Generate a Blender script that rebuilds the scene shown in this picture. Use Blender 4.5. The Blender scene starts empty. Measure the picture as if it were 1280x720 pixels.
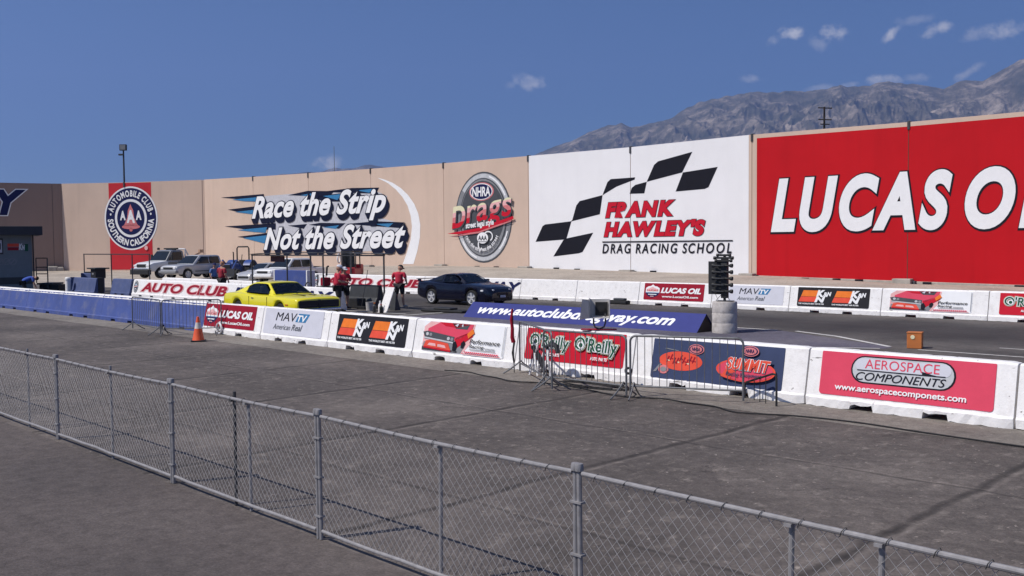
import bpy, bmesh, math, random
from mathutils import Vector, Matrix, noise
from mathutils.geometry import tessellate_polygon
rnd = random.Random(11)
S = bpy.context.scene
COL = S.collection
PI = math.pi
rad = math.radians

# ------------------------------------------------------------------ camera
CAM_H = 2.6
FOC = 1200.0                      # focal length in pixels of a 1280 wide picture
ROLL = 0.0093
PITCH = math.atan((360 - 305.8) / FOC)
cam_d = bpy.data.cameras.new('camera')
cam_d.sensor_width = 36.0
cam_d.lens = 36.0 * FOC / 1280.0
cam_d.clip_start = 0.1
cam_d.clip_end = 60000
cam = bpy.data.objects.new('camera', cam_d)
COL.objects.link(cam)
_n = math.hypot(1, ROLL)
_up = Vector((0, math.sin(PITCH), math.cos(PITCH)))
_fw = Vector((0, math.cos(PITCH), -math.sin(PITCH)))
_rt = Vector((1, 0, 0))
_cx = (_rt - ROLL * _up) / _n
_cy = (ROLL * _rt + _up) / _n
_m = Matrix((_cx, _cy, -_fw)).transposed().to_4x4()
_m.translation = Vector((0, 0, CAM_H))
cam.matrix_world = _m
S.camera = cam

# ------------------------------------------------------------------ sky and sun
SUN_EL = rad(52)
SUN_AZ = math.atan2(-0.92, -0.38)          # measured from +Y towards +X
sun_vec = Vector((math.sin(SUN_AZ) * math.cos(SUN_EL), math.cos(SUN_AZ) * math.cos(SUN_EL), math.sin(SUN_EL)))
W = bpy.data.worlds.new('World')
S.world = W
W.use_nodes = True
wn = W.node_tree
wn.nodes.clear()
def N(nt, typ, **kw):
    n = nt.nodes.new(typ)
    for k, v in kw.items():
        if k == 'ins':
            for kk, vv in v.items():
                n.inputs[kk].default_value = vv
        else:
            setattr(n, k, v)
    return n
wo = N(wn, 'ShaderNodeOutputWorld')
bg = N(wn, 'ShaderNodeBackground')
sky = N(wn, 'ShaderNodeTexSky')
sky.sky_type = 'NISHITA'
sky.sun_disc = False
sky.sun_elevation = SUN_EL
sky.sun_rotation = SUN_AZ % (2 * PI)
sky.altitude = 300
sky.air_density = 0.6
sky.dust_density = 0.7
sky.ozone_density = 6.0
bg.inputs['Strength'].default_value = 0.070
wn.links.new(bg.outputs[0], wo.inputs[0])
# small fair-weather clouds, each fixed at its own direction in the sky
def pix_dir(px, py):
    u = (px - 640) / FOC
    v = (360 - py) / FOC
    return (_cx * u + _cy * v + _fw).normalized()
tc = N(wn, 'ShaderNodeTexCoord')
nz = N(wn, 'ShaderNodeTexNoise', ins={'Scale': 70.0, 'Detail': 6.0, 'Roughness': 0.62})
wn.links.new(tc.outputs['Generated'], nz.inputs['Vector'])
clouds = [(988, 41, 17, 7, .0, .95), (966, 50, 9, 6, -.6, .45), (1039, 41, 15, 10, -.1, .9), (1022, 52, 12, 9, .5, .4), (1114, 43, 11, 6, -.7, .9),
          (1170, 37, 17, 7, -.25, .75), (1140, 25, 20, 6, 0, .25), (1256, 36, 34, 9, -.06, .7), (1232, 44, 26, 7, 0, .4), (940, 98, 16, 5, .0, .4),
          (662, 103, 20, 9, .15, .75), (636, 106, 8, 5, .0, .3), (1104, 100, 20, 6, .05, .85), (1208, 92, 18, 5, -.5, .5), (1062, 106, 12, 4, 0, .5), (1023, 111, 18, 5, 0, .4),
          (410, 204, 22, 9, .1, .75), (1146, 97, 14, 5, 0.1, .4)]
acc = None
for (px, py, w, h, a, dens) in clouds:
    c = pix_dir(px, py)
    rt = Vector((c.y, -c.x, 0)).normalized()
    up = rt.cross(c).normalized()
    ca, sa = math.cos(-a), math.sin(-a)
    e1 = (rt * ca + up * sa) * (FOC / w)
    e2 = (up * ca - rt * sa) * (FOC / h)
    comp = []
    for e in (e1, e2):
        d = N(wn, 'ShaderNodeVectorMath', operation='DOT_PRODUCT')
        wn.links.new(tc.outputs['Generated'], d.inputs[0])
        d.inputs[1].default_value = e
        s_ = N(wn, 'ShaderNodeMath', operation='SUBTRACT')
        wn.links.new(d.outputs['Value'], s_.inputs[0])
        s_.inputs[1].default_value = e.dot(c)
        p_ = N(wn, 'ShaderNodeMath', operation='POWER')
        ab = N(wn, 'ShaderNodeMath', operation='ABSOLUTE')
        wn.links.new(s_.outputs[0], ab.inputs[0])
        wn.links.new(ab.outputs[0], p_.inputs[0])
        p_.inputs[1].default_value = 2.0
        comp.append(p_)
    ad = N(wn, 'ShaderNodeMath', operation='ADD')
    wn.links.new(comp[0].outputs[0], ad.inputs[0])
    wn.links.new(comp[1].outputs[0], ad.inputs[1])
    # front hemisphere only: clouds sit ahead, the mask decays with r^2
    ex = N(wn, 'ShaderNodeMath', operation='MULTIPLY_ADD')
    wn.links.new(ad.outputs[0], ex.inputs[0])
    ex.inputs[1].default_value = -0.55
    ex.inputs[2].default_value = 0.72
    nn = N(wn, 'ShaderNodeMath', operation='MULTIPLY_ADD')
    wn.links.new(nz.outputs['Fac'], nn.inputs[0])
    nn.inputs[1].default_value = 3.6
    nn.inputs[2].default_value = -1.8
    sm = N(wn, 'ShaderNodeMath', operation='ADD', use_clamp=True)
    wn.links.new(ex.outputs[0], sm.inputs[0])
    wn.links.new(nn.outputs[0], sm.inputs[1])
    gate = N(wn, 'ShaderNodeMath', operation='MULTIPLY_ADD', use_clamp=True)
    wn.links.new(ad.outputs[0], gate.inputs[0])
    gate.inputs[1].default_value = -0.45
    gate.inputs[2].default_value = 1.1
    g2 = N(wn, 'ShaderNodeMath', operation='MULTIPLY')
    wn.links.new(sm.outputs[0], g2.inputs[0])
    wn.links.new(gate.outputs[0], g2.inputs[1])
    fin = N(wn, 'ShaderNodeMath', operation='MULTIPLY')
    wn.links.new(g2.outputs[0], fin.inputs[0])
    fin.inputs[1].default_value = dens
    if acc is None:
        acc = fin
    else:
        mx = N(wn, 'ShaderNodeMath', operation='MAXIMUM')
        wn.links.new(acc.outputs[0], mx.inputs[0])
        wn.links.new(fin.outputs[0], mx.inputs[1])
        acc = mx
mixc = N(wn, 'ShaderNodeMixRGB')
wn.links.new(acc.outputs[0], mixc.inputs['Fac'])
hs = N(wn, 'ShaderNodeHueSaturation', ins={'Saturation': 1.12})
wn.links.new(sky.outputs[0], hs.inputs['Color'])
wn.links.new(hs.outputs['Color'], mixc.inputs['Color1'])
mixc.inputs['Color2'].default_value = (9.0, 8.9, 9.3, 1)
wn.links.new(mixc.outputs[0], bg.inputs['Color'])

sl = bpy.data.lights.new('sun', 'SUN')
sl.energy = 3.7
sl.angle = rad(0.5)
sl.color = (1.0, 0.95, 0.88)
sun = bpy.data.objects.new('sun', sl)
COL.objects.link(sun)
sun.rotation_euler = sun_vec.to_track_quat('Z', 'Y').to_euler()
sun.location = (-30, -20, 60)

S.view_settings.view_transform = 'Standard'
S.view_settings.look = 'None'
S.view_settings.gamma = 1.0
S.view_settings.exposure = 0.50
S.view_settings.use_curve_mapping = False

# ------------------------------------------------------------------ geometry of the place
Q = math.sqrt(0.5)
def T(s, t, z=0.0):               # track frame: s towards the finish line, t across the track
    return Vector(((s + t) * Q, (t - s) * Q, z))
RZ_TRACK = -PI / 4
def pdir(px, py):
    u = (px - 640) / FOC
    v = (360 - py) / FOC
    return _cx * u + _cy * v + _fw
def at(px, py, z=0.0):            # ground point seen at a place in the photograph
    d = pdir(px, py)
    k = (z - CAM_H) / d.z
    return Vector((d.x * k, d.y * k, z))
def st_at(px, py, z=0.0):
    p = at(px, py, z)
    return ((p.x - p.y) * Q, (p.x + p.y) * Q)
def on_t(px, py, t):              # (s, z) on the vertical plane t = const
    d = pdir(px, py)
    k = t / (Q * (d.x + d.y))
    return (Q * (d.x - d.y) * k, CAM_H + d.z * k)
def far_at(px, py, Y):
    d = pdir(px, py)
    k = Y / d.y
    return Vector((d.x * k, Y, CAM_H + d.z * k))

# ------------------------------------------------------------------ materials
MATS = {}
def mat(name, rgb, rough=0.6, metal=0.0, var=0.12, scale=4.0, bump=0.0, dirt=None, dirt_amt=0.5, dirt_scale=3.0, coat=0.0, spec=0.5):
    if name in MATS:
        return MATS[name]
    m = bpy.data.materials.new(name)
    m.use_nodes = True
    nt = m.node_tree
    b = nt.nodes['Principled BSDF']
    b.inputs['Roughness'].default_value = rough
    b.inputs['Metallic'].default_value = metal
    b.inputs['Specular IOR Level'].default_value = spec
    b.inputs['Coat Weight'].default_value = coat
    b.inputs['Coat Roughness'].default_value = 0.05
    tcn = N(nt, 'ShaderNodeTexCoord')
    oi = N(nt, 'ShaderNodeObjectInfo')        # every object wears differently
    rs = N(nt, 'ShaderNodeMath', operation='MULTIPLY')
    nt.links.new(oi.outputs['Random'], rs.inputs[0])
    rs.inputs[1].default_value = 60.0
    vadd = N(nt, 'ShaderNodeVectorMath', operation='ADD')
    nt.links.new(tcn.outputs['Object'], vadd.inputs[0])
    nt.links.new(rs.outputs[0], vadd.inputs[1])
    nz = N(nt, 'ShaderNodeTexNoise', ins={'Scale': scale, 'Detail': 5.0, 'Roughness': 0.6})
    nt.links.new(vadd.outputs[0], nz.inputs['Vector'])
    ramp = N(nt, 'ShaderNodeValToRGB')
    ramp.color_ramp.elements[0].position = 0.3
    ramp.color_ramp.elements[1].position = 0.7
    lo = [c * (1 - var) for c in rgb]
    hi = [min(1, c * (1 + var)) for c in rgb]
    ramp.color_ramp.elements[0].color = (*lo, 1)
    ramp.color_ramp.elements[1].color = (*hi, 1)
    nt.links.new(nz.outputs['Fac'], ramp.inputs['Fac'])
    out = ramp.outputs['Color']
    if dirt:
        nd = N(nt, 'ShaderNodeTexNoise', ins={'Scale': dirt_scale, 'Detail': 8.0, 'Roughness': 0.7})
        nt.links.new(vadd.outputs[0], nd.inputs['Vector'])
        rd = N(nt, 'ShaderNodeValToRGB')
        rd.color_ramp.elements[0].position = 0.5
        rd.color_ramp.elements[0].color = (0, 0, 0, 1)
        rd.color_ramp.elements[1].position = 0.75
        rd.color_ramp.elements[1].color = (dirt_amt,) * 3 + (1,)
        nt.links.new(nd.outputs['Fac'], rd.inputs['Fac'])
        mx = N(nt, 'ShaderNodeMixRGB')
        nt.links.new(rd.outputs['Color'], mx.inputs['Fac'])
        nt.links.new(out, mx.inputs['Color1'])
        mx.inputs['Color2'].default_value = (*dirt, 1)
        out = mx.outputs['Color']
    nt.links.new(out, b.inputs['Base Color'])
    if bump:
        nb = N(nt, 'ShaderNodeTexNoise', ins={'Scale': scale * 12, 'Detail': 4.0})
        nt.links.new(tcn.outputs['Object'], nb.inputs['Vector'])
        bp = N(nt, 'ShaderNodeBump', ins={'Strength': bump, 'Distance': 0.02})
        nt.links.new(nb.outputs['Fac'], bp.inputs['Height'])
        nt.links.new(bp.outputs['Normal'], b.inputs['Normal'])
    MATS[name] = m
    return m

def asphalt(name, base, light, dark, seams=False, lanes=None, scuff=0.5, grain=1.0, streak=(1, 1, 1)):
    m = bpy.data.materials.new(name)
    m.use_nodes = True
    nt = m.node_tree
    L = nt.links.new
    b = nt.nodes['Principled BSDF']
    b.inputs['Roughness'].default_value = 0.88
    b.inputs['Specular IOR Level'].default_value = 0.3
    tcn = N(nt, 'ShaderNodeTexCoord')
    def noise_(scale, detail, rough=0.6, sc=(1, 1, 1)):
        mp = N(nt, 'ShaderNodeMapping')
        mp.inputs['Scale'].default_value = sc
        L(tcn.outputs['Object'], mp.inputs['Vector'])
        n = N(nt, 'ShaderNodeTexNoise', ins={'Scale': scale, 'Detail': detail, 'Roughness': rough})
        L(mp.outputs[0], n.inputs['Vector'])
        return n.outputs['Fac']
    def ramp(fac, stops):
        r = N(nt, 'ShaderNodeValToRGB')
        el = r.color_ramp.elements
        while len(el) < len(stops):
            el.new(0.5)
        for e, (p, c) in zip(el, stops):
            e.position = p
            e.color = (*c, 1) if len(c) == 3 else c
        L(fac, r.inputs['Fac'])
        return r.outputs['Color']
    def mix(fac, a, c, mode='MIX'):
        x = N(nt, 'ShaderNodeMixRGB', blend_type=mode)
        if isinstance(fac, (int, float)):
            x.inputs['Fac'].default_value = fac
        else:
            L(fac, x.inputs['Fac'])
        L(a, x.inputs['Color1'])
        if isinstance(c, tuple):
            x.inputs['Color2'].default_value = (*c, 1)
        else:
            L(c, x.inputs['Color2'])
        return x.outputs['Color']
    col = ramp(noise_(0.35, 6), [(0.3, dark), (0.52, base), (0.75, [0.6 * a + 0.4 * c for a, c in zip(base, light)])])
    g1 = ramp(noise_(38 * grain, 4, .7), [(0.3, (.72,) * 3), (0.5, (1,) * 3), (0.72, (1.35,) * 3)])
    col = mix(1.0, col, g1, 'MULTIPLY')
    # scattered pale scuffs and tyre-swept dust
    md = ramp(noise_(6.5, 6, .75), [(.32, (.70,) * 3), (.5, (1,) * 3), (.7, (1.3,) * 3)])
    col = mix(1.0, col, md, 'MULTIPLY')
    sc1 = ramp(noise_(2.6, 9, .80, streak), [(0.535, (0, 0, 0)), (0.66, (scuff * .75,) * 3)])
    col = mix(sc1, col, light)
    sp = ramp(noise_(7, 4, .62, streak), [(0.645, (0, 0, 0)), (0.70, (scuff * .9,) * 3)])
    col = mix(sp, col, tuple(min(1, c * 1.35) for c in light))
    dk = ramp(noise_(1.1, 5, .65, (1, 1.6, 1)), [(0.57, (0, 0, 0)), (0.78, (.55,) * 3)])
    col = mix(dk, col, dark)
    sep = N(nt, 'ShaderNodeSeparateXYZ')
    L(tcn.outputs['Object'], sep.inputs[0])
    def math_(op, a, c=None, d=None, clamp=False):
        x = N(nt, 'ShaderNodeMath', operation=op, use_clamp=clamp)
        for i, q in enumerate((a, c, d)):
            if q is None:
                continue
            if isinstance(q, (int, float)):
                x.inputs[i].default_value = q
            else:
                L(q, x.inputs[i])
        return x.outputs[0]
    if seams:
        # hairline cracks: edges of warped cells, broken up along their length
        wp = N(nt, 'ShaderNodeTexNoise', ins={'Scale': .8, 'Detail': 5.0, 'Roughness': .7})
        L(tcn.outputs['Object'], wp.inputs['Vector'])
        vm = N(nt, 'ShaderNodeVectorMath', operation='MULTIPLY_ADD')
        L(wp.outputs['Color'], vm.inputs[0])
        vm.inputs[1].default_value = (1.6, 1.6, 0)
        L(tcn.outputs['Object'], vm.inputs[2])
        for vs_, wd, am in ((.30, .010, .75), (.85, .012, .45)):
            vo = N(nt, 'ShaderNodeTexVoronoi', feature='DISTANCE_TO_EDGE', ins={'Scale': vs_})
            L(vm.outputs[0], vo.inputs['Vector'])
            ck = math_('SUBTRACT', 1.0, math_('DIVIDE', vo.outputs['Distance'], wd * vs_ * 2), clamp=True)
            ck = math_('MULTIPLY', math_('MULTIPLY', ck, am), math_('MULTIPLY_ADD', noise_(.7 + vs_, 4), 5.0, -2.3, clamp=True), clamp=True)
            col = mix(ck, col, tuple(c * .4 for c in dark))
        wob = math_('MULTIPLY_ADD', noise_(0.9, 3), 0.22, -0.11)
        wob2 = noise_(2.2, 3)
        for axis, off, per, hw, amt in ((0, 3.62, 3.6, 0.055, .85), (1, 1.3, 3.9, 0.032, .6)):
            u = math_('ADD', sep.outputs[axis], wob)
            u = math_('DIVIDE', math_('ADD', u, off), per)
            fr = math_('FRACT', math_('ADD', u, 100.5))
            dd = math_('MULTIPLY', math_('ABSOLUTE', math_('SUBTRACT', fr, 0.5)), per)
            k = math_('SUBTRACT', 1.0, math_('DIVIDE', dd, math_('MULTIPLY_ADD', wob2, hw * 2.0, hw * .2)), clamp=True)
            k = math_('MULTIPLY', math_('MULTIPLY', math_('POWER', k, 0.5), amt), math_('MULTIPLY_ADD', wob2, 1.6, .05), clamp=True)
            col = mix(k, col, tuple(c * 0.45 for c in dark))
            # a worn pale lip along one side of every joint
            d2 = math_('ABSOLUTE', math_('SUBTRACT', math_('MULTIPLY', math_('SUBTRACT', fr, 0.5), per), hw * 1.9))
            k2 = math_('SUBTRACT', 1.0, math_('DIVIDE', d2, hw * 1.0), clamp=True)
            k2 = math_('MULTIPLY', math_('MULTIPLY', k2, .9), math_('SUBTRACT', math_('MULTIPLY', noise_(1.7, 5), 2.2), .9, clamp=True), clamp=True)
            col = mix(k2, col, light)
    if lanes:
        for c0, hw, amt, colr in lanes:
            wv = math_('MULTIPLY_ADD', noise_(1.6, 4, .6, (.06, 1, 1)), .9, -.45)
            dd = math_('ABSOLUTE', math_('SUBTRACT', math_('ADD', sep.outputs[1], wv), c0))
            k = math_('SUBTRACT', 1.25, math_('DIVIDE', dd, hw), clamp=True)
            k = math_('MULTIPLY', math_('SMOOTH_MIN', k, 0.8, 0.4), amt, clamp=True)
            st = ramp(noise_(3.0, 6, .7, (.03, 1.6, 1)), [(.3, (.55,) * 3), (.65, (1,) * 3)])
            kk = mix(1.0, st, (1, 1, 1), 'MULTIPLY')
            x = N(nt, 'ShaderNodeMath', operation='MULTIPLY')
            L(k, x.inputs[0])
            L(kk, x.inputs[1])
            col = mix(x.outputs[0], col, colr)
    L(col, b.inputs['Base Color'])
    bp = N(nt, 'ShaderNodeBump', ins={'Strength': 0.35, 'Distance': 0.01})
    L(noise_(55, 4, .7), bp.inputs['Height'])
    L(bp.outputs['Normal'], b.inputs['Normal'])
    return m

def weather(m, amt):
    # rain streaks and blotches down the face of a painted wall
    nt = m.node_tree
    b = nt.nodes['Principled BSDF']
    src = b.inputs['Base Color'].links[0].from_socket
    tcn = N(nt, 'ShaderNodeTexCoord')
    f = None
    for sc, s2, lo, hi in (((1.6, 1, .07), 1.0, .48, .75), ((.25, 1, .2), 1.0, .45, .8)):
        mp = N(nt, 'ShaderNodeMapping')
        mp.inputs['Scale'].default_value = sc
        nt.links.new(tcn.outputs['Object'], mp.inputs['Vector'])
        n = N(nt, 'ShaderNodeTexNoise', ins={'Scale': s2, 'Detail': 7.0, 'Roughness': .65})
        nt.links.new(mp.outputs[0], n.inputs['Vector'])
        r = N(nt, 'ShaderNodeValToRGB')
        r.color_ramp.elements[0].position, r.color_ramp.elements[0].color = lo, (1, 1, 1, 1)
        r.color_ramp.elements[1].position, r.color_ramp.elements[1].color = hi, (1 - amt,) * 3 + (1,)
        nt.links.new(n.outputs['Fac'], r.inputs['Fac'])
        x = N(nt, 'ShaderNodeMixRGB', blend_type='MULTIPLY')
        x.inputs['Fac'].default_value = 1
        nt.links.new(src, x.inputs['Color1'])
        nt.links.new(r.outputs['Color'], x.inputs['Color2'])
        src = x.outputs['Color']
    nt.links.new(src, b.inputs['Base Color'])
    return m
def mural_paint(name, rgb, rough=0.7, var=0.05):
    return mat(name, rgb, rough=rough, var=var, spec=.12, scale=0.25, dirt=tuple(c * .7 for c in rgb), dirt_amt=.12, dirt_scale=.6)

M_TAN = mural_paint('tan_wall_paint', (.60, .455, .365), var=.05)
M_TANSHADE = mural_paint('shaded_tan_wall_paint', (.30, .215, .18), var=.05)  # darkened copy of the tan: the far-left wall's shade is put into the colour
for _m in (M_TAN, M_TANSHADE):
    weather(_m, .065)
M_WWALL = mural_paint('white_wall_paint', (.80, .79, .80), var=.03)
M_RWALL = mural_paint('red_wall_paint', (.50, .008, .014), rough=.6, var=.05)
M_RSTRIPE = mural_paint('faded_red_paint', (.52, .03, .04), var=.12)
weather(M_WWALL, .03)
weather(M_RWALL, .10)
M_CONC = mat('pale_concrete', (.36, .33, .29), rough=.9, var=.22, scale=2.2, bump=.3, dirt=(.18, .16, .14), dirt_amt=.6)
M_NAVY = mat('navy_mural_ink', (.012, .016, .075), spec=.12, rough=.6, var=.1)
M_BLACK = mat('black_ink', (.012, .012, .018), spec=.12, rough=.6, var=.1)
M_WHITE = mat('white_ink', (.80, .80, .81), spec=.12, rough=.6, var=.03)
M_CREAM = mat('cream_ink', (.72, .68, .46), spec=.12, rough=.6, var=.05)
M_RED = mat('red_ink', (.53, .012, .03), spec=.12, rough=.55, var=.06)
M_DRED = mat('dark_red_ink', (.30, .012, .028), spec=.12, rough=.5, var=.08)
M_PINK = mat('sun_faded_pink_red', (.66, .065, .115), spec=.15, rough=.5, var=.05)
M_PINKW = mat('pale_pink_ink', (.75, .42, .42), spec=.12, rough=.5)
M_ORED = mat('orange_red_ink', (.72, .085, .05), spec=.12, rough=.5)
M_ORANGE = mat('orange_ink', (.78, .19, .03), spec=.12, rough=.5)
M_GREEN = mat('dark_green_ink', (.012, .09, .045), spec=.12, rough=.5)
M_INK = mat('slogan_black_ink', (.008, .011, .03), spec=.12, rough=.6)
M_HALO = mat('pale_halo_ink', (.50, .50, .54), spec=.12, rough=.6)
M_BLUE = mat('mid_blue_ink', (.045, .19, .38), spec=.12, rough=.5)
M_LBLUE = mat('pale_blue_ink', (.42, .52, .62), spec=.12, rough=.6)
M_SLATE = mat('slate_banner', (.045, .06, .125), spec=.15, rough=.5, var=.08)
M_DGREY = mat('charcoal_banner', (.022, .021, .024), spec=.15, rough=.45, var=.1)
M_LGREY = mat('light_grey_banner', (.58, .58, .64), spec=.15, rough=.5, var=.04)
M_MGREY = mat('mid_grey_ink', (.23, .235, .25), spec=.12, rough=.5)
M_SILVER = mat('silver_ink', (.50, .51, .53), spec=.12, rough=.45)
M_SHADE = mat('dark_grey_ink', (.075, .08, .09), spec=.12, rough=.5)
M_ROSE = mat('rose_ink', (.60, .19, .20), spec=.12, rough=.5)
M_BWHITE = mat('white_barrier_paint', (.80, .78, .77), rough=.75, var=.05, scale=3, bump=.25, dirt=(.40, .36, .33), dirt_amt=.35, dirt_scale=7)
def chips(m, col, lo, hi, scale):
    # paint knocked off down to dark concrete in small scattered chips and scuffs
    nt = m.node_tree
    b = nt.nodes['Principled BSDF']
    src = b.inputs['Base Color'].links[0].from_socket
    va = next(n for n in nt.nodes if n.type == 'VECT_MATH')
    for sc, st in ((scale, (1, 1, 1)), (scale * .45, (.25, 1, 1.8))):
        mp = N(nt, 'ShaderNodeMapping')
        mp.inputs['Scale'].default_value = st
        nt.links.new(va.outputs[0], mp.inputs['Vector'])
        n = N(nt, 'ShaderNodeTexNoise', ins={'Scale': sc, 'Detail': 3.0, 'Roughness': .55})
        nt.links.new(mp.outputs[0], n.inputs['Vector'])
        r = N(nt, 'ShaderNodeValToRGB')
        r.color_ramp.elements[0].position, r.color_ramp.elements[0].color = lo, (0, 0, 0, 1)
        r.color_ramp.elements[1].position, r.color_ramp.elements[1].color = hi, (.8, .8, .8, 1)
        nt.links.new(n.outputs['Fac'], r.inputs['Fac'])
        x = N(nt, 'ShaderNodeMixRGB')
        nt.links.new(r.outputs['Color'], x.inputs['Fac'])
        nt.links.new(src, x.inputs['Color1'])
        x.inputs['Color2'].default_value = (*col, 1)
        src = x.outputs['Color']
    nt.links.new(src, b.inputs['Base Color'])
chips(M_BWHITE, (.13, .12, .11), .695, .72, 16)
M_BBLUE = mat('blue_barrier_paint', (.048, .078, .26), rough=.7, var=.14, scale=1.2, bump=.2, dirt=(.20, .20, .25), dirt_amt=.55, dirt_scale=1.6)
M_BBLUE2 = mat('dull_blue_barrier_paint', (.06, .085, .20), rough=.75, var=.14, scale=1.5, bump=.2, dirt=(.16, .16, .2), dirt_amt=.4, dirt_scale=3)
M_SIGNBLUE = mat('blue_sign_vinyl', (.042, .05, .20), spec=.15, rough=.45, var=.06)
M_GALV = mat('galvanised_steel', (.26, .25, .255), rough=.6, metal=.2, var=.2, scale=18)
M_WIRE = mat('galvanised_wire', (.46, .44, .43), rough=.45, metal=.3, var=.15, scale=9)
M_DSTEEL = mat('dark_steel', (.06, .06, .065), rough=.55, metal=.3, var=.2, scale=12)
M_GSTEEL = mat('grey_barrier_steel', (.17, .17, .175), rough=.5, metal=.4, var=.25, scale=12)
M_RUBBER = mat('black_rubber', (.015, .015, .016), rough=.85, var=.2)
M_GLASS = mat('dark_vehicle_glass', (.012, .015, .018), rough=.08, var=.1, spec=.5)
M_CHROME = mat('bright_chrome', (.65, .65, .67), rough=.18, metal=1.0, var=.03)
M_ALLOY = mat('polished_alloy', (.66, .66, .67), rough=.35, metal=.35, var=.05)
M_YELLOW = mat('lemon_yellow_car_paint', (.80, .70, .015), rough=.3, var=.02, coat=.6)
M_CARNAVY = mat('midnight_navy_car_paint', (.0025, .003, .012), rough=.25, var=.05, coat=.4, spec=.4)
M_CARWHITE = mat('white_car_paint', (.74, .74, .74), rough=.35, var=.03, coat=.5)
M_CARSILVER = mat('silver_car_paint', (.50, .50, .51), rough=.35, metal=.3, var=.04, coat=.5)
M_CARSHADE = mat('shaded_cab_paint', (.20, .205, .22), rough=.4, metal=.2, var=.05, coat=.4)  # the shade on the tow truck's cab sides, painted in as grey
M_TRIM = mat('black_trim', (.014, .014, .015), rough=.6, var=.15)
M_LAMP = mat('headlight_lens', (.70, .70, .72), rough=.12, var=.05)
M_AMBER = mat('amber_lens', (.60, .16, .02), rough=.2)
M_REDLENS = mat('red_lens', (.35, .01, .01), rough=.2)
M_TRACBLUE = mat('tractor_blue_paint', (.03, .07, .25), rough=.4, var=.1)
M_MACHRED = mat('machine_red_paint', (.45, .02, .03), rough=.45, var=.1)
M_SKIN = mat('skin', (.42, .23, .16), rough=.6, var=.08)
M_SHIRTRED = mat('red_polo_cloth', (.50, .018, .05), rough=.85, var=.15, scale=9)
M_SHIRTBLUE = mat('blue_shirt_cloth', (.035, .085, .38), rough=.85, var=.15, scale=9)
M_DARKCLOTH = mat('dark_short_cloth', (.018, .017, .02), rough=.9, var=.2, scale=9)
M_SHOE = mat('shoe_leather', (.05, .045, .045), rough=.7)
M_SHOEW = mat('pale_shoe', (.45, .4, .36), rough=.7)
M_HAIR = mat('dark_hair', (.03, .02, .015), rough=.8)
M_CONE = mat('cone_orange', (.75, .10, .025), rough=.5, var=.1)
M_BOXOR = mat('orange_brown_box_paint', (.48, .15, .035), rough=.6, var=.12, dirt=(.3, .12, .05))
M_BOXGREY = mat('weathered_grey_plastic', (.50, .48, .46), rough=.7, var=.12)
M_TANK = mat('dark_grey_plastic', (.035, .037, .04), rough=.6, var=.2)
M_WOOD = mat('creosoted_pole_wood', (.05, .04, .035), rough=.9, var=.3, scale=6)
M_BOOTH = mat('grey_booth_siding', (.16, .185, .20), rough=.8, var=.08)
M_BOOTHD = mat('dark_booth_fascia', (.03, .031, .04), rough=.7, var=.1)

def clear_glass(name):
    m = bpy.data.materials.new(name)
    m.use_nodes = True
    nt = m.node_tree
    nt.nodes.clear()
    o = N(nt, 'ShaderNodeOutputMaterial')
    tr = N(nt, 'ShaderNodeBsdfTransparent')
    tr.inputs['Color'].default_value = (.50, .53, .55, 1)
    gl = N(nt, 'ShaderNodeBsdfGlossy')
    gl.inputs['Roughness'].default_value = .04
    fr = N(nt, 'ShaderNodeFresnel', ins={'IOR': 1.5})
    mx = N(nt, 'ShaderNodeMixShader')
    nt.links.new(fr.outputs[0], mx.inputs['Fac'])
    nt.links.new(tr.outputs[0], mx.inputs[1])
    nt.links.new(gl.outputs[0], mx.inputs[2])
    nt.links.new(mx.outputs[0], o.inputs['Surface'])
    return m
M_CLEAR = clear_glass('tinted_clear_glass')
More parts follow.
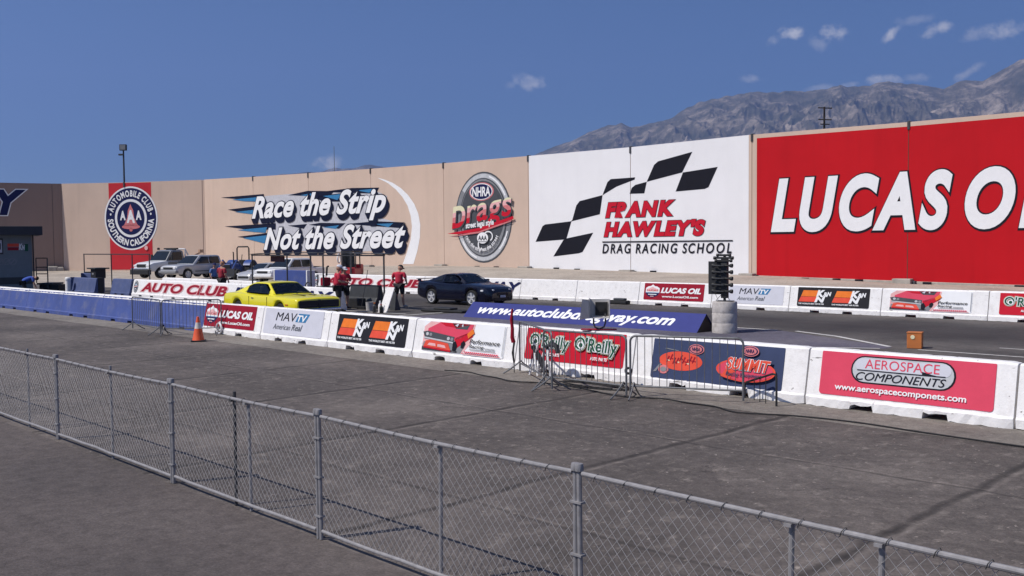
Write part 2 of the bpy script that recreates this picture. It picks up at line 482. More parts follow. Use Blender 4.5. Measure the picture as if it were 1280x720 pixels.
# ------------------------------------------------------------------ mesh builder
class MB:
    def __init__(self):
        self.v, self.f, self.mi, self.mats, self.sm = [], [], [], [], []
    def m(self, mt):
        if mt not in self.mats:
            self.mats.append(mt)
        return self.mats.index(mt)
    def add(self, verts, faces, mt, smooth=False):
        o = len(self.v)
        self.v.extend([tuple(q) for q in verts])
        k = self.m(mt)
        for f in faces:
            self.f.append(tuple(i + o for i in f))
            self.mi.append(k)
            self.sm.append(smooth)
        return self
    def box(self, x0, x1, y0, y1, z0, z1, mt, xf=None, bev=0.0):
        if bev > 0:
            bm = bmesh.new()
            bmesh.ops.create_cube(bm, size=1)
            for v in bm.verts:
                v.co = Vector(((x0 + x1) / 2 + v.co.x * (x1 - x0), (y0 + y1) / 2 + v.co.y * (y1 - y0), (z0 + z1) / 2 + v.co.z * (z1 - z0)))
            bmesh.ops.bevel(bm, geom=bm.edges[:], offset=bev, segments=2, affect='EDGES', profile=.5)
            bm.verts.ensure_lookup_table()
            vs = [v.co.copy() for v in bm.verts]
            fs = [[v.index for v in f.verts] for f in bm.faces]
            bm.free()
        else:
            vs = [Vector(q) for q in ((x0, y0, z0), (x1, y0, z0), (x1, y1, z0), (x0, y1, z0), (x0, y0, z1), (x1, y0, z1), (x1, y1, z1), (x0, y1, z1))]
            fs = [(0, 3, 2, 1), (4, 5, 6, 7), (0, 1, 5, 4), (1, 2, 6, 5), (2, 3, 7, 6), (3, 0, 4, 7)]
        if xf:
            vs = [xf @ q for q in vs]
        return self.add(vs, fs, mt)
    def tube(self, pts, r, mt, n=8, r1=None, closed=False):
        pts = [Vector(p) for p in pts]
        k = len(pts)
        rings = []
        side = None
        for i, p in enumerate(pts):
            if closed:
                d = (pts[(i + 1) % k] - pts[i - 1]).normalized()
            else:
                d = (pts[min(i + 1, k - 1)] - pts[max(i - 1, 0)]).normalized()
            if side is None:
                ref = Vector((0, 0, 1)) if abs(d.z) < .9 else Vector((1, 0, 0))
                side = d.cross(ref).normalized()
            else:
                side = (side - d * side.dot(d)).normalized()
            up = side.cross(d)
            rr = r if r1 is None else r + (r1 - r) * i / (k - 1)
            rings.append([p + (side * math.cos(2 * PI * j / n) + up * math.sin(2 * PI * j / n)) * rr for j in range(n)])
        vs = [q for rg in rings for q in rg]
        fs = []
        for i in range(k if closed else k - 1):
            i2 = (i + 1) % k
            for j in range(n):
                j2 = (j + 1) % n
                fs.append((i * n + j, i2 * n + j, i2 * n + j2, i * n + j2))
        self.add(vs, fs, mt, True)
        if not closed:
            self.add(rings[0], [tuple(range(n))], mt)
            self.add(rings[-1], [tuple(reversed(range(n)))], mt)
        return self
    def lathe(self, prof, mt, n=24, xf=None, axis='z', smooth=True):
        vs, fs = [], []
        for (r, h) in prof:
            for j in range(n):
                a = 2 * PI * j / n
                if axis == 'z':
                    q = Vector((r * math.cos(a), r * math.sin(a), h))
                elif axis == 'y':
                    q = Vector((r * math.sin(a), h, r * math.cos(a)))
                else:
                    q = Vector((h, r * math.cos(a), r * math.sin(a)))
                vs.append(xf @ q if xf else q)
        for i in range(len(prof) - 1):
            for j in range(n):
                j2 = (j + 1) % n
                fs.append((i * n + j, i * n + j2, (i + 1) * n + j2, (i + 1) * n + j))
        return self.add(vs, fs, mt, smooth)
    def loft(self, rings, mt, cap=True, smooth=True):
        n = len(rings[0])
        vs = [q for r in rings for q in r]
        fs = []
        for i in range(len(rings) - 1):
            for j in range(n):
                j2 = (j + 1) % n
                fs.append((i * n + j, i * n + j2, (i + 1) * n + j2, (i + 1) * n + j))
        self.add(vs, fs, mt, smooth)
        if cap:
            self.add(rings[0], [tuple(reversed(range(n)))], mt)
            self.add(rings[-1], [tuple(range(n))], mt)
        return self
    def poly(self, pts, mt):
        pts = [Vector(p) for p in pts]
        tris = tessellate_polygon([pts])
        return self.add(pts, [tuple(t) for t in tris], mt)
    def build(self, name, parent=None, loc=None, rz=0.0, angle=35, fix=True):
        me = bpy.data.meshes.new(name)
        me.from_pydata(self.v, [], self.f)
        for mt in self.mats:
            me.materials.append(mt)
        me.polygons.foreach_set('material_index', self.mi)
        me.polygons.foreach_set('use_smooth', [True if s else False for s in self.sm])
        if fix:
            bm = bmesh.new()
            bm.from_mesh(me)
            bmesh.ops.recalc_face_normals(bm, faces=bm.faces[:])
            bm.to_mesh(me)
            bm.free()
        me.update()
        if any(self.sm):
            try:
                me.set_sharp_from_angle(angle=rad(angle))
            except Exception:
                pass
        o = bpy.data.objects.new(name, me)
        COL.objects.link(o)
        if parent:
            o.parent = parent
        if loc is not None:
            o.location = loc
        o.rotation_euler = (0, 0, rz)
        return o

def tag(o, label=None, cat=None, group=None, kind=None):
    if label:
        o['label'] = label
    if cat:
        o['category'] = cat
    if group:
        o['group'] = group
    if kind:
        o['kind'] = kind
    return o
def thing(name, label, cat, loc=(0, 0, 0), rz=0.0, group=None):
    o = bpy.data.objects.new(name, None)
    o.empty_display_size = 0.3
    COL.objects.link(o)
    o.location = loc
    o.rotation_euler = (0, 0, rz)
    return tag(o, label, cat, group)
def copy_tree(o, parent=None):
    c = o.copy()
    COL.objects.link(c)
    if parent:
        c.parent = parent
    for ch in list(o.children):
        copy_tree(ch, c)
    return c

# ------------------------------------------------------------------ lettering
_tcache = {}
def _glyphs(s, off, shear):
    key = (s, off, shear)
    if key in _tcache:
        return _tcache[key]
    c = bpy.data.curves.new('lettering', 'FONT')
    c.body = s
    c.offset = off
    c.shear = shear
    c.resolution_u = 8
    c.fill_mode = 'BOTH'
    o = bpy.data.objects.new('lettering', c)
    COL.objects.link(o)
    bpy.context.view_layer.update()
    dg = bpy.context.evaluated_depsgraph_get()
    me = bpy.data.meshes.new_from_object(o.evaluated_get(dg))
    vs = [(v.co.x, v.co.y) for v in me.vertices]
    fs = [tuple(p.vertices) for p in me.polygons]
    bpy.data.objects.remove(o)
    bpy.data.curves.remove(c)
    bpy.data.meshes.remove(me)
    _tcache[key] = (vs, fs)
    return vs, fs
def _wid(s):
    vs, _ = _glyphs(s, 0.0, 0.0)
    return max(q[0] for q in vs) - min(q[0] for q in vs)
_adv = {}
def advance(ch):
    if ch not in _adv:
        _adv[ch] = _wid('|' + ch + '|') - _wid('||')
    return _adv[ch]
def tgeo(s, off=0.0, shear=0.0, spacing=1.0):
    # every letter set on its own, so touching letters never cancel each other out
    vs, fs, par = [], [], []
    x = 0.0
    for i, ch in enumerate(s):
        if ch != ' ':
            gv, gf = _glyphs(ch, off, shear)
            o = len(vs)
            vs += [(q[0] + x, q[1], i % 2) for q in gv]
            fs += [tuple(j + o for j in f) for f in gf]
        x += advance(ch) * spacing
    return vs, fs

class Canvas:                      # flat marks laid on a surface, each layer a little proud of the one below
    def __init__(self, fn):
        self.mb = MB()
        self.fn = fn
        self.k = 1
    def up(self, n=1):
        self.k += n
        return self
    def p(self, u, v):
        return self.fn(u, v, self.k)
    def poly(self, pts, mt):
        tris = tessellate_polygon([[Vector((a, b, 0)) for a, b in pts]])
        self.mb.add([self.p(a, b) for a, b in pts], [tuple(t) for t in tris], mt)
        return self
    def rect(self, x0, x1, y0, y1, mt, skew=0.0):
        return self.poly([(x0, y0), (x1, y0), (x1 + skew, y1), (x0 + skew, y1)], mt)
    def rrect(self, x0, x1, y0, y1, r, mt):
        pts = []
        for cx, cy, a0 in ((x1 - r, y0 + r, -90), (x1 - r, y1 - r, 0), (x0 + r, y1 - r, 90), (x0 + r, y0 + r, 180)):
            for i in range(6):
                a = rad(a0 + 90 * i / 5)
                pts.append((cx + r * math.cos(a), cy + r * math.sin(a)))
        return self.poly(pts, mt)
    def ell(self, cx, cy, rx, ry, mt, n=40, rot=0.0, a0=0, a1=2 * PI):
        pts = []
        full = abs(a1 - a0 - 2 * PI) < 1e-6
        for i in range(n if full else n + 1):
            a = a0 + (a1 - a0) * i / n
            x, y = rx * math.cos(a), ry * math.sin(a)
            pts.append((cx + x * math.cos(rot) - y * math.sin(rot), cy + x * math.sin(rot) + y * math.cos(rot)))
        return self.poly(pts, mt)
    def ring_arc(self, cx, cy, rx, ry, w, mt, a0, a1, n=24):
        for i in range(n):
            b0 = a0 + (a1 - a0) * i / n
            b1 = a0 + (a1 - a0) * (i + 1) / n
            self.poly([(cx + rx * math.cos(b0), cy + ry * math.sin(b0)), (cx + rx * math.cos(b1), cy + ry * math.sin(b1)),
                       (cx + (rx - w) * math.cos(b1), cy + (ry - w) * math.sin(b1)), (cx + (rx - w) * math.cos(b0), cy + (ry - w) * math.sin(b0))], mt)
        return self
    def text(self, s, x0, y0, x1, y1, mt, bold=0.02, shear=0.0, grow=0.0, spacing=1.0, rise=0.0, dx=0.0, dy=0.0, ref=None):
        # fits the lettering into the box (x0,y0)-(x1,y1); grow thickens it about the same place
        bv, _ = tgeo(s, bold, shear, spacing)
        if ref is None:
            bx0, bx1 = min(q[0] for q in bv), max(q[0] for q in bv)
            by0, by1 = min(q[1] for q in bv), max(q[1] for q in bv)
        else:
            bx0, by0, bx1, by1 = ref
        vs, fs = tgeo(s, bold + grow, shear, spacing)
        sx, sy = (x1 - x0) / (bx1 - bx0), (y1 - y0) / (by1 - by0)
        out = []
        for a, b, odd in vs:
            u = x0 + (a - bx0) * sx + dx
            v = y0 + (b - by0) * sy + dy + rise * (a - bx0) / (bx1 - bx0)
            out.append(self.fn(u, v, self.k + .12 * odd))
        self.mb.add(out, fs, mt)
        return self
    def arc_text(self, s, cx, cy, rx, ry, a_mid, span, h, mt, outward=True, bold=0.02):
        # letters along an ellipse; outward: tops point away from the centre
        n = len(s)
        widths = []
        for ch in s:
            if ch == ' ':
                widths.append(.35)
            else:
                vs, _ = tgeo(ch, bold)
                widths.append(max(q[0] for q in vs) - min(q[0] for q in vs) + .11)
        tot = sum(widths)
        pos = 0
        for ch, w in zip(s, widths):
            f = (pos + w / 2) / tot - .5
            pos += w
            if ch == ' ':
                continue
            a = a_mid + (-f if outward else f) * span
            vs, fs = tgeo(ch, bold)
            x0 = (min(q[0] for q in vs) + max(q[0] for q in vs)) / 2
            px, py = cx + rx * math.cos(a), cy + ry * math.sin(a)
            nx, ny = math.cos(a) * ry, math.sin(a) * rx
            l = math.hypot(nx, ny)
            nx, ny = nx / l, ny / l
            if not outward:
                nx, ny = -nx, -ny
            tx, ty = ny, -nx
            arc = span * (rx + ry) / 2 / tot
            out = []
            for q in vs:
                a_ = (q[0] - x0) * arc
                b_ = q[1] / .70 * h
                out.append(self.p(px + tx * a_ + nx * b_, py + ty * a_ + ny * b_))
            self.mb.add(out, fs, mt)
        return self
    def build(self, name, parent):
        return self.mb.build(name, parent, fix=False)

# ================================================================== SETTING
def sheet(name, s0, s1, t0, t1, z, mt, kind='structure', nx=1):
    mb = MB()
    mb.add([(s0, t0, 0), (s1, t0, 0), (s1, t1, 0), (s0, t1, 0)], [(0, 1, 2, 3)], mt)
    o = mb.build(name, None, (0, 0, z), RZ_TRACK, fix=False)
    return tag(o, kind=kind)

M_GROUND = asphalt('outer_ground', (.13, .115, .10), (.24, .21, .18), (.08, .07, .065))
M_STAGE = asphalt('staging_asphalt', (.105, .089, .081), (.28, .24, .21), (.064, .055, .050), seams=True, scuff=.85, streak=(1.7, 1.2, 1))
M_WALK = asphalt('walkway_asphalt', (.096, .080, .075), (.165, .143, .13), (.076, .065, .062), scuff=.25)
M_STRIPC = asphalt('worn_concrete_strip', (.20, .178, .155), (.34, .31, .27), (.12, .105, .095), scuff=.5)
M_TRACK = asphalt('track_surface', (.105, .094, .088), (.20, .18, .165), (.055, .05, .048), scuff=.3, streak=(.15, 1.5, 1),
                  lanes=[(18.6, 2.7, .95, (.026, .023, .024)), (28.2, 3.0, .97, (.024, .021, .023))])
M_BANK = asphalt('pale_bank_dirt', (.40, .345, .285), (.52, .46, .39), (.28, .24, .20), scuff=.5)
M_PURPLE = asphalt('grey_violet_centre_paint', (.115, .105, .135), (.22, .2, .2), (.08, .075, .095), scuff=.3)
M_LINE = mat('white_road_paint', (.62, .60, .57), rough=.8, var=.15, dirt=(.2, .18, .17), dirt_amt=.8, dirt_scale=4)

g = MB()
g.add([(-8300, -2900, 0), (8300, -2900, 0), (8300, 13300, 0), (-8300, 13300, 0)], [(0, 1, 2, 3)], M_GROUND)
tag(g.build('ground', None, (0, 0, -0.012), 0, fix=False), kind='structure')
sheet('staging_pavement', -120, 60, 4.74, 14.9, -0.004, M_STAGE)
sheet('walkway', -120, 60, -40, 4.74, -0.004, M_WALK)
sheet('concrete_strip', -120, 60, 12.95, 14.92, 0.0, M_STRIPC)
sheet('track', -120, 120, 14.9, 33.6, -0.004, M_TRACK)
# painted centre ground between the lanes, tapering to a point at the orange box
mb = MB()
mb.poly([(-27.5, 20.6, 0), (-14.0, 20.6, 0), (-10.0, 22.75, 0), (-10.0, 23.2, 0), (-14.5, 25.6, 0), (-27.5, 25.6, 0)], M_PURPLE)
tag(mb.build('centre_paint', None, (0, 0, 0.0), RZ_TRACK, fix=False), kind='structure')
def line(name, pts, w):
    mb = MB()
    P = [Vector((a, b, 0)) for a, b in pts]
    for a, b in zip(P[:-1], P[1:]):
        d = (b - a).normalized()
        nn = Vector((-d.y, d.x, 0)) * w / 2
        mb.add([a - nn, b - nn, b + nn, a + nn], [(0, 1, 2, 3)], M_LINE)
    return tag(mb.build(name, None, (0, 0, 0.004), RZ_TRACK, fix=False), kind='structure')
line('lane_line', [(-13.9, 25.6), (-12.3, 24.9), (-10.1, 23.25)], .14)
line('lane_line', [(-14.5, 25.55), (-16.0, 25.55)], .12)
line('lane_line', [(-27.5, 20.5), (-14.0, 20.5), (-10.1, 22.7)], .10)
line('lane_line', [(-9.3, 23.0), (60, 23.0)], .10)
line('lane_line', [(-8.0, 24.6), (60, 24.6)], .08)
line('lane_line', [(-34, 22.4), (-28.6, 22.9)], .12)
line('lane_line', [(-34, 21.4), (-27.6, 21.6)], .12)
line('lane_line', [(-28.1, 20.2), (-28.1, 25.4)], .14)

# ---- sound walls -------------------------------------------------
class Plane:
    def __init__(self, P0, P1):
        self.o = Vector((P0[0], P0[1], 0))
        d = Vector((P1[0] - P0[0], P1[1] - P0[1], 0))
        self.len = d.length
        self.x = d.normalized()
        self.n = Vector((self.x.y, -self.x.x, 0))
        if self.n.y > 0:
            self.n = -self.n
        self.rz = math.atan2(self.x.y, self.x.x)
    def pix(self, px, py):
        d = pdir(px, py)
        k = self.n.dot(self.o) / self.n.dot(Vector((d.x, d.y, 0)))
        q = Vector((d.x * k, d.y * k, 0)) - self.o
        return (q.dot(self.x), CAM_H + d.z * k)
    def world(self, x, z=0):
        return self.o + self.x * x + Vector((0, 0, z))
_wx = Vector((.7593, -.6508, 0))
_w0 = far_at(1280, 355, 50.2)
PW_far = Vector((_w0.x, _w0.y, 0))
_tmp = Plane(PW_far - _wx * 100, PW_far)
xA = _tmp.pix(255, 330)[0]
A_ = _tmp.world(xA)
MAIN = Plane(A_, PW_far + _wx * 40)
_B = far_at(80, 335, 104.0)
AAA = Plane((_B.x, _B.y), (A_.x, A_.y))
_C = Vector((_B.x, _B.y, 0)) + Vector((-.90, -.43, 0)) * 45
DARK = Plane((_C.x, _C.y), (_B.x, _B.y))

def wall_section(pl, label, joints, tops, paint_of, base_z=-.1, name='sound_wall', th=.25):
    root = thing(name, label, 'wall', pl.o, pl.rz)
    for i in range(len(joints) - 1):
        x0, x1 = joints[i] + .018, joints[i + 1] - .018
        mb = MB()
        mt = paint_of(i)
        z0, z1 = tops[i], tops[i + 1]
        mb.add([(x0, 0, base_z), (x1, 0, base_z), (x1, th, base_z), (x0, th, base_z), (x0, 0, z0), (x1, 0, z1), (x1, th, z1), (x0, th, z0)],
               [(0, 3, 2, 1), (4, 5, 6, 7), (0, 1, 5, 4), (1, 2, 6, 5), (2, 3, 7, 6), (3, 0, 4, 7)], mt)
        mb.build('panel', root)
    mb = MB()          # dark backing seen through the joints
    for i in range(1, len(joints) - 1):
        mb.box(joints[i] - .05, joints[i] + .05, th * .4, th * .9, base_z, tops[i] - .05, M_SHADE)
    if mb.v:
        mb.build('joint_backing', root)
    return root

jp = [255, 316, 385, 463, 554, 660, 788, 940, 1136]
tp = [224.5, 221, 216.5, 211, 204, 195, 184, 168.3, 152.5]
JX, JT = [], []
for a, b in zip(jp, tp):
    x, z = MAIN.pix(a, b)
    JX.append(x)
    JT.append(z)
step = (JX[-1] - JX[0]) / 8
for k in range(1, 5):
    JX.append(JX[8] + step * k)
    JT.append(JT[8] + .03 * k)
def main_paint(i):
    return M_TAN
main = wall_section(MAIN, 'long tan concrete sound wall with large painted adverts beside the drag strip', JX, JT, main_paint)
bp_ = [(255, 335), (385, 334), (463, 333), (554, 332.5), (660, 335.5), (788, 339.5), (940, 344.5), (1136, 352), (1280, 357)]
BZ = [(q[0], q[1] - .17) for q in (MAIN.pix(*w) for w in bp_)]
def base_at(x):
    if x <= BZ[0][0]:
        return BZ[0][1]
    for (xa, za), (xb, zb) in zip(BZ[:-1], BZ[1:]):
        if x <= xb:
            return za + (zb - za) * (x - xa) / (xb - xa)
    return BZ[-1][1]
EPS = 0.012
def wall_canvas(pl):
    return Canvas(lambda u, v, k: Vector((u, -EPS * k, v)))
for i, x in enumerate(JX[1:-1], 1):
    bm_ = MB()
    bm_.box(x - .07, x + .07, -.06, .30, JT[i] - .42, JT[i] + .06, M_DSTEEL, bev=.01)
    bm_.build('lifting_bracket', main)
    fm = MB()
    zb = base_at(x)
    w_ = .62 if i < 8 else .66
    fm.box(x - w_, x + w_ * .55, -.62, -.03, zb - .6, zb + .30 + .02 * (i % 3), M_CONC, bev=.04)
    fm.box(x + w_ * .56, x + w_ * .8, -.35, -.03, zb - .6, zb + .22, M_SHADE, bev=.02)
    fm.build('footing_block', main)
# grey concrete footing running under the panels
fm = MB()
n_ = 60
for i in range(n_):
    xa = JX[0] + (JX[-1] - JX[0]) * i / n_
    xb = JX[0] + (JX[-1] - JX[0]) * (i + 1) / n_
    za, zb = base_at(xa), base_at(xb)
    fm.add([(xa, -.14, za - .5), (xb, -.14, zb - .5), (xb, -.14, zb + .16), (xa, -.14, za + .16), (xa, -.005, za + .2), (xb, -.005, zb + .2)],
           [(0, 1, 2, 3), (3, 2, 5, 4)], M_CONC)
fm.build('footing', main, fix=False)
# small scupper openings near the base
fm = MB()
for px, py in ((598, 333.5), (622, 334), (697, 335.5), (723, 337), (818, 339.5), (1008, 348.5), (1047, 349.5), (1075, 350.5), (1160, 354), (1275, 358)):
    x, z = MAIN.pix(px, py)
    fm.box(x - .22, x + .22, -.22, -.10, z - .12, z + .07, M_BLACK)
fm.build('drain_opening', main)

# white ground for the racing school advert, red ground for the oil advert
def strip(name, x0, x1, top_drop, mt, layer=1, zb_off=.14, cap=None):
    cv = wall_canvas(MAIN)
    cv.k = layer
    xs = [x0] + [x for x in JX if x0 < x < x1] + [x1]
    def top(x):
        for i in range(len(JX) - 1):
            if JX[i] <= x <= JX[i + 1]:
                return JT[i] + (JT[i + 1] - JT[i]) * (x - JX[i]) / (JX[i + 1] - JX[i])
        return JT[-1]
    segs = []
    for a, b in zip(xs[:-1], xs[1:]):
        a2 = a + (.02 if a in JX else 0)
        b2 = b - (.02 if b in JX else 0)
        cv.poly([(a2, base_at(a) + zb_off), (b2, base_at(b) + zb_off), (b2, top(b) - top_drop), (a2, top(a) - top_drop)], mt)
    return cv.build(name, main)
xw0, xw1 = MAIN.pix(661.5, 250)[0], MAIN.pix(936, 250)[0]
strip('white_field', xw0, xw1, .0, M_WWALL)
xr0 = MAIN.pix(946, 250)[0]
strip('red_field', xr0, JX[-1], .25, M_RWALL)

def P(*pts):
    return [MAIN.pix(*q) for q in pts]
# --- street racing slogan
def race_mural():
    cv = wall_canvas(MAIN)
    l1 = (MAIN.pix(313, 272.5), MAIN.pix(484, 238))
    def line_box(pl, pr, base_px, top_px, xref):
        x0 = MAIN.pix(pl, 300)[0]
        x1 = MAIN.pix(pr, 300)[0]
        return x0, x1
    x0, x1 = line_box(316, 484, 0, 0, 0)
    zb = MAIN.pix(320, 272)[1]
    zt = MAIN.pix(340, 244)[1]
    x2, x3 = line_box(330, 508, 0, 0, 0)
    zb2 = MAIN.pix(335, 311)[1]
    zt2 = MAIN.pix(350, 284)[1]
    ris = .10
    # pale halo
    cv.poly(P((322, 252), (332, 245), (380, 241), (462, 235), (484, 245), (482, 262), (474, 272), (500, 279), (504, 292), (496, 312), (440, 315), (340, 313), (332, 303), (340, 288), (320, 276)), M_HALO)
    cv.up()
    # streaks flying back to the left
    for a in (((276, 247), (330, 242.5), (330, 248), (300, 249)), ((285, 262), (318, 258), (318, 265), (296, 264.5)), ((281, 283), (345, 279), (345, 287), (310, 287)), ((297, 296), (336, 291), (334, 301), (318, 299)),
              ((360, 244), (385, 238.5), (418, 239), (412, 246)), ((400, 240), (440, 235), (474, 234.5), (470, 242)), ((392, 246), (430, 241), (426, 252), (404, 252)),
              ((386, 281), (400, 278.5), (432, 279), (424, 286)), ((432, 280), (470, 276.5), (506, 278), (500, 285)), ((360, 282), (384, 280), (380, 286))):
        cv.poly(P(*a), M_INK)
    cv.up()
    for a in (((290, 249.5), (322, 246.5), (320, 252), (306, 251.5)), ((294, 265), (320, 262), (318, 268)), ((297, 287.5), (334, 284), (332, 291), (318, 290)), ((304, 297.5), (334, 294), (332, 304.5)),
              ((404, 245), (428, 242.5), (422, 250)), ((376, 244), (394, 241), (390, 246)), ((446, 238), (468, 236), (462, 241)), ((470, 280), (492, 279), (486, 284)), ((404, 284), (424, 281.5), (420, 286))):
        cv.poly(P(*a), M_BLUE)
    cv.up()
    k0 = cv.k
    h = zt - zb
    for (s_, a, b, c, d) in (('Race the Strip', x0, x1, zb, zt), ('Not the Street', x2, x3, zb2, zt2)):
        vs, _ = tgeo(s_, .034, .40, 1.06)
        bx = [q[0] for q in vs]
        ref = (min(bx), 0.0, max(bx), .73)
        cv.k = k0
        for j in range(6):
            cv.text(s_, a, c, b, d, M_INK, bold=.034, shear=.40, grow=.03, spacing=1.06, rise=ris, dx=.028 * h * j, dy=-.042 * h * j, ref=ref)
            cv.k += .25
        cv.k = k0 + 2
        cv.text(s_, a, c, b, d, M_WHITE, bold=.034, shear=.40, spacing=1.06, rise=ris, ref=ref)
    cv.build('slogan_mural', main)
    cv = wall_canvas(MAIN)
    cv.poly(P((471.5, 222), (481, 224.5), (491, 228.5), (501, 235), (510, 243.5), (518, 255), (523, 267), (525.5, 281), (525, 297), (522, 313), (517, 330),
              (503.5, 330), (509, 315), (513.5, 299), (515, 283), (513.5, 270), (509.5, 257), (503, 246), (495, 237), (485, 229)), M_WHITE)
    cv.build('white_crescent', main)
race_mural()
# --- drags oval
def oval_mural():
    cv = wall_canvas(MAIN)
    (cx, cz) = MAIN.pix(604.5, 271)
    xl = MAIN.pix(569.5, 271)[0]
    xr = MAIN.pix(640.5, 271)[0]
    rx = (xr - xl) / 2
    cx = (xl + xr) / 2
    rz_ = (MAIN.pix(604.5, 214.5)[1] - MAIN.pix(604.5, 328.5)[1]) / 2
    cz = (MAIN.pix(604.5, 214.5)[1] + MAIN.pix(604.5, 328.5)[1]) / 2
    cv.ell(cx, cz, rx, rz_, M_SHADE)
    cv.up().ell(cx, cz, rx * .965, rz_ * .97, M_MGREY)
    cv.up().ring_arc(cx, cz, rx * .95, rz_ * .955, rx * .11, M_SILVER, rad(20), rad(140))
    cv.ring_arc(cx, cz, rx * .95, rz_ * .955, rx * .11, M_SILVER, rad(190), rad(330))
    cv.up().ring_arc(cx, cz, rx * .91, rz_ * .93, rx * .04, M_WHITE, rad(30), rad(75))
    cv.ring_arc(cx, cz, rx * .91, rz_ * .93, rx * .04, M_WHITE, rad(215), rad(255))
    cv.ring_arc(cx, cz, rx * .91, rz_ * .93, rx * .04, M_WHITE, rad(310), rad(340))
    cv.up().ell(cx, cz, rx * .82, rz_ * .865, M_SHADE)
    cv.up().ell(cx, cz, rx * .79, rz_ * .84, M_MGREY)
    cv.up().ell(cx, cz + rz_ * .06, rx * .76, rz_ * .74, M_SHADE)
    # small emblem
    def Z(py, px=604):
        return MAIN.pix(px, py)[1]
    def X(px):
        return MAIN.pix(px, 271)[0]
    ex, ez = X(603), Z(239.5)
    cv.up().ell(ex, ez, X(618.5) - ex, Z(228) - ez, M_ROSE)
    cv.up().ell(ex, ez, X(617) - ex, Z(229.2) - ez, M_WHITE)
    cv.up().ell(ex, ez, X(616) - ex, Z(230.2) - ez, M_NAVY)
    cv.up().text('NHRA', X(592), Z(245.5), X(614.5), Z(233.5), M_WHITE, bold=.03, shear=.05)
    # big word, three colour bands by stacking clipped copies is not needed: cream body over a red shadow
    a, b, c, d = X(566.5), X(641), Z(284), Z(257)
    # gradient lettering: four slices of the same word
    bands = [(-.4, .16, M_RED), (.16, .34, M_ROSE), (.34, .5, M_PINKW), (.5, 1.2, M_CREAM)]
    cv.up(2)
    for word, ua, ub, ytop, off_, dz in (('D', a, a + (b - a) * .235, .73, .035, 0), ('rags', a + (b - a) * .25, b, .60, .016, .17)):
        bv, bf = tgeo(word, off_, .12, 1.1)
        mn, mxx = min(q[0] for q in bv), max(q[0] for q in bv)
        k_ = ytop / .73
        sv, sf = tgeo(word, off_ + .016, .12, 1.1)
        cv.k -= 1
        cv.mb.add([cv.fn(ua + (q[0] - mn) / (mxx - mn) * (ub - ua) + .06, c + dz + q[1] / ytop * (d - c) + .75 * (ua + (q[0] - mn) / (mxx - mn) * (ub - ua) - a) / (b - a) - .07, cv.k + .12 * q[2]) for q in sv], sf, M_SHADE)
        cv.k += 1
        for lo, hi, mt in bands:
            bm = bmesh.new()
            vv = [bm.verts.new((q[0], q[1], .12 * q[2])) for q in bv]
            for f in bf:
                try:
                    bm.faces.new([vv[i] for i in f])
                except ValueError:
                    pass
            bmesh.ops.bisect_plane(bm, geom=bm.verts[:] + bm.edges[:] + bm.faces[:], plane_co=(0, lo * k_, 0), plane_no=(0, -1, 0), clear_outer=True)
            bmesh.ops.bisect_plane(bm, geom=bm.verts[:] + bm.edges[:] + bm.faces[:], plane_co=(0, hi * k_, 0), plane_no=(0, 1, 0), clear_outer=True)
            idx = {v: i for i, v in enumerate(bm.verts)}
            vs2 = []
            for v in bm.verts:
                u = ua + (v.co.x - mn) / (mxx - mn) * (ub - ua)
                vs2.append(cv.fn(u, c + dz + v.co.y / ytop * (d - c) + .75 * (u - a) / (b - a), cv.k + v.co.z))
            cv.mb.add(vs2, [tuple(idx[v] for v in f.verts) for f in bm.faces], mt)
            bm.free()
    cv.up().poly(P((561, 292), (600, 285), (643, 270), (644, 273.5), (600, 289.5), (573, 293)), M_RED)
    cv.poly(P((566, 296), (600, 288.5), (642, 275), (640, 277), (600, 291.5)), M_ROSE)
    cv.up().text('street legal style', X(584), Z(287.5), X(619), Z(278), M_WHITE, bold=.03, rise=.25)
    # globe-like emblem with an orbit
    gx, gz = X(605), Z(297.5)
    rr = X(612) - gx
    cv.up().ell(gx, gz, rr, Z(290.5) - gz, M_WHITE)
    cv.up().text('AAA', X(599.5), Z(300.5), X(610.5), Z(294.5), M_SHADE, bold=.03)
    cv.rect(X(599), X(611), Z(302.5), Z(301.8), M_SHADE)
    cv.ring_arc(X(612), Z(295.5), X(618) - X(612), .42, .1, M_WHITE, rad(-60), rad(150))
    cv.ring_arc(X(602), Z(305.5), X(605) - X(602), .45, .12, M_WHITE, rad(120), rad(320))
    cv.arc_text('race the strip not the street', cx, cz, rx * .70, rz_ * .745, rad(-90), rad(112), .30, M_WHITE, outward=False, bold=.02)
    cv.build('oval_mural', main)
oval_mural()
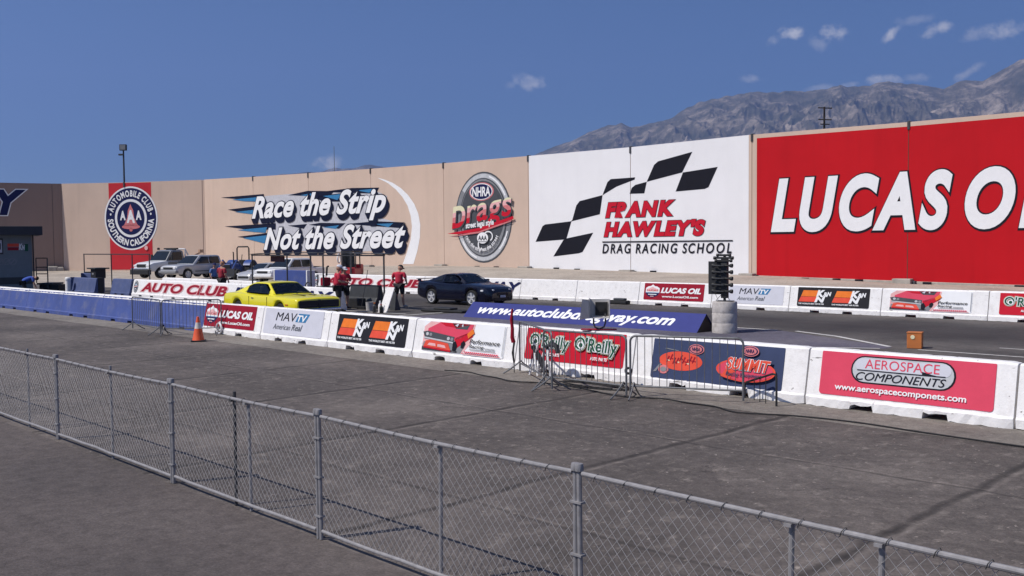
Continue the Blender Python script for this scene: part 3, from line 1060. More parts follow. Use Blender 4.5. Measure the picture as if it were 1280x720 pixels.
# --- racing school
def school_mural():
    cv = wall_canvas(MAIN)
    cv.k = 2
    def z5(l):   # coordinates read from an enlargement (x 3.6, offset 640,150)
        return P(*[(640 + a / 3.6, 150 + b / 3.6) for a, b in l])
    for l in ([(107, 548), (138, 478), (150, 470), (265, 456), (272, 450), (290, 385), (305, 365), (408, 338), (396, 424), (268, 456), (245, 537)],
              [(408, 338), (430, 280), (445, 266), (555, 258), (552, 268), (470, 300)],
              [(187, 614), (232, 540), (250, 532), (366, 507), (318, 594), (300, 600)],
              [(530, 332), (540, 305), (556, 292), (607, 278), (596, 330)],
              [(607, 278), (640, 202), (658, 186), (812, 143), (766, 236)],
              [(737, 322), (770, 236), (926, 211), (885, 302), (868, 310)]):
        cv.poly(z5(l), M_BLACK)
    cv.up()
    def X(px, py=260):
        return MAIN.pix(px, py)[0]
    x0, x1 = X(757), X(844)
    zb, zt = MAIN.pix(760, 272.5)[1], MAIN.pix(762, 253)[1]
    rise1 = MAIN.pix(840, 271)[1] - MAIN.pix(760, 272.5)[1]
    cv.text('FRANK', x0, zb, x1, zt, M_BLACK, bold=.064, shear=.22, grow=.022, spacing=1.14)
    cv.up().text('FRANK', x0, zb, x1, zt, M_RED, bold=.064, shear=.22, spacing=1.14)
    x0, x1 = X(755), X(882)
    zb, zt = MAIN.pix(758, 296.5)[1], MAIN.pix(758, 277)[1]
    cv.k -= 1
    cv.text("HAWLEY'S", x0, zb, x1, zt, M_BLACK, bold=.064, shear=.22, grow=.022, spacing=1.14)
    cv.up().text("HAWLEY'S", x0, zb, x1, zt, M_RED, bold=.064, shear=.22, spacing=1.14)
    z = MAIN.pix(800, 302)[1]
    cv.rect(X(753), X(916.5), z - .04, z + .04, M_BLACK)
    x0, x1 = X(753), X(915)
    zb, zt = MAIN.pix(755, 316.8)[1], MAIN.pix(757, 304.8)[1]
    cv.text('DRAG RACING SCHOOL', x0, zb, x1, zt, M_BLACK, bold=.018, shear=.18, spacing=1.22)
    cv.build('racing_school_mural', main)
school_mural()
# --- oil advert
def oil_mural():
    cv = wall_canvas(MAIN)
    cv.k = 2
    def X(px, py=260):
        return MAIN.pix(px, py)[0]
    zb = MAIN.pix(980, 285.7)[1]
    zt = MAIN.pix(985, 223)[1]
    x0, x1 = X(964), X(1190.5)
    x2 = X(1206)
    w = (x1 - x0)
    vL, _ = tgeo('LUCAS', .049, .24, 1.17)
    wl = max(q[0] for q in vL) - min(q[0] for q in vL)
    vO, _ = tgeo('OIL', .049, .24, 1.17)
    wO = max(q[0] for q in vO) - min(q[0] for q in vO)
    x3 = x2 + w * wO / wl
    refs = {}
    for s_, a, b in (('LUCAS', x0, x1), ('OIL', x2, x3)):
        vs, _ = tgeo(s_, .049, .24, 1.17)
        bx = [q[0] for q in vs]
        ref = (min(bx), 0.0, max(bx), .73)
        cv.k = 2
        cv.text(s_, a, zb, b, zt, M_BLACK, bold=.049, shear=.24, spacing=1.17, grow=.024, dx=.03, dy=-.03, ref=ref)
        cv.k = 3
        cv.text(s_, a, zb, b, zt, M_WHITE, bold=.049, shear=.24, spacing=1.17, ref=ref)
    cv.build('oil_advert_mural', main)
oil_mural()

# ---- short wall with the motoring club emblem
def topz(pl, px, py):
    return pl.pix(px, py)[1]
jx = [0.0, AAA.pix(157, 300)[0], AAA.len - .02]
jt = [topz(AAA, 81, 229.5), topz(AAA, 157, 228), JT[0]]
aaa = wall_section(AAA, 'tan sound wall section with a red stripe and round navy club emblem', jx, jt, lambda i: M_TAN)
cv = wall_canvas(AAA)
xa, xb = AAA.pix(137.5, 300)[0], AAA.pix(190.5, 300)[0]
zm = AAA.pix(160, 313)[1]
cv.rect(xa, xb, AAA.pix(160, 337)[1], jt[1] - .05, M_RSTRIPE)
def emblem(cv, pl):
    xl, xr = pl.pix(130.8, 272)[0], pl.pix(197.2, 272)[0]
    cx, rx = (xl + xr) / 2, (xr - xl) / 2
    za, zb = pl.pix(164, 233)[1], pl.pix(164, 312.5)[1]
    cz, rz_ = (za + zb) / 2, (za - zb) / 2
    cv.up().ell(cx, cz, rx, rz_, M_WHITE, n=64)
    cv.up().ell(cx, cz, rx * .945, rz_ * .95, M_NAVY, n=64)
    cv.up().ell(cx, cz, rx * .60, rz_ * .60, M_WHITE, n=48)
    cv.up().ell(cx, cz, rx * .515, rz_ * .52, M_NAVY, n=48)
    cv.arc_text('AUTOMOBILE CLUB', cx, cz, rx * .69, rz_ * .69, rad(90), rad(150), rx * .20, M_WHITE, True, bold=.04)
    cv.arc_text('SOUTHERN CALIFORNIA', cx, cz, rx * .865, rz_ * .865, rad(-90), rad(178), rx * .20, M_WHITE, False, bold=.04)
    for sx in (-1, 1):
        cv.ell(cx + sx * rx * .755, cz + rz_ * .13, rx * .03, rx * .04, M_WHITE, n=12)
    cv.up().poly([(cx - rx * .30, cz - rz_ * .24), (cx - rx * .24, cz - rz_ * .19), (cx - rx * .13, cz + rz_ * .02), (cx - rx * .10, cz + rz_ * .25), (cx - rx * .03, cz + rz_ * .38), (cx, cz + rz_ * .45),
                   (cx + rx * .03, cz + rz_ * .38), (cx + rx * .10, cz + rz_ * .25), (cx + rx * .13, cz + rz_ * .02), (cx + rx * .24, cz - rz_ * .19), (cx + rx * .30, cz - rz_ * .24)], M_ROSE)
    cv.ell(cx, cz - rz_ * .27, rx * .34, rz_ * .075, M_ROSE, n=24)
    cv.ell(cx, cz - rz_ * .36, rx * .06, rz_ * .06, M_ROSE, n=16)
    cv.up().text('A', cx - rx * .155, cz - rz_ * .15, cx + rx * .165, cz + rz_ * .26, M_WHITE, bold=.05)
    cv.text('A', cx - rx * .40, cz - rz_ * .06, cx - rx * .185, cz + rz_ * .24, M_WHITE, bold=.05)
    cv.text('A', cx + rx * .195, cz - rz_ * .06, cx + rx * .41, cz + rz_ * .24, M_WHITE, bold=.05)
    cv.ell(*pl.pix(183.2, 309.8), .2, .24, M_PINKW, n=16)
emblem(cv, AAA)
cv.build('club_emblem_mural', aaa)
br = MB()
br.box(jx[1] - .07, jx[1] + .07, -.09, .3, jt[1] - .5, jt[1] + .02, M_DSTEEL)
br.build('lifting_bracket', aaa)
for xa_, xb_, zt_ in ((AAA.len - .2, AAA.len + .2, jt[2] - .02), (-.5, .2, jt[0] - .02)):
    br = MB()
    br.box(xa_, xb_, .04, .5, -.1, zt_, M_TAN)
    br.build('corner_post', aaa)
# ---- shaded wall at the far left
dj = [0.0, DARK.len - 26, DARK.len - 17.2, DARK.len - 8.4, DARK.pix(67, 300)[0], DARK.len - .3]
dj = [0.0, DARK.pix(67, 300)[0] - 17.8, DARK.pix(67, 300)[0] - 8.9, DARK.pix(67, 300)[0], DARK.len - .03]
dt = [topz(DARK, 40, 229)] * 4 + [jt[0]]
dark = wall_section(DARK, 'shaded tan sound wall section behind the grey booth with huge blue lettering', dj, dt, lambda i: M_TANSHADE)
cv = wall_canvas(DARK)
# "WAY", the last letters of the circuit's name, only the Y falls inside the picture
xY0, xY1 = DARK.pix(-6, 260)[0], DARK.pix(33, 260)[0]
zb, zt = DARK.pix(12, 269)[1], DARK.pix(12, 237)[1]
cv.text('Y', xY0, zb, xY1, zt, M_WHITE, bold=.05, shear=.25, grow=.03)
wY = xY1 - xY0
cv.text('A', xY0 - wY * .95, zb, xY0 + wY * .02, zt, M_WHITE, bold=.05, shear=.25, grow=.03)
cv.text('W', xY0 - wY * 2.35, zb, xY0 - wY * .92, zt, M_WHITE, bold=.05, shear=.25, grow=.03)
cv.up().text('Y', xY0, zb, xY1, zt, M_NAVY, bold=.05, shear=.25)
cv.text('A', xY0 - wY * .95, zb, xY0 + wY * .02, zt, M_NAVY, bold=.05, shear=.25)
cv.text('W', xY0 - wY * 2.35, zb, xY0 - wY * .92, zt, M_NAVY, bold=.05, shear=.25)
cv.build('name_mural', dark)

# ---- bank between the far barriers and the walls
front = [(20, 33.9), (0, 33.9), (-20, 33.9), (-40, 33.9), (-48, 33.6), (-54, 29.0), (-58, 27.0), (-66, 26.0), (-78, 25.0), (-95, 25.0)]
front = [T(a, b) for a, b in front]
back = [MAIN.world(JX[-1], base_at(JX[-1])), MAIN.world(MAIN.pix(1136, 350)[0], .3), MAIN.world(*MAIN.pix(940, 342)), MAIN.world(*MAIN.pix(700, 334.2)), MAIN.world(*MAIN.pix(554, 330)), MAIN.world(*MAIN.pix(400, 333)),
        MAIN.world(0.0, base_at(0)), AAA.world(*AAA.pix(190, 337)), AAA.world(0.2, .35), DARK.world(DARK.len - 28, .35)]
def resample(pl, n):
    L = [0]
    for a, b in zip(pl[:-1], pl[1:]):
        L.append(L[-1] + (b - a).length)
    out = []
    for i in range(n):
        d = L[-1] * i / (n - 1)
        for j in range(len(pl) - 1):
            if d <= L[j + 1] + 1e-6:
                out.append(pl[j].lerp(pl[j + 1], (d - L[j]) / (L[j + 1] - L[j])))
                break
    return out
bank = MB()
nr, nc = 26, 90
vs, fs = [], []
fr = [f for f in front]
grid = []
nseg = len(front) - 1
for i in range(nc):
    u = i / (nc - 1) * nseg
    j = min(int(u), nseg - 1)
    a = front[j].lerp(front[j + 1], u - j)
    b = back[j].lerp(back[j + 1], u - j)
    for k in range(nr):
        w = k / (nr - 1)
        p = a.lerp(b, w)
        ww = min(1, w * 1.25)
        z = (b.z - .12) * (ww * ww * (3 - 2 * ww))
        z += .06 * noise.noise(Vector((p.x * .25, p.y * .25, 3))) * min(1, w * 4) * (1 - max(0, w - .9) * 9)
        vs.append((p.x, p.y, z - .006 + (.01 if k else 0)))
for i in range(nc - 1):
    for k in range(nr - 1):
        q = i * nr + k
        fs.append((q, q + 1, q + nr + 1, q + nr))
bank.add(vs, fs, M_BANK, True)
def bank_z(x, y):
    best, bz = 1e9, 0
    for v in vs:
        d = (v[0] - x) ** 2 + (v[1] - y) ** 2
        if d < best:
            best, bz = d, v[2]
    return bz
tag(bank.build('bank', None), kind='structure')

# ---- mountains --------------------------------------------------
def mountain_range(name, prof, r_ridge, r0, r1, seed, nrad=120, nang=420, rough=1.0, mt=None):
    # prof: ridge line, list of (px, py); built as a real terrain with gullies
    az, hh = [], []
    for px, py in prof:
        d = pdir(px, py)
        az.append(math.atan2(d.x, d.y))
        hh.append(CAM_H + d.z / math.hypot(d.x, d.y) * r_ridge)
    def ridge(a):
        if a <= az[0]:
            return hh[0]
        for i in range(len(az) - 1):
            if a <= az[i + 1]:
                f = (a - az[i]) / (az[i + 1] - az[i])
                return hh[i] + (hh[i + 1] - hh[i]) * f
        return hh[-1]
    vs, fs = [], []
    a0, a1 = az[0], az[-1]
    for i in range(nang + 1):
        a = a0 + (a1 - a0) * i / nang
        h = ridge(a)
        for k in range(nrad + 1):
            f = k / nrad
            r = r0 + (r1 - r0) * f
            fr_ = (r - r0) / (r_ridge - r0)
            x, y = math.sin(a) * r, math.cos(a) * r
            if fr_ <= 1:
                base = h * (fr_ ** 1.15)
            else:
                base = h * max(0, 1 - (fr_ - 1) * 1.6)
            # ridged erosion noise, strongest half way up the slope
            amp = 4 * max(0, fr_) * (1 - min(1, fr_)) if fr_ <= 1 else 0
            n1 = 0
            ua, ur = a * 9000.0, r + 700 * noise.noise(Vector((a * 9, r * .0006, seed)))
            for o, (fq, am) in enumerate(((.00045, 1.0), (.0011, .62), (.0024, .42), (.0052, .27), (.011, .16), (.024, .09))):
                q = Vector((ua * fq + seed + .35 * noise.noise(Vector((ua * fq * .6, ur * fq * .6, 5))), ur * fq * .45, o * 7.3))
                n1 += am * (1 - 2 * abs(noise.noise(q)))
            z = base + (n1 - 1.2) * amp * h * .17 * rough - (1 - min(1, fr_)) * 40
            if fr_ > .86:
                cr = 1 - min(1, abs(fr_ - 1) / .14)
                z += cr * h * (.012 * noise.noise(Vector((ua * .006, 2, seed))) + .008 * noise.noise(Vector((ua * .017, 5, seed))))
            vs.append((x, y, z))
    m_ = nrad + 1
    for i in range(nang):
        for k in range(nrad):
            q = i * m_ + k
            fs.append((q, q + 1, q + m_ + 1, q + m_))
    mb = MB()
    mb.add(vs, fs, mt, False)
    o = mb.build(name, None, fix=False)
    return tag(o, kind='structure')
def mountain_mat(name):
    m = bpy.data.materials.new(name)
    m.use_nodes = True
    nt = m.node_tree
    b = nt.nodes['Principled BSDF']
    b.inputs['Roughness'].default_value = .95
    b.inputs['Specular IOR Level'].default_value = 0.1
    tcn = N(nt, 'ShaderNodeTexCoord')
    n1 = N(nt, 'ShaderNodeTexNoise', ins={'Scale': .0045, 'Detail': 10.0, 'Roughness': .74})
    nt.links.new(tcn.outputs['Object'], n1.inputs['Vector'])
    r = N(nt, 'ShaderNodeValToRGB')
    els = r.color_ramp.elements
    els[0].position, els[0].color = .36, (.065, .068, .045, 1)
    els[1].position, els[1].color = .74, (.68, .58, .48, 1)
    e = els.new(.50)
    e.color = (.15, .13, .095, 1)
    e = els.new(.60)
    e.color = (.36, .30, .24, 1)
    nt.links.new(n1.outputs['Fac'], r.inputs['Fac'])
    nt.links.new(r.outputs['Color'], b.inputs['Base Color'])
    n2 = N(nt, 'ShaderNodeTexNoise', ins={'Scale': .009, 'Detail': 8.0, 'Roughness': .7})
    nt.links.new(tcn.outputs['Object'], n2.inputs['Vector'])
    bp = N(nt, 'ShaderNodeBump', ins={'Strength': 1.0, 'Distance': 60.0})
    nt.links.new(n2.outputs['Fac'], bp.inputs['Height'])
    nt.links.new(bp.outputs['Normal'], b.inputs['Normal'])
    return m
M_MTN = mountain_mat('mountain_rock_and_chaparral')
ridge_prof = [(560, 240), (640, 205), (670, 191.7), (695.5, 182), (720.5, 173.6), (737, 164), (759, 157), (776, 154), (790, 160), (812, 154), (834, 150), (858, 135), (874, 128), (890, 124), (909, 120), (925, 117), (940, 115), (955, 115.5),
              (971, 113), (988, 113), (1005, 113.5), (1018, 112), (1032, 110.7), (1042, 107.5), (1050, 106), (1060, 109), (1074, 108), (1088, 105), (1101, 102), (1112, 101), (1125, 103), (1140, 104.5), (1160, 107), (1172, 109), (1180, 110), (1192, 105),
              (1204, 101), (1216, 100), (1228, 99), (1236, 96), (1246, 90), (1256, 84), (1266, 79), (1273, 74), (1280, 71), (1300, 62), (1330, 60), (1380, 52), (1480, 60), (1600, 70)]
mountain_range('mountains', ridge_prof, 9000, 5200, 11200, 3.1, nrad=200, nang=860, mt=M_MTN)
far_prof = [(240, 228), (300, 222), (335, 218.5), (350, 216), (365, 215), (380, 213.2), (395, 212.5), (404, 211), (412, 208.5), (420, 207.5), (428, 209), (440, 208), (450, 206), (458, 204.8), (464, 204.5), (472, 206.5), (484, 208), (500, 209), (540, 212), (600, 218)]
mountain_range('far_hills', far_prof, 10400, 9000, 11500, 9.7, nrad=40, nang=120, rough=.6, mt=M_MTN)

# ---- haze: one closed box of thin even air round the camera and the scene
hz = MB()
hz.box(-8500, 8500, -3000, 13500, -1.5, 2450, M_WHITE)
ho = hz.build('haze', None)
hm = bpy.data.materials.new('thin_air')
hm.use_nodes = True
hnt = hm.node_tree
hnt.nodes.clear()
o_ = N(hnt, 'ShaderNodeOutputMaterial')
pv = N(hnt, 'ShaderNodeVolumePrincipled', ins={'Color': (.34, .50, 1.0, 1), 'Density': 9.0e-5, 'Anisotropy': 0.2})
hnt.links.new(pv.outputs[0], o_.inputs['Volume'])
ho.data.materials.clear()
ho.data.materials.append(hm)
tag(ho, kind='stuff')

# ================================================================== BARRIERS
def barrier_mesh(L, seed, mt, top_mt=None, H=.90, D=.62, tt=.21, chip=1.0, slots=(.30, .66)):
    r = random.Random(seed)
    mb = MB()
    xs = []
    n = 30
    for i in range(n + 1):
        xs.append(L * i / n)
    for f in slots:
        for e in (-.19, -.17, .17, .19):
            xs.append(L * f + e)
    xs = sorted(x for x in xs if 0 <= x <= L)
    rings = []
    for x in xs:
        pocket = any(abs(x - L * f) < .18 for f in slots)
        edge = min(x, L - x)
        j = lambda a: r.uniform(-a, a) * chip
        zb = .085 + j(.02) if pocket else (.0 if r.random() > .25 else .012 * chip)
        ec = .035 * max(0, 1 - edge / .12) * chip
        rings.append([Vector(q) for q in ((x, .0 + ec + j(.006), zb), (x, .0 + ec * .6 + j(.006), .135 + j(.008)), (x, .045 + j(.004), .165 + j(.006)), (x, tt - .02 + j(.003), H - .035), (x, tt + .02, H - ec * .4 + j(.004)),
                      (x, D - tt - .02, H - ec * .4 + j(.004)), (x, D - tt + .02, H - .035), (x, D - .045, .165), (x, D, .135), (x, D, zb))])
    mb.loft(rings, mt, smooth=False)
    if top_mt:      # painted cap
        vs = []
        for x in (0.02, L - .02):
            vs += [Vector((x, tt - .035, H - .10)), Vector((x, tt - .017, H - .028)), Vector((x, tt + .015, H + .008)), Vector((x, D - tt - .015, H + .008)), Vector((x, D - tt + .03, H - .05))]
        mb.add(vs, [(i, i + 5, i + 6, i + 1) for i in range(4)], top_mt)
    return mb
def face_canvas(tt=.21, H=.90, lift=.004):
    # u along the barrier, v up the sloping face measured from its foot (z .165) to the top edge
    y0, z0, y1, z1 = .045, .165, tt - .02, H - .035
    dy, dz = (y1 - y0), (z1 - z0)
    l = math.hypot(dy, dz)
    ny, nz_ = -dz / l, dy / l
    def fn(u, v, k):
        f = v / l
        off = lift * k + .010
        return Vector((u, y0 + dy * f + ny * off, z0 + dz * f + nz_ * off))
    return Canvas(fn), l
FACE = math.hypot(.21 - .02 - .045, .90 - .035 - .165)

def ban_board(root, L, x0, x1, v0, v1, mt, r=.05, th=.012):
    cv, l = face_canvas()
    # a thin sheet with its own edge
    pts = []
    for cx, cy, a0 in ((x1 - r, v0 + r, -90), (x1 - .015, v1 - .015, 0), (x0 + .015, v1 - .015, 90), (x0 + r, v0 + r, 180)):
        rr = r if a0 in (-90, 180) else .015
        for i in range(5):
            a = rad(a0 + 90 * i / 4)
            pts.append((cx + rr * math.cos(a), cy + rr * math.sin(a)))
    top = [cv.fn(a, b, 0) for a, b in pts]
    nrm = (cv.fn(0, 0, 1) - cv.fn(0, 0, 0)).normalized()
    bot = [q - nrm * (th - .001) for q in top]
    k = len(pts)
    tris = tessellate_polygon([[Vector((a, b, 0)) for a, b in pts]])
    cv.mb.add(top + bot, [tuple(t) for t in tris] + [(i, (i + 1) % k, k + (i + 1) % k, k + i) for i in range(k)], mt)
    o = cv.mb.build('banner', root, fix=False)
    c2, _ = face_canvas()
    return o, c2

def art_aero(c, x0, x1, v0, v1):
    w, h = x1 - x0, v1 - v0
    X = lambda f: x0 + w * f
    Y = lambda f: v0 + h * f
    c.rrect(X(.19), X(.795), Y(.33), Y(.95), h * .30, M_BLACK)
    c.up().rrect(X(.20), X(.785), Y(.36), Y(.92), h * .275, M_SILVER)
    c.up().rrect(X(.215), X(.77), Y(.62), Y(.89), h * .13, M_LGREY)
    c.up().text('AEROSPACE', X(.275), Y(.67), X(.705), Y(.88), M_PINK, bold=.0, spacing=1.02)
    c.rect(X(.23), X(.74), Y(.615), Y(.635), M_BLACK)
    c.poly([(X(.61), Y(.70)), (X(.63), Y(.68)), (X(.66), Y(.655)), (X(.69), Y(.635)), (X(.61), Y(.635))], M_BLACK)
    c.text('COMPONENTS', X(.225), Y(.40), X(.745), Y(.58), M_BLACK, bold=.0, shear=.3)
    c.text('www.aerospacecomponets.com', X(.10), Y(.09), X(.86), Y(.25), M_WHITE, bold=.022)
def art_summit(c, x0, x1, v0, v1):
    w, h = x1 - x0, v1 - v0
    X = lambda f: x0 + w * f
    Y = lambda f: v0 + h * f
    r = random.Random(4)
    c.ell(X(.235), Y(.48), w * .175, h * .235, M_ORED)
    c.up()
    # illegible script and hot-rod outline of the faded series badge
    for i in range(9):
        a = X(.12) + w * .026 * i
        b = Y(.50 + .05 * math.sin(i * 1.9))
        c.poly([(a, b - h * .07), (a + w * .009, b - h * .07), (a + w * .027, b + h * .08), (a + w * .016, b + h * .09)], M_DRED)
        c.poly([(a + w * .006, b - h * .02), (a + w * .03, b - h * .045), (a + w * .03, b - h * .01)], M_CREAM if i % 3 == 0 else M_DRED)
    c.poly([(X(.10), Y(.76)), (X(.22), Y(.72)), (X(.21), Y(.74)), (X(.11), Y(.78))], M_MGREY)
    c.poly([(X(.02), Y(.16)), (X(.07), Y(.38)), (X(.085), Y(.37)), (X(.045), Y(.17))], M_MGREY)
    c.ell(X(.105), Y(.24), w * .042, h * .11, M_ROSE)
    c.up().ell(X(.105), Y(.24), w * .025, h * .06, M_MGREY)
    for cx, sc in ((.355, 1.0), (.765, 1.0)):
        cy = .80 if cx < .5 else .86
        c.up().ell(X(cx), Y(cy), w * .062, h * .125, M_ROSE)
        c.up().ell(X(cx), Y(cy), w * .054, h * .105, M_NAVY)
        c.up().ell(X(cx), Y(cy), w * .046, h * .088, M_ROSE)
        c.up().text('NHRA', X(cx - .032), Y(cy - .045), X(cx + .032), Y(cy + .045), M_NAVY, bold=.03)
    c.up().ell(X(.745), Y(.40), w * .215, h * .27, M_ORED)
    c.up().ell(X(.745), Y(.40), w * .20, h * .245, M_PINK)
    c.up().poly([(X(.57), Y(.22)), (X(.64), Y(.16)), (X(.72), Y(.62)), (X(.66), Y(.66))], M_ORED)
    c.up().text('SUMMIT', X(.605), Y(.40), X(.925), Y(.69), M_NAVY, bold=.05, shear=.25, grow=.05, rise=-.02)
    c.up().text('SUMMIT', X(.605), Y(.40), X(.925), Y(.69), M_WHITE, bold=.05, shear=.25, grow=.02, rise=-.02)
    c.up().text('SUMMIT', X(.605), Y(.40), X(.925), Y(.69), M_ORED, bold=.03, shear=.25, rise=-.02)
    c.text('Racing Equipment', X(.61), Y(.22), X(.87), Y(.34), M_SLATE, bold=.02, shear=.2)
def art_oreilly(c, x0, x1, v0, v1):
    w, h = x1 - x0, v1 - v0
    X = lambda f: x0 + w * f
    Y = lambda f: v0 + h * f
    for ox in (.05, .53):
        b = (X(ox), Y(.33), X(ox + .41), Y(.84))
        for g_, mt, k in ((.095, M_CREAM, 0), (.068, M_GREEN, 1), (.045, M_WHITE, 2), (.0, M_GREEN, 3)):
            c.up().text("O'Reilly", *b, mt, bold=.015, grow=g_, shear=.05, spacing=1.0, rise=-.04)
        c.up()
        c.ell(X(ox + .062), Y(.575), w * .030, h * .115, M_WHITE)
        c.up().ell(X(ox + .062), Y(.575), w * .018, h * .07, M_GREEN)
        c.text('AUTO PARTS', X(ox + .17), Y(.15), X(ox + .33), Y(.25), M_WHITE, bold=.04)
def art_perf(c, x0, x1, v0, v1):
    w, h = x1 - x0, v1 - v0
    X = lambda f: x0 + w * f
    Y = lambda f: v0 + h * f
    q = lambda l: [(X(a), Y(b)) for a, b in l]
    c.poly(q([(.005, .02), (.52, .02), (.60, .34), (.64, .98), (.08, .98), (.005, .80)]), M_PINKW)
    c.up()
    c.poly(q([(.005, .02), (.50, .02), (.53, .20), (.44, .42), (.02, .30)]), M_MGREY)
    c.poly(q([(.005, .02), (.46, .02), (.46, .09), (.005, .14)]), M_SHADE)
    c.up()
    c.poly(q([(.06, .74), (.20, .96), (.62, .97), (.60, .72), (.48, .50), (.41, .42), (.06, .60)]), M_PINK)
    c.poly(q([(.42, .50), (.60, .74), (.63, .60), (.50, .30), (.44, .16), (.41, .20)]), M_RED)
    c.up()
    c.poly(q([(.20, .975), (.28, .86), (.43, .83), (.60, .97)]), M_RED)
    c.poly(q([(.36, .975), (.41, .80), (.55, .80), (.58, .975)]), M_SHADE)
    c.poly(q([(.0, .62), (.06, .66), (.41, .53), (.40, .34), (.03, .44)]), M_SHADE)
    c.up()
    c.poly(q([(.02, .46), (.40, .36), (.40, .31), (.02, .41)]), M_SILVER)
    for a in (.06, .335):
        c.ell(X(a), Y(.56 if a < .2 else .46), w * .018, h * .055, M_SILVER)
        c.ell(X(a + .045), Y(.545 if a < .2 else .448), w * .018, h * .055, M_MGREY)
    c.poly(q([(.05, .33), (.12, .38), (.34, .30), (.38, .08), (.03, .15)]), M_ORED)
    c.poly(q([(.03, .145), (.38, .075), (.38, .03), (.03, .10)]), M_RED)
    c.up().poly(q([(.10, .27), (.18, .26), (.19, .17), (.08, .19)]), M_PINKW)
    c.poly(q([(.21, .25), (.30, .23), (.32, .14), (.21, .165)]), M_PINKW)
    c.poly(q([(.40, .34), (.43, .40), (.455, .26), (.44, .08), (.40, .10)]), M_BLACK)
    c.poly(q([(.50, .36), (.53, .44), (.55, .36), (.53, .2), (.50, .2)]), M_BLACK)
    c.poly(q([(.56, .66), (.62, .84), (.645, .7), (.58, .52)]), M_ORANGE)
    c.poly(q([(.40, .90), (.43, .96), (.445, .96), (.43, .86)]), M_LGREY)
    c.poly(q([(.48, .90), (.49, .96), (.50, .96), (.50, .86)]), M_LGREY)
    c.text('Performance', X(.60), Y(.37), X(.95), Y(.51), M_BLACK, bold=.012, shear=.2)
    c.text('Racing', X(.60), Y(.20), X(.775), Y(.335), M_BLACK, bold=.012, shear=.2)
    c.rect(X(.61), X(.91), Y(.165), Y(.182), M_BLACK)
    for i in range(8):      # line too small to read
        c.rect(X(.785 + i * .015), X(.795 + i * .015), Y(.225), Y(.26), M_MGREY)
    for i in range(17):
        c.rect(X(.55 + i * .0235), X(.569 + i * .0235), Y(.06), Y(.105), M_PINK)
    c.rect(X(.52), X(.97), Y(.015), Y(.035), M_RED)
    c.poly(q([(.985, .06), (.99, .06), (.992, .97), (.987, .97)]), M_MGREY)
def art_kn(c, x0, x1, v0, v1):
    w, h = x1 - x0, v1 - v0
    X = lambda f: x0 + w * f
    Y = lambda f: v0 + h * f
    for ox in (.035, .51):
        c.poly([(X(ox + .015), Y(.52)), (X(ox + .25), Y(.52)), (X(ox + .285), Y(.84)), (X(ox + .045), Y(.84))], M_ORANGE)
        c.poly([(X(ox - .015), Y(.24)), (X(ox + .225), Y(.24)), (X(ox + .25), Y(.505)), (X(ox + .013), Y(.505))], M_ORED)
        c.up().text('K', X(ox + .235), Y(.50), X(ox + .355), Y(.87), M_WHITE, bold=.06, shear=.22)
        c.text('N', X(ox + .215), Y(.22), X(ox + .365), Y(.53), M_WHITE, bold=.06, shear=.22)
        c.text('&', X(ox + .335), Y(.52), X(ox + .395), Y(.76), M_WHITE, bold=.04, shear=.1)
        c.text('N', X(ox + .385), Y(.56), X(ox + .445), Y(.78), M_WHITE, bold=.05, shear=.2)
        c.text("THE WORLD'S BEST AIR FILTER", X(ox - .015), Y(.10), X(ox + .355), Y(.175), M_WHITE, bold=.03)
        c.k -= 1
def art_mav(c, x0, x1, v0, v1):
    w, h = x1 - x0, v1 - v0
    X = lambda f: x0 + w * f
    Y = lambda f: v0 + h * f
    c.text('MAV', X(.20), Y(.53), X(.565), Y(.86), M_BLACK, bold=.0, shear=.18)
    c.poly([(X(.545), Y(.53)), (X(.715), Y(.53)), (X(.765), Y(.80)), (X(.775), Y(.86)), (X(.595), Y(.86))], M_BLUE)
    c.up().text('TV', X(.575), Y(.55), X(.735), Y(.80), M_WHITE, bold=.03, shear=.2)
    c.text('American', X(.175), Y(.19), X(.475), Y(.40), M_SHADE, bold=-.006, shear=.32)
    c.text('Real', X(.50), Y(.19), X(.68), Y(.43), M_SHADE, bold=.004, shear=.32)
def art_lucas(c, x0, x1, v0, v1):
    w, h = x1 - x0, v1 - v0
    X = lambda f: x0 + w * f
    Y = lambda f: v0 + h * f
    q = lambda l: [(X(a), Y(b)) for a, b in l]
    c.poly(q([(.03, .42), (.03, .70), (.07, .80), (.11, .82), (.145, .92), (.18, .82), (.22, .80), (.265, .70), (.265, .42)]), M_WHITE)
    c.poly(q([(.035, .39), (.26, .39), (.235, .25), (.145, .12), (.06, .25)]), M_NAVY)
    c.up().poly(q([(.045, .50), (.05, .64), (.10, .70), (.145, .78), (.19, .70), (.245, .64), (.25, .50)]), M_PINKW)
    c.rect(X(.03), X(.265), Y(.405), Y(.44), M_BLUE)
    c.rect(X(.075), X(.22), Y(.30), Y(.345), M_WHITE)
    c.rect(X(.115), X(.175), Y(.19), Y(.235), M_PINKW)
    c.text('LUCAS', X(.055), Y(.52), X(.24), Y(.62), M_RED, bold=.04)
    c.text('LUCAS OIL', X(.29), Y(.42), X(.955), Y(.75), M_WHITE, bold=.05, shear=.25)
    c.text('www.LucasOil.com', X(.315), Y(.16), X(.915), Y(.29), M_WHITE, bold=.03)

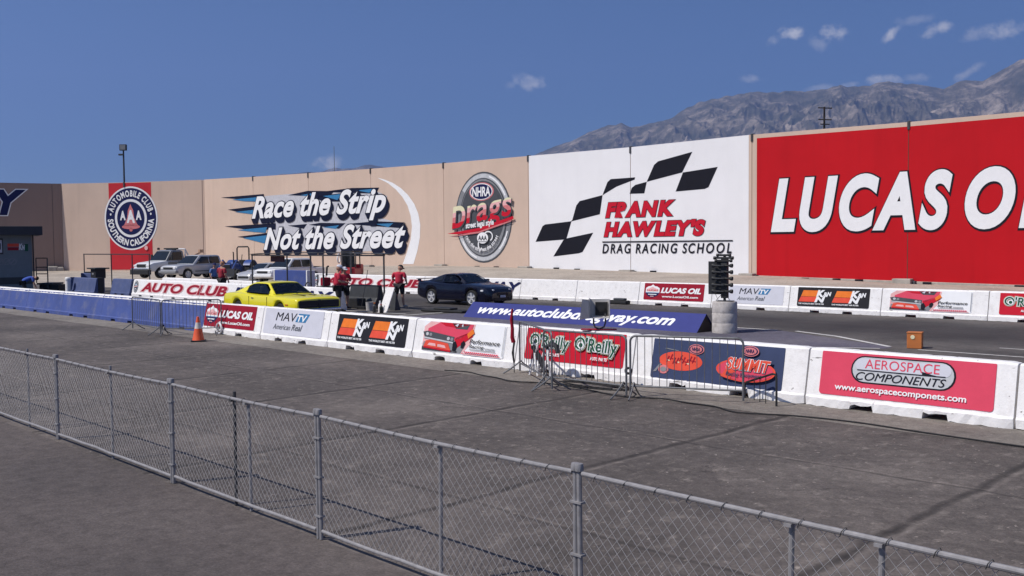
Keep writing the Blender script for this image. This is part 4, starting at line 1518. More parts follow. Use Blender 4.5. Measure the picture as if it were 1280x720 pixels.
ART = {'aero': (art_aero, M_PINK), 'summit': (art_summit, M_SLATE), 'oreilly': (art_oreilly, M_RED), 'perf': (art_perf, M_WHITE), 'kn': (art_kn, M_DGREY), 'mav': (art_mav, M_LGREY), 'lucas': (art_lucas, M_DRED)}
def barrier(label, group, s0, s1, t, paint, seed, art=None, bx=(.16, .84), bv=(.03, 1.0), top=None, chip=1.0, lean=0.0, slots=(.30, .66)):
    L = s1 - s0 - (.03 if paint is not M_BBLUE else .012)
    root = thing('concrete_barrier', label, 'barrier', T(s0 + .015, t), RZ_TRACK + lean, group)
    barrier_mesh(L, seed, paint, top, chip=chip, slots=slots).build('barrier_body', root)
    if art:
        fn, bgm = ART[art]
        x0, x1 = L * bx[0], L * bx[1]
        v0, v1 = FACE * bv[0], FACE * bv[1]
        bo, cv = ban_board(root, L, x0, x1, v0, v1, bgm)
        fn(cv, x0, x1, v0, v1)
        cv.build('print', bo)
    if t > 30:
        root.scale = (1, 1, 1.06)      # the far row is cast a little taller
    return root
NG = 'white barriers along the near edge of the track'
nj = [-4.39, -7.51, -11.01, -14.08, -17.45, -20.92, -24.25, -27.66]
TN = 14.1
barrier('plain white concrete barrier cut off by the right edge of the photo', NG, nj[0], nj[0] + 3.3, TN, M_BWHITE, 1)
def span(L_px, R_px, py0, py1, i):
    # where the banner's lower edge starts and stops along its barrier
    a, b = nj[i + 1], nj[i]
    return ((on_t(L_px, py0, TN + .06)[0] - a) / (b - a), (on_t(R_px, py1, TN + .06)[0] - a) / (b - a))
specs = [('white concrete barrier with the pink aerospace components banner', 'aero', span(1023, 1243, 500, 520, 0), (.05, 1.0)), ('white concrete barrier with the dark blue banner of two red ovals', 'summit', span(813, 978, 475, 491, 1), (-.02, .99)),
         ('white concrete barrier with the red auto parts banner behind the crowd barriers', 'oreilly', (.08, .93), (.12, 1.02)), ('near white concrete barrier with the red car picture banner', 'perf', span(527, 630, 440, 452, 3), (.03, 1.0)),
         ('near white concrete barrier with the black banner of twin orange and red logos', 'kn', span(420, 507, 430, 438, 4), (.03, 1.0)), ('near white concrete barrier with the pale grey television banner', 'mav', span(329, 402, 421, 428, 5), (.03, 1.02)),
         ('near white concrete barrier with the dark red oil banner beside the traffic cone', 'lucas', span(254.5, 318, 410, 418, 6), (.05, 1.02))]
for i, (lab, art, bx, bv) in enumerate(specs):
    barrier(lab, NG, nj[i + 1], nj[i], TN, M_BWHITE, 20 + i, art, bx, bv)
s = nj[-1]
blue_lab = ['blue barrier with a white top right behind the two crowd barriers', 'blue barrier with a white top, second left of the oil banner', 'blue barrier with a white top, third left of the oil banner',
            'blue barrier with a white top, fourth left of the oil banner, below the bent man', 'blue barrier with a white top cut off by the left edge of the photo', 'blue barrier with a white top outside the left edge of the photo']
for i in range(6):
    ln = 3.9
    barrier(blue_lab[i], 'blue barriers on the left of the near row', s - ln, s, TN, M_BBLUE, 50 + i, top=M_BWHITE, chip=.3)
    s -= ln

FG = 'white barriers along the far edge of the track'
TF = 32.75
fj = [on_t(px, 393, TF)[0] for px in (1234, 1100, 985, 888, 797, 719, 649)]
farspec = [('far white barrier with the black banner of twin orange and red logos', 'kn', (.09, .88), 1), ('far white barrier with the pale grey television banner behind the starting lights', 'mav', (.22, .93), 2),
           ('far white barrier with the bright red oil banner left of the starting lights', 'lucas', (.07, .90), 3)]
barrier('far white barrier with the red car picture banner', FG, fj[1], fj[0], TF, M_BWHITE, 70, 'perf', (.08, .86), (.06, .98), chip=.6)
for (lab, art, bx, i) in farspec:
    barrier(lab, FG, fj[i + 1], fj[i], TF, M_BWHITE, 70 + i, art, bx, (.06, 1.0), chip=.6)
barrier('far white barrier with the red auto parts banner at the right edge of the photo', FG, fj[0], fj[0] + 3.6, TF, M_BWHITE, 78, 'oreilly', (.09, .92), (.05, .98), chip=.6)
barrier('far white barrier beyond the right edge of the photo', FG, fj[0] + 3.6, fj[0] + 7.2, TF, M_BWHITE, 79, chip=.6)
barrier('plain far white barrier with a black sandbag at its foot', FG, fj[5], fj[4], TF, M_BWHITE, 75, chip=.6)
barrier('plain far white barrier just right of the blue WAY lettering', FG, fj[6], fj[5], TF, M_BWHITE, 76, chip=.6)
bag = MB()
bs, bz = on_t(774, 377, TF - .35)
bag.box(bs - .55, bs + .45, -.12, .22, .0, .17, M_RUBBER, bev=.05)
bag.box(bs - .30, bs + .30, -.06, .18, .171, .26, M_SHADE, bev=.04)
tag(bag.build('sandbag', None, T(0, TF - .35), RZ_TRACK), 'black sandbag lying at the foot of the plain far white barrier', 'sandbag')

TXT_SH = .24
def row_text(roots, t, items, emblem=None, sub=.0):
    # items: (string, s_left, s_right, v0, v1, material) in track coordinates; cut per barrier
    for root, s0, s1 in roots:
        cv, l = face_canvas()
        any_ = False
        for (st, a, b, v0, v1, mt, halo) in items:
            if b < s0 or a > s1:
                continue
            for k, (grow, m_) in enumerate(((.05, halo), (0, mt))):
                if m_ is None:
                    continue
                bv, bf = tgeo(st, .035, TXT_SH, 1.0)
                bx0, bx1 = min(q[0] for q in bv), max(q[0] for q in bv)
                vv, ff = tgeo(st, .035 + grow, TXT_SH, 1.0)
                bm = bmesh.new()
                vs = [bm.verts.new((a + (q[0] - bx0) / (bx1 - bx0) * (b - a), v0 + q[1] / .73 * (v1 - v0), .12 * q[2])) for q in vv]
                for f in ff:
                    try:
                        bm.faces.new([vs[i] for i in f])
                    except ValueError:
                        pass
                for co, no in ((s0 + .03, -1), (s1 - .03, 1)):
                    bmesh.ops.bisect_plane(bm, geom=bm.verts[:] + bm.edges[:] + bm.faces[:], plane_co=(co, 0, 0), plane_no=(no, 0, 0), clear_outer=True)
                idx = {v: i for i, v in enumerate(bm.verts)}
                cv.k = 1 + k
                cv.mb.add([cv.fn(v.co.x - s0 - .015, v.co.y, cv.k + v.co.z) for v in bm.verts], [tuple(idx[v] for v in f.verts) for f in bm.faces], m_)
                any_ = any_ or len(bm.faces) > 0
                bm.free()
        if emblem and s0 < emblem[0] < s1:
            es, ev, er = emblem
            es -= s0 + .015
            cv.k = 1
            cv.ell(es, ev, er * .8, er, M_SHADE)
            cv.up().ell(es, ev, er * .68, er * .86, M_SILVER)
            cv.up().ell(es, ev, er * .58, er * .74, M_SHADE)
            cv.up().ell(es, ev + er * .3, er * .3, er * .18, M_LBLUE)
            cv.poly([(es - er * .6, ev - er * .15), (es + er * .6, ev + er * .02), (es + er * .6, ev + er * .18), (es - er * .6, ev)], M_PINKW)
            cv.poly([(es - er * .35, ev - er * .5), (es + er * .35, ev - er * .45), (es + er * .2, ev - er * .3), (es - er * .2, ev - er * .3)], M_LGREY)
            any_ = True
        if any_:
            cv.build('lettering', root)
# far row going on to the left with the circuit's name
s1 = fj[6]
far_roots = []
S_end = on_t(393, 345, TF)[0] - .6
step_ = (s1 - S_end) / 5
names_far = ['far white barrier with the blue letters right behind the dark navy car', 'far white barrier with red letters behind the man standing beside the white board',
             'far white barrier with red letters between the lone man and the two men', 'far white barrier half hidden by the two men in red', 'far white barrier with the round grey emblem, leftmost of its row']
for i in range(5):
    a, b = s1 - step_ * (i + 1), s1 - step_ * i
    far_roots.append((barrier(names_far[i], FG, a, b, TF, M_BWHITE, 90 + i, chip=.6), a, b))
sx = lambda px: on_t(px, 350, TF + .1)[0]
row_text(far_roots, TF, [('AUTO CLUB', sx(406), sx(528), .16, .56, M_DRED, M_PINKW), ('DRAGWAY', sx(541), sx(652), .12, .60, M_NAVY, None)], emblem=(sx(395.5), .38, .33))
# middle row (the wall between the two staging lanes)
MG = 'white barriers of the middle row with the circuit name'
TM = 22.3
m0, m1 = on_t(163.5, 362, TM)[0], on_t(418, 374, TM)[0]
mid_roots = []
names_mid = ['middle row white barrier carrying the round emblem and first red letters', 'middle row white barrier carrying the red letters CLUB', 'middle row white barrier hidden behind the tail of the yellow car',
             'middle row white barrier behind the cabin of the yellow car', 'middle row white barrier behind the bonnet of the yellow car']
stp = (m1 - m0) / 5
for i in range(5):
    a, b = m0 + stp * i, m0 + stp * (i + 1)
    mid_roots.append((barrier(names_mid[i], MG, a, b, TM, M_BWHITE, 110 + i, chip=.6), a, b))
sx = lambda px: on_t(px, 364, TM + .1)[0]
row_text(mid_roots, TM, [('AUTO CLUB', sx(177), sx(283.5), .14, .60, M_DRED, M_PINKW), ('DRAGWAY', sx(292), sx(416), .12, .60, M_NAVY, None)], emblem=(sx(170), .36, .33))
# second white row close behind it
TB = 24.6
b0, b1 = on_t(199, 350, TB)[0], on_t(316, 352, TB)[0]
for i in range(3):
    a = b0 + (b1 - b0) / 3 * i
    barrier(['white barrier of the back row behind the red letters AUTO', 'white barrier of the back row behind the red letters CLUB', 'white barrier of the back row behind the tail of the yellow car'][i],
            'white barriers of the back row', a, a + (b1 - b0) / 3, TB, M_BWHITE, 130 + i, chip=.6)
# dull blue barriers left of the middle row
a, b = on_t(137, 358, 22.2)[0], m0 - .05
barrier('dull blue barrier touching the left end of the white middle row', 'dull blue barriers by the rubbish bin', a, b, 22.2, M_BBLUE2, 140, chip=.5)
a, b = on_t(83, 358, 21.8)[0], on_t(117, 360, 21.8)[0]
barrier('short dull blue barrier left of the black podium with a small white post', 'dull blue barriers by the rubbish bin', a, b, 21.8, M_BBLUE2, 141, chip=.5, slots=(.5,))
pp = MB()
ss_, _z = on_t(86, 350, 21.6)
pp.lathe([(.0, 0), (.15, 0), (.15, .74), (.17, .76), (.17, .86), (.10, .93), (0, .93)], M_BWHITE, n=16)
tag(pp.build('bollard', None, T(ss_, 21.55), RZ_TRACK), 'small white bollard in front of the short dull blue barrier', 'bollard')
# blue drum-like box behind the short barrier
pp = MB()
pa = far_at(109, 350, 53.5)
pp.box(-1.3, .35, -.4, .4, 0, 1.12, M_BBLUE2, bev=.04)
pp.box(-.9, .1, -.3, .3, 1.121, 1.2, M_TRIM, bev=.02)
tag(pp.build('equipment_case', None, T(a + .9, 23.2), RZ_TRACK), 'dull blue equipment case behind the short dull blue barrier', 'case')

# ================================================================== CHAIN LINK FENCE
FS, FT = [], []
for px, py in ((37, 440), (78, 448), (136, 463), (205, 481), (278, 498), (408, 518.5), (548, 552), (733, 588), (977, 650), (1080, 680)):
    s_, t_ = st_at(px, py, 1.1)
    FS.append(s_)
    FT.append(t_)
_ns = len(FS)
_ms, _mt = sum(FS) / _ns, sum(FT) / _ns
_sl = sum((a - _ms) * (b - _mt) for a, b in zip(FS, FT)) / sum((a - _ms) ** 2 for a in FS)
_sl *= .6
fence_o = T(_ms, _mt)
fence_rz = RZ_TRACK + math.atan(_sl)
fence = thing('chain_link_fence', 'waist high galvanised chain link fence crossing the foreground asphalt', 'fence', fence_o, fence_rz)
fx = [(a - _ms) for a in FS]
dbl = st_at(295, 505, 1.08)[0] - _ms
dark_posts = {0, 2, 4}
FHT = 1.10
xl, xr = fx[0] - 6.0, fx[-1] + 6.0
allx = [fx[0] - 4.4, fx[0] - 2.9, fx[0] - 1.45] + fx + [dbl, fx[-1] + 1.5, fx[-1] + 2.2, fx[-1] + 3.6]
order = sorted(allx)
for i, x in enumerate(order):
    mb = MB()
    is_dark = any(abs(x - fx[j]) < .01 for j in dark_posts)
    joint = any(abs(x - fx[j]) < .01 for j in (1, 3, 5, 7))
    r = .019 if not joint else .0175
    mt = M_DSTEEL if abs(x - fx[4]) < .01 else M_GALV
    if joint:
        for dx in (-.023, .023):
            lean = rnd.uniform(-.01, .01)
            mb.tube([(x + dx, 0, 0), (x + dx + lean, 0, FHT + .03)], r, mt, 10)
            mb.lathe([(0.030, -.03), (.031, .0), (.026, .018), (0, .022)], mt, 10, Matrix.Translation((x + dx + lean, 0, FHT + .045)))
        for z in (.2, .55, .9):
            mb.box(x - .048, x + .048, -.026, .026, z, z + .014, mt)
    else:
        lean = rnd.uniform(-.02, .02)
        mb.tube([(x, .03, 0), (x + lean, .03, FHT + (.055 if is_dark else -.01))], r * .85, mt, 10)
        mb.box(x + lean - .022, x + lean + .022, -.022, .05, FHT - .04, FHT - .022, mt)
    mb.build('post', fence)
bounds = [order[0] - .5, fx[1], fx[3], fx[5], fx[7], order[-1] + .5]
for i in range(len(bounds) - 1):
    a, b = bounds[i] + .045, bounds[i + 1] - .045
    sag = [(a + (b - a) * j / 8, rnd.uniform(-.004, .004), FHT - .012 * math.sin(PI * j / 8)) for j in range(9)]
    mb = MB()
    mb.tube(sag, .0165, M_GALV, 10)
    for j in range(int((b - a) / .24)):      # tie wires
        x = a + .12 + .24 * j
        mb.tube([(x - .012, -.018, FHT - .03), (x, -.022, FHT), (x + .012, 0, FHT + .02), (x + .02, .02, FHT - .01)], .0028, M_DSTEEL, 4)
    mb.build('top_rail', fence)
    sag = [(a + (b - a) * j / 8, rnd.uniform(-.006, .006), .075 + rnd.uniform(-.006, .006)) for j in range(9)]
    mb = MB()
    mb.tube(sag, .0165, M_GALV, 10)
    mb.build('bottom_rail', fence)
    mb = MB()
    z0, z1 = .085, FHT - .012
    pit = .078
    hgt = z1 - z0
    run = hgt * .92
    wr = .0021
    x = a - run
    k = 0
    while x < b:
        for sgn in (0, 1):
            p = Vector((x, .012 + .003 * (1 - 2 * sgn), z0 if sgn == 0 else z1))
            q = Vector((x + run, .012 + .003 * (1 - 2 * sgn), z1 if sgn == 0 else z0))
            if p.x < a:
                f = (a - p.x) / run
                p = p.lerp(q, f)
            if q.x > b:
                f = (b - p.x) / (q.x - p.x)
                q = p.lerp(q, f)
            if q.x - p.x < .02:
                continue
            m_ = p.lerp(q, .5) + Vector((0, rnd.uniform(-.008, .008), 0))
            d = (q - p).normalized()
            n1 = Vector((0, 1, 0))
            n2 = d.cross(n1)
            vs_ = []
            for c in (p, m_, q):
                for j in range(3):
                    an = 2 * PI * j / 3 + .5
                    vs_.append(c + (n1 * math.cos(an) + n2 * math.sin(an)) * wr)
            fs_ = []
            for i2 in range(2):
                for j in range(3):
                    j2 = (j + 1) % 3
                    fs_.append((i2 * 3 + j, i2 * 3 + j2, i2 * 3 + 3 + j2, i2 * 3 + 3 + j))
            mb.add(vs_, fs_, M_WIRE, True)
        x += pit
        k += 1
    # knuckled selvage along the top
    mb.build('wire_mesh', fence, fix=False, angle=180)

# ================================================================== CROWD BARRIERS
def crowd_barrier(label, A, B, group, nb=16, Hh=1.05, feet=(1, 1), mt=None, footlen=.36, angle_feet=0.0):
    A, B = Vector((A[0], A[1], 0)), Vector((B[0], B[1], 0))
    L = (B - A).length
    rz = math.atan2(B.y - A.y, B.x - A.x)
    root = thing('crowd_barrier', label, 'barrier', A, rz, group)
    mt = mt or M_GSTEEL
    mb = MB()
    zb, r = .20, .10
    pts = []
    for cx, cz, a0 in ((L - r, zb + .0, None), (L - r, Hh - r, 0), (r, Hh - r, 90)):
        if a0 is None:
            continue
        for j in range(7):
            a = rad(a0 + 90 * j / 6)
            pts.append((cx + r * math.cos(a), 0, cz + r * math.sin(a)))
    pts = [(L, 0, .04)] + [(L, 0, .5)] + pts + [(0, 0, .5), (0, 0, .04)]
    mb.tube(pts, .019, mt, 8)
    mb.tube([(0, 0, zb), (L, 0, zb)], .016, mt, 8)
    mb.build('frame', root)
    for i in range(1, nb + 1):
        x = L * i / (nb + 1)
        b = MB()
        b.tube([(x, 0, zb), (x, 0, Hh - .015)], .0065, mt, 6)
        b.build('bar', root)
    for k, x in ((0, .06), (1, L - .06)):
        if not feet[k]:
            continue
        f = MB()
        for sgn in (-1, 1):
            f.tube([(x, 0, zb + .06), (x, sgn * .06, zb), (x, sgn * footlen * .6, .09), (x, sgn * footlen, .0105)], .0155, mt, 6)
        f.build('foot', root)
    return root
CG = 'steel crowd barriers in front of the near barriers'
gp = lambda px, py: at(px, py, 0)
crowd_barrier('steel crowd barrier farthest left, standing before the blue barriers', gp(166, 412), gp(201, 419), CG, nb=14)
crowd_barrier('steel crowd barrier running from the blue barriers to the oil banner', gp(203, 419), gp(277, 418), CG, nb=16)
crowd_barrier('steel crowd barrier turned edge-on at the left end of the red auto parts banner', gp(650, 466), gp(690, 489), CG, nb=12)
crowd_barrier('steel crowd barrier standing right in front of the red auto parts banner', gp(680, 484), gp(783, 497), CG, nb=14)
crowd_barrier('steel crowd barrier standing in front of the dark blue banner', gp(788, 497), gp(929, 504), CG, nb=14, feet=(1, 0))
# small hoop rail
A, B = gp(931, 497), gp(967, 508)
mb = MB()
L = (B - A).length
root = thing('hoop_rail', 'small black hooped rail leaning by the foot of the dark blue banner', 'rail', A, math.atan2(B.y - A.y, B.x - A.x))
mb.tube([(0, 0, 0), (0, .0, .22), (.06, 0, .27), (L - .12, .05, .50), (L - .03, .05, .50), (L, .05, .44), (L, .05, 0)], .018, M_TRIM, 8)
mb.build('hoop', root)
for i in range(3):
    x = L * (.3 + .2 * i)
    b = MB()
    b.tube([(x, .02, .0), (x, .02, .32 + .07 * i)], .008, M_TRIM, 6)
    b.build('bar', root)
# rolled red flag at the end of the edge-on barrier
fl = MB()
fo = gp(649, 466)
fl.tube([(0, 0, .0), (-.02, 0, 1.15)], .012, M_DSTEEL, 6)
root = thing('rolled_flag', 'rolled dark red flag on a stick at the edge-on crowd barrier', 'flag', fo + Vector((-.1, .05, 0)), 0)
fl.build('stick', root)
fl = MB()
fl.tube([(-.01, 0, .62), (-.035, -.01, .72), (-.03, .01, .9), (-.05, .0, 1.08), (-.035, 0, 1.22), (-.03, 0, 1.30)], .045, M_DRED, 8, r1=.02)
fl.tube([(.0, 0, .2), (-.03, .02, .4), (.01, 0, .64)], .02, M_TRIM, 8)
fl.build('cloth', root)
# folded camp chair behind
root = thing('folded_chair', 'folded chair of white tubes and dark cloth behind the crowd barriers', 'chair', T(-13.15, 13.62), RZ_TRACK)
c_ = MB()
for (a, b) in (((0, 0, .02), (.18, .05, .62)), ((.22, 0, .02), (.06, .05, .64)), ((.34, .02, .02), (.50, .06, .60)), ((.56, 0, .02), (.42, .06, .58)), ((.12, .1, .02), (.30, .12, .55))):
    c_.tube([a, b], .020, M_BWHITE, 8)
c_.build('tube_frame', root)
c_ = MB()
c_.tube([(.05, .03, .60), (.16, .08, .42), (.30, .05, .25), (.38, .1, .18)], .045, M_DARKCLOTH, 8, r1=.07)
c_.tube([(.40, .06, .58), (.55, .1, .66), (.68, .06, .62), (.72, .05, .50)], .05, M_TRIM, 8)
c_.build('seat_cloth', root)
# loose round tyre seen between two crowd barriers
tr = MB()
prof = [(.05 + .024 * math.cos(a), .024 * math.sin(a)) for a in [2 * PI * i / 12 for i in range(13)]]
tr.lathe(prof, M_RUBBER, 20, axis='y')
ts, tz = on_t(785.5, 463.5, 13.85)
tag(tr.build('rubber_ring', None, T(ts, 13.85, tz), RZ_TRACK + .5), 'black rubber ring hanging between two crowd barriers', 'ring')
cf = gp(269, 420)
tr = MB()
tr.lathe([(.15 + .03 * math.cos(a), .03 * math.sin(a)) for a in [2 * PI * i / 12 for i in range(13)]], M_BWHITE, 20, axis='y')
tag(tr.build('white_ring', None, cf + Vector((-.05, .55, .18)), RZ_TRACK), 'white ring leaning against the foot of the dark red oil banner barrier', 'ring')

# cables on the pavement
cb = MB()
pts = [T(-15.0 + .55 * i, 13.0 + .13 * math.sin(i * 1.3) + .06 * math.sin(i * 2.7) - .012 * i, .015) for i in range(14)]
pts += [T(-7.1, 13.0, .015), T(-6.2, 13.12, .015), T(-5.2, 13.02, .015), T(-4.0, 12.95, .015), T(-2.5, 12.97, .015), T(-.5, 12.9, .015), T(1.5, 12.95, .015)]
sm_ = []
for i in range(len(pts) - 1):
    a, b, c, d = pts[max(i - 1, 0)], pts[i], pts[i + 1], pts[min(i + 2, len(pts) - 1)]
    for j in range(4):
        u = j / 4
        sm_.append(.5 * ((2 * b) + (-a + c) * u + (2 * a - 5 * b + 4 * c - d) * u * u + (-a + 3 * b - 3 * c + d) * u ** 3))
cb.tube(sm_, .011, M_RUBBER, 6)
tag(cb.build('cable', None), 'long black cable lying along the concrete strip before the near barriers', 'cable')
cb = MB()
lp = [T(-11.3 + .8 * math.cos(a), 13.25 + .25 * math.sin(a) + .02 * a, .016) for a in [.3 * i for i in range(40)]]
cb.tube(lp, .012, M_RUBBER, 6)
tag(cb.build('cable_loop', None), 'loose coil of black cable on the ground beneath the crowd barriers', 'cable')

# ================================================================== TRAFFIC CONE
root = thing('traffic_cone', 'orange traffic cone with a pale collar standing before the oil banner', 'cone', gp(248, 426.5), .3)
mb = MB()
mb.box(-.20, .20, -.20, .20, 0, .035, M_TRIM, bev=.012)
mb.build('base', root)
mb = MB()
mb.lathe([(.165, .036), (.155, .06), (.095, .36)], M_CONE, 20)
mb.lathe([(.062, .52), (.032, .68), (.0, .69)], M_CONE, 20)
mb.build('body', root)
mb = MB()
mb.lathe([(.096, .355), (.063, .525)], mat('pale_collar', (.62, .55, .50), rough=.5), 20)
mb.build('collar', root)
# a short pole rises behind the cone
# ================================================================== SENSOR BOX ON THE BARRIER
bs, bz = on_t(744, 409, TN + .30)
root = thing('shielded_sensor', 'open grey box with side flaps on a bent steel bracket above the red banner', 'sensor', T(bs, TN + .30, .915), -.12)
K_ = 1.0
mb = MB()
mb.tube([(-.03, 0, .25), (-.03, -.0, .13), (.0, 0, .05), (.08, 0, .02), (.17, 0, .06), (.20, 0, .14), (.20, .02, .32)], .017, M_DSTEEL, 8)
mb.box(-.28, .42, -.06, .1, 0.002, .022, M_DRED, bev=.005)
mb.build('bracket', root)
mb = MB()
z0, z1 = .24, .60
mb.box(-.10, .27, .16, .18, z0, z1, M_BOXGREY)          # back
mb.box(-.12, -.10, -.16, .18, z0, z1 + .02, M_BOXGREY)
mb.box(.27, .29, -.16, .18, z0, z1, M_BOXGREY)
mb.box(-.10, .27, -.16, .16, z0, z0 + .02, M_BOXGREY)
mb.build('housing', root)
mb = MB()
mb.add([(-.12, -.16, z0), (-.12, -.16, z1), (-.24, -.26, z1 + .02), (-.29, -.26, z0 - .02), (-.12, -.18, z0), (-.12, -.18, z1), (-.24, -.28, z1 + .02), (-.29, -.28, z0 - .02)],
       [(0, 1, 2, 3), (4, 7, 6, 5), (0, 4, 5, 1), (1, 5, 6, 2), (2, 6, 7, 3), (3, 7, 4, 0)], M_BOXGREY)
mb.build('side_flap', root)
mb = MB()
mb.box(.0, .24, .13, .158, z0 + .04, z1 - .06, M_TRIM)
mb.lathe([(.0, 0), (.06, 0), (.07, -.03), (.0, -.035)], M_TRIM, 14, Matrix.Translation((.12, .12, .42)), axis='y')
mb.build('sensor_face', root)
# ================================================================== BLUE A-FRAME SIGN
TL0, TL1 = on_t(579, 395, 23.35)[0], on_t(871, 416, 23.35)[0]
root = thing('a_frame_sign', 'long low blue tent-shaped sign with white web address between the lanes', 'sign', T(TL0, 23.35), RZ_TRACK)
LL = TL1 - TL0
hh, dd = .52, 1.0
mb = MB()
mb.add([(0, 0, 0), (LL, 0, 0), (LL, dd / 2, hh), (0, dd / 2, hh), (0, dd, 0), (LL, dd, 0)], [(0, 1, 2, 3), (3, 2, 5, 4), (0, 4, 5, 1)], M_SIGNBLUE)
mb.build('sign_board', root)
mb = MB()
mb.add([(LL - .03, .04, .003), (LL - .03, dd / 2, hh - .02), (LL - .03, dd - .04, .003)], [(0, 1, 2)], M_TRIM)
mb.add([(.03, .04, .003), (.03, dd / 2, hh - .02), (.03, dd - .04, .003)], [(0, 2, 1)], M_TRIM)
mb.build('end_panel', root, fix=False)
sl_ = math.hypot(dd / 2, hh)
def sfn(u, v, k):
    f = v / sl_
    return Vector((u, dd / 2 * f - hh / sl_ * .004 * k, hh * f + dd / 2 / sl_ * .004 * k))
cv = Canvas(sfn)
cv.text('www.autoclubdragway.com', LL * .055, sl_ * .12, LL * .905, sl_ * .84, M_WHITE, bold=.03, shear=.3)
cv.build('web_address', root)
# ================================================================== STARTING LIGHTS
tp_ = gp(899, 416.5)
root = thing('starting_lights', 'black drag race starting lights rising from a concrete drum between the lanes', 'starting lights', tp_ + Vector((.2, .2, 0)), RZ_TRACK + .15)
mb = MB()
prof = [(0, 0), (.355, 0), (.36, .03), (.357, .28), (.352, .29), (.357, .31), (.36, .56), (.352, .575), (.358, .60), (.355, .87), (.34, .90), (0, .905)]
mb.lathe(prof, mat('rough_concrete_drum', (.50, .46, .43), rough=.9, var=.2, scale=6, bump=.5, dirt=(.2, .18, .16), dirt_amt=.7, dirt_scale=7), 28)
mb.build('concrete_drum', root)
mb = MB()
mb.tube([(.0, 0, .90), (.0, 0, 2.24)], .04, M_TRIM, 10)
mb.box(-.09, .10, -.07, .07, 1.0, 2.15, M_TRIM, bev=.01)
mb.box(-.2, .25, -.12, .12, .906, .93, M_DSTEEL)
mb.tube([(-.25, -.05, .92), (-.08, 0, 1.12)], .008, M_DSTEEL, 6)
mb.tube([(-.30, .0, 1.14), (-.2, 0, .93)], .006, M_DSTEEL, 6)
mb.tube([(.2, -.05, .92), (.06, 0, 1.08)], .008, M_DSTEEL, 6)
mb.build('pole', root)
mb = MB()
mb.box(-.52, -.10, .02, .06, 1.10, 2.06, M_TRIM, bev=.008)
mb.build('blinder_board', root)
def lamp_pod(x, z, sgn, r=.062):
    b = MB()
    b.lathe([(0, 0), (r, 0), (r * 1.02, .06)], M_TRIM, 14, Matrix.Translation((x, -.06, z)), axis='y')
    # hood reaching towards the drivers (to the left)
    X0 = Matrix.Translation((x, -.02, z))
    b.lathe([(.02, 0), (r * .55, .03), (r, .10), (r * 1.05, .20), (r * .98, .20), (r * .9, .10), (0, .07)], M_TRIM, 14, X0 @ Matrix.Rotation(PI if sgn < 0 else 0, 4, 'Z'), axis='x')
    b.build('lamp', root)
for k in range(5):
    z = 1.20 + .185 * k
    for sgn in (-1, 1):
        b = MB()
        r = .06
        b.lathe([(0.0, 0), (.022, .0), (.024, .10), (r * .6, .14), (r, .19), (r, .235), (r * .86, .235), (0, .20)], M_TRIM, 14, Matrix.Translation((.05 if sgn > 0 else -.10, -.10, z)) @ Matrix.Rotation(0 if sgn > 0 else PI, 4, 'Z'), axis='x')
        b.build('lamp', root)
    b = MB()
    b.box(-.33, .04, -.155, -.07, z - .012, z + .012, M_DSTEEL)
    b.build('lamp_bar', root)
mb = MB()
for z, w in ((2.08, .24), (2.16, .28), (2.24, .18)):
    mb.box(-w + .03, w - .02, -.10, .06, z - .03, z + .03, M_TRIM, bev=.008)
mb.build('staging_bulb_box', root)
for dx, z in ((-.24, 2.16), (-.2, 2.08), (.24, 2.16), (.2, 2.08), (-.15, 2.24), (.16, 2.24)):
    b = MB()
    b.lathe([(0, 0), (.045, .0), (.05, .06), (0, .07)], M_TRIM, 12, Matrix.Translation((dx, -.08, z)) @ Matrix.Rotation(0 if dx > 0 else PI, 4, 'Z'), axis='x')
    b.build('staging_lamp', root)
# ================================================================== ORANGE BOX
bp0 = gp(1141, 436)
root = thing('timing_box', 'orange-brown wooden timing box at the tip of the painted centre strip', 'box', bp0 + Vector((.12, .16, 0)), RZ_TRACK + .25)
root.scale = (.88, .88, .92)
mb = MB()
mb.box(-.19, .19, -.16, .16, 0, .42, M_BOXOR, bev=.012)
mb.box(-.20, .20, -.17, .17, .40, .43, M_BOXOR, bev=.006)
mb.build('body', root)
mb = MB()
mb.lathe([(0, 0), (.05, 0), (.055, -.012), (.035, -.016), (.0, -.010)], M_CREAM, 16, Matrix.Translation((-.04, -.162, .30)), axis='y')
mb.build('lens', root)
# ================================================================== MATS, BUCKETS, BOARDS AROUND THE START
mb = MB()
mb.box(-1.1, 1.1, -.35, .35, .004, .10, M_RUBBER, bev=.04)
mb.box(-.5, .4, -.25, .2, .10, .17, M_TRIM, bev=.03)
tag(mb.build('rubber_mat', None, T(-28.2, 24.6), RZ_TRACK + .1), 'black rubber mats piled flat left of the blue tent-shaped sign', 'mat')
CS, CT = on_t(457, 370, 24.2)[0], 24.2
tank_s0, tank_s1 = on_t(433, 370, 24.0)[0], on_t(468, 370, 24.0)[0]
root = thing('water_trough', 'dark grey plastic barrier tank between the men in red', 'tank', T(tank_s0, 24.0), RZ_TRACK)
mb = MB()
LT = tank_s1 - tank_s0
rings = []
for x in (0, .05, LT * .3, LT * .32, LT * .66, LT * .68, LT - .05, LT):
    c = .03 if x in (0, LT) else 0
    rings.append([Vector(q) for q in ((x, c, 0), (x, c, .25), (x, .12 + c, .45), (x, .2 + c, .96 - c), (x, .42 - c, .96 - c), (x, .5 - c, .45), (x, .62 - c, .25), (x, .62 - c, 0))])
mb.loft(rings, M_TANK, smooth=False)
mb.build('body', root)
mb = MB()
mb.box(LT * .30, LT * .72, -.30, -.02, .003, .42, M_TRIM, bev=.03)
mb.build('front_crate', root)
bk = MB()
bk.lathe([(0, .02), (.14, .0), (.16, .34), (.165, .35), (.15, .35), (.13, .04)], M_BOXGREY, 18)
bks = on_t(462, 380, 23.2)[0]
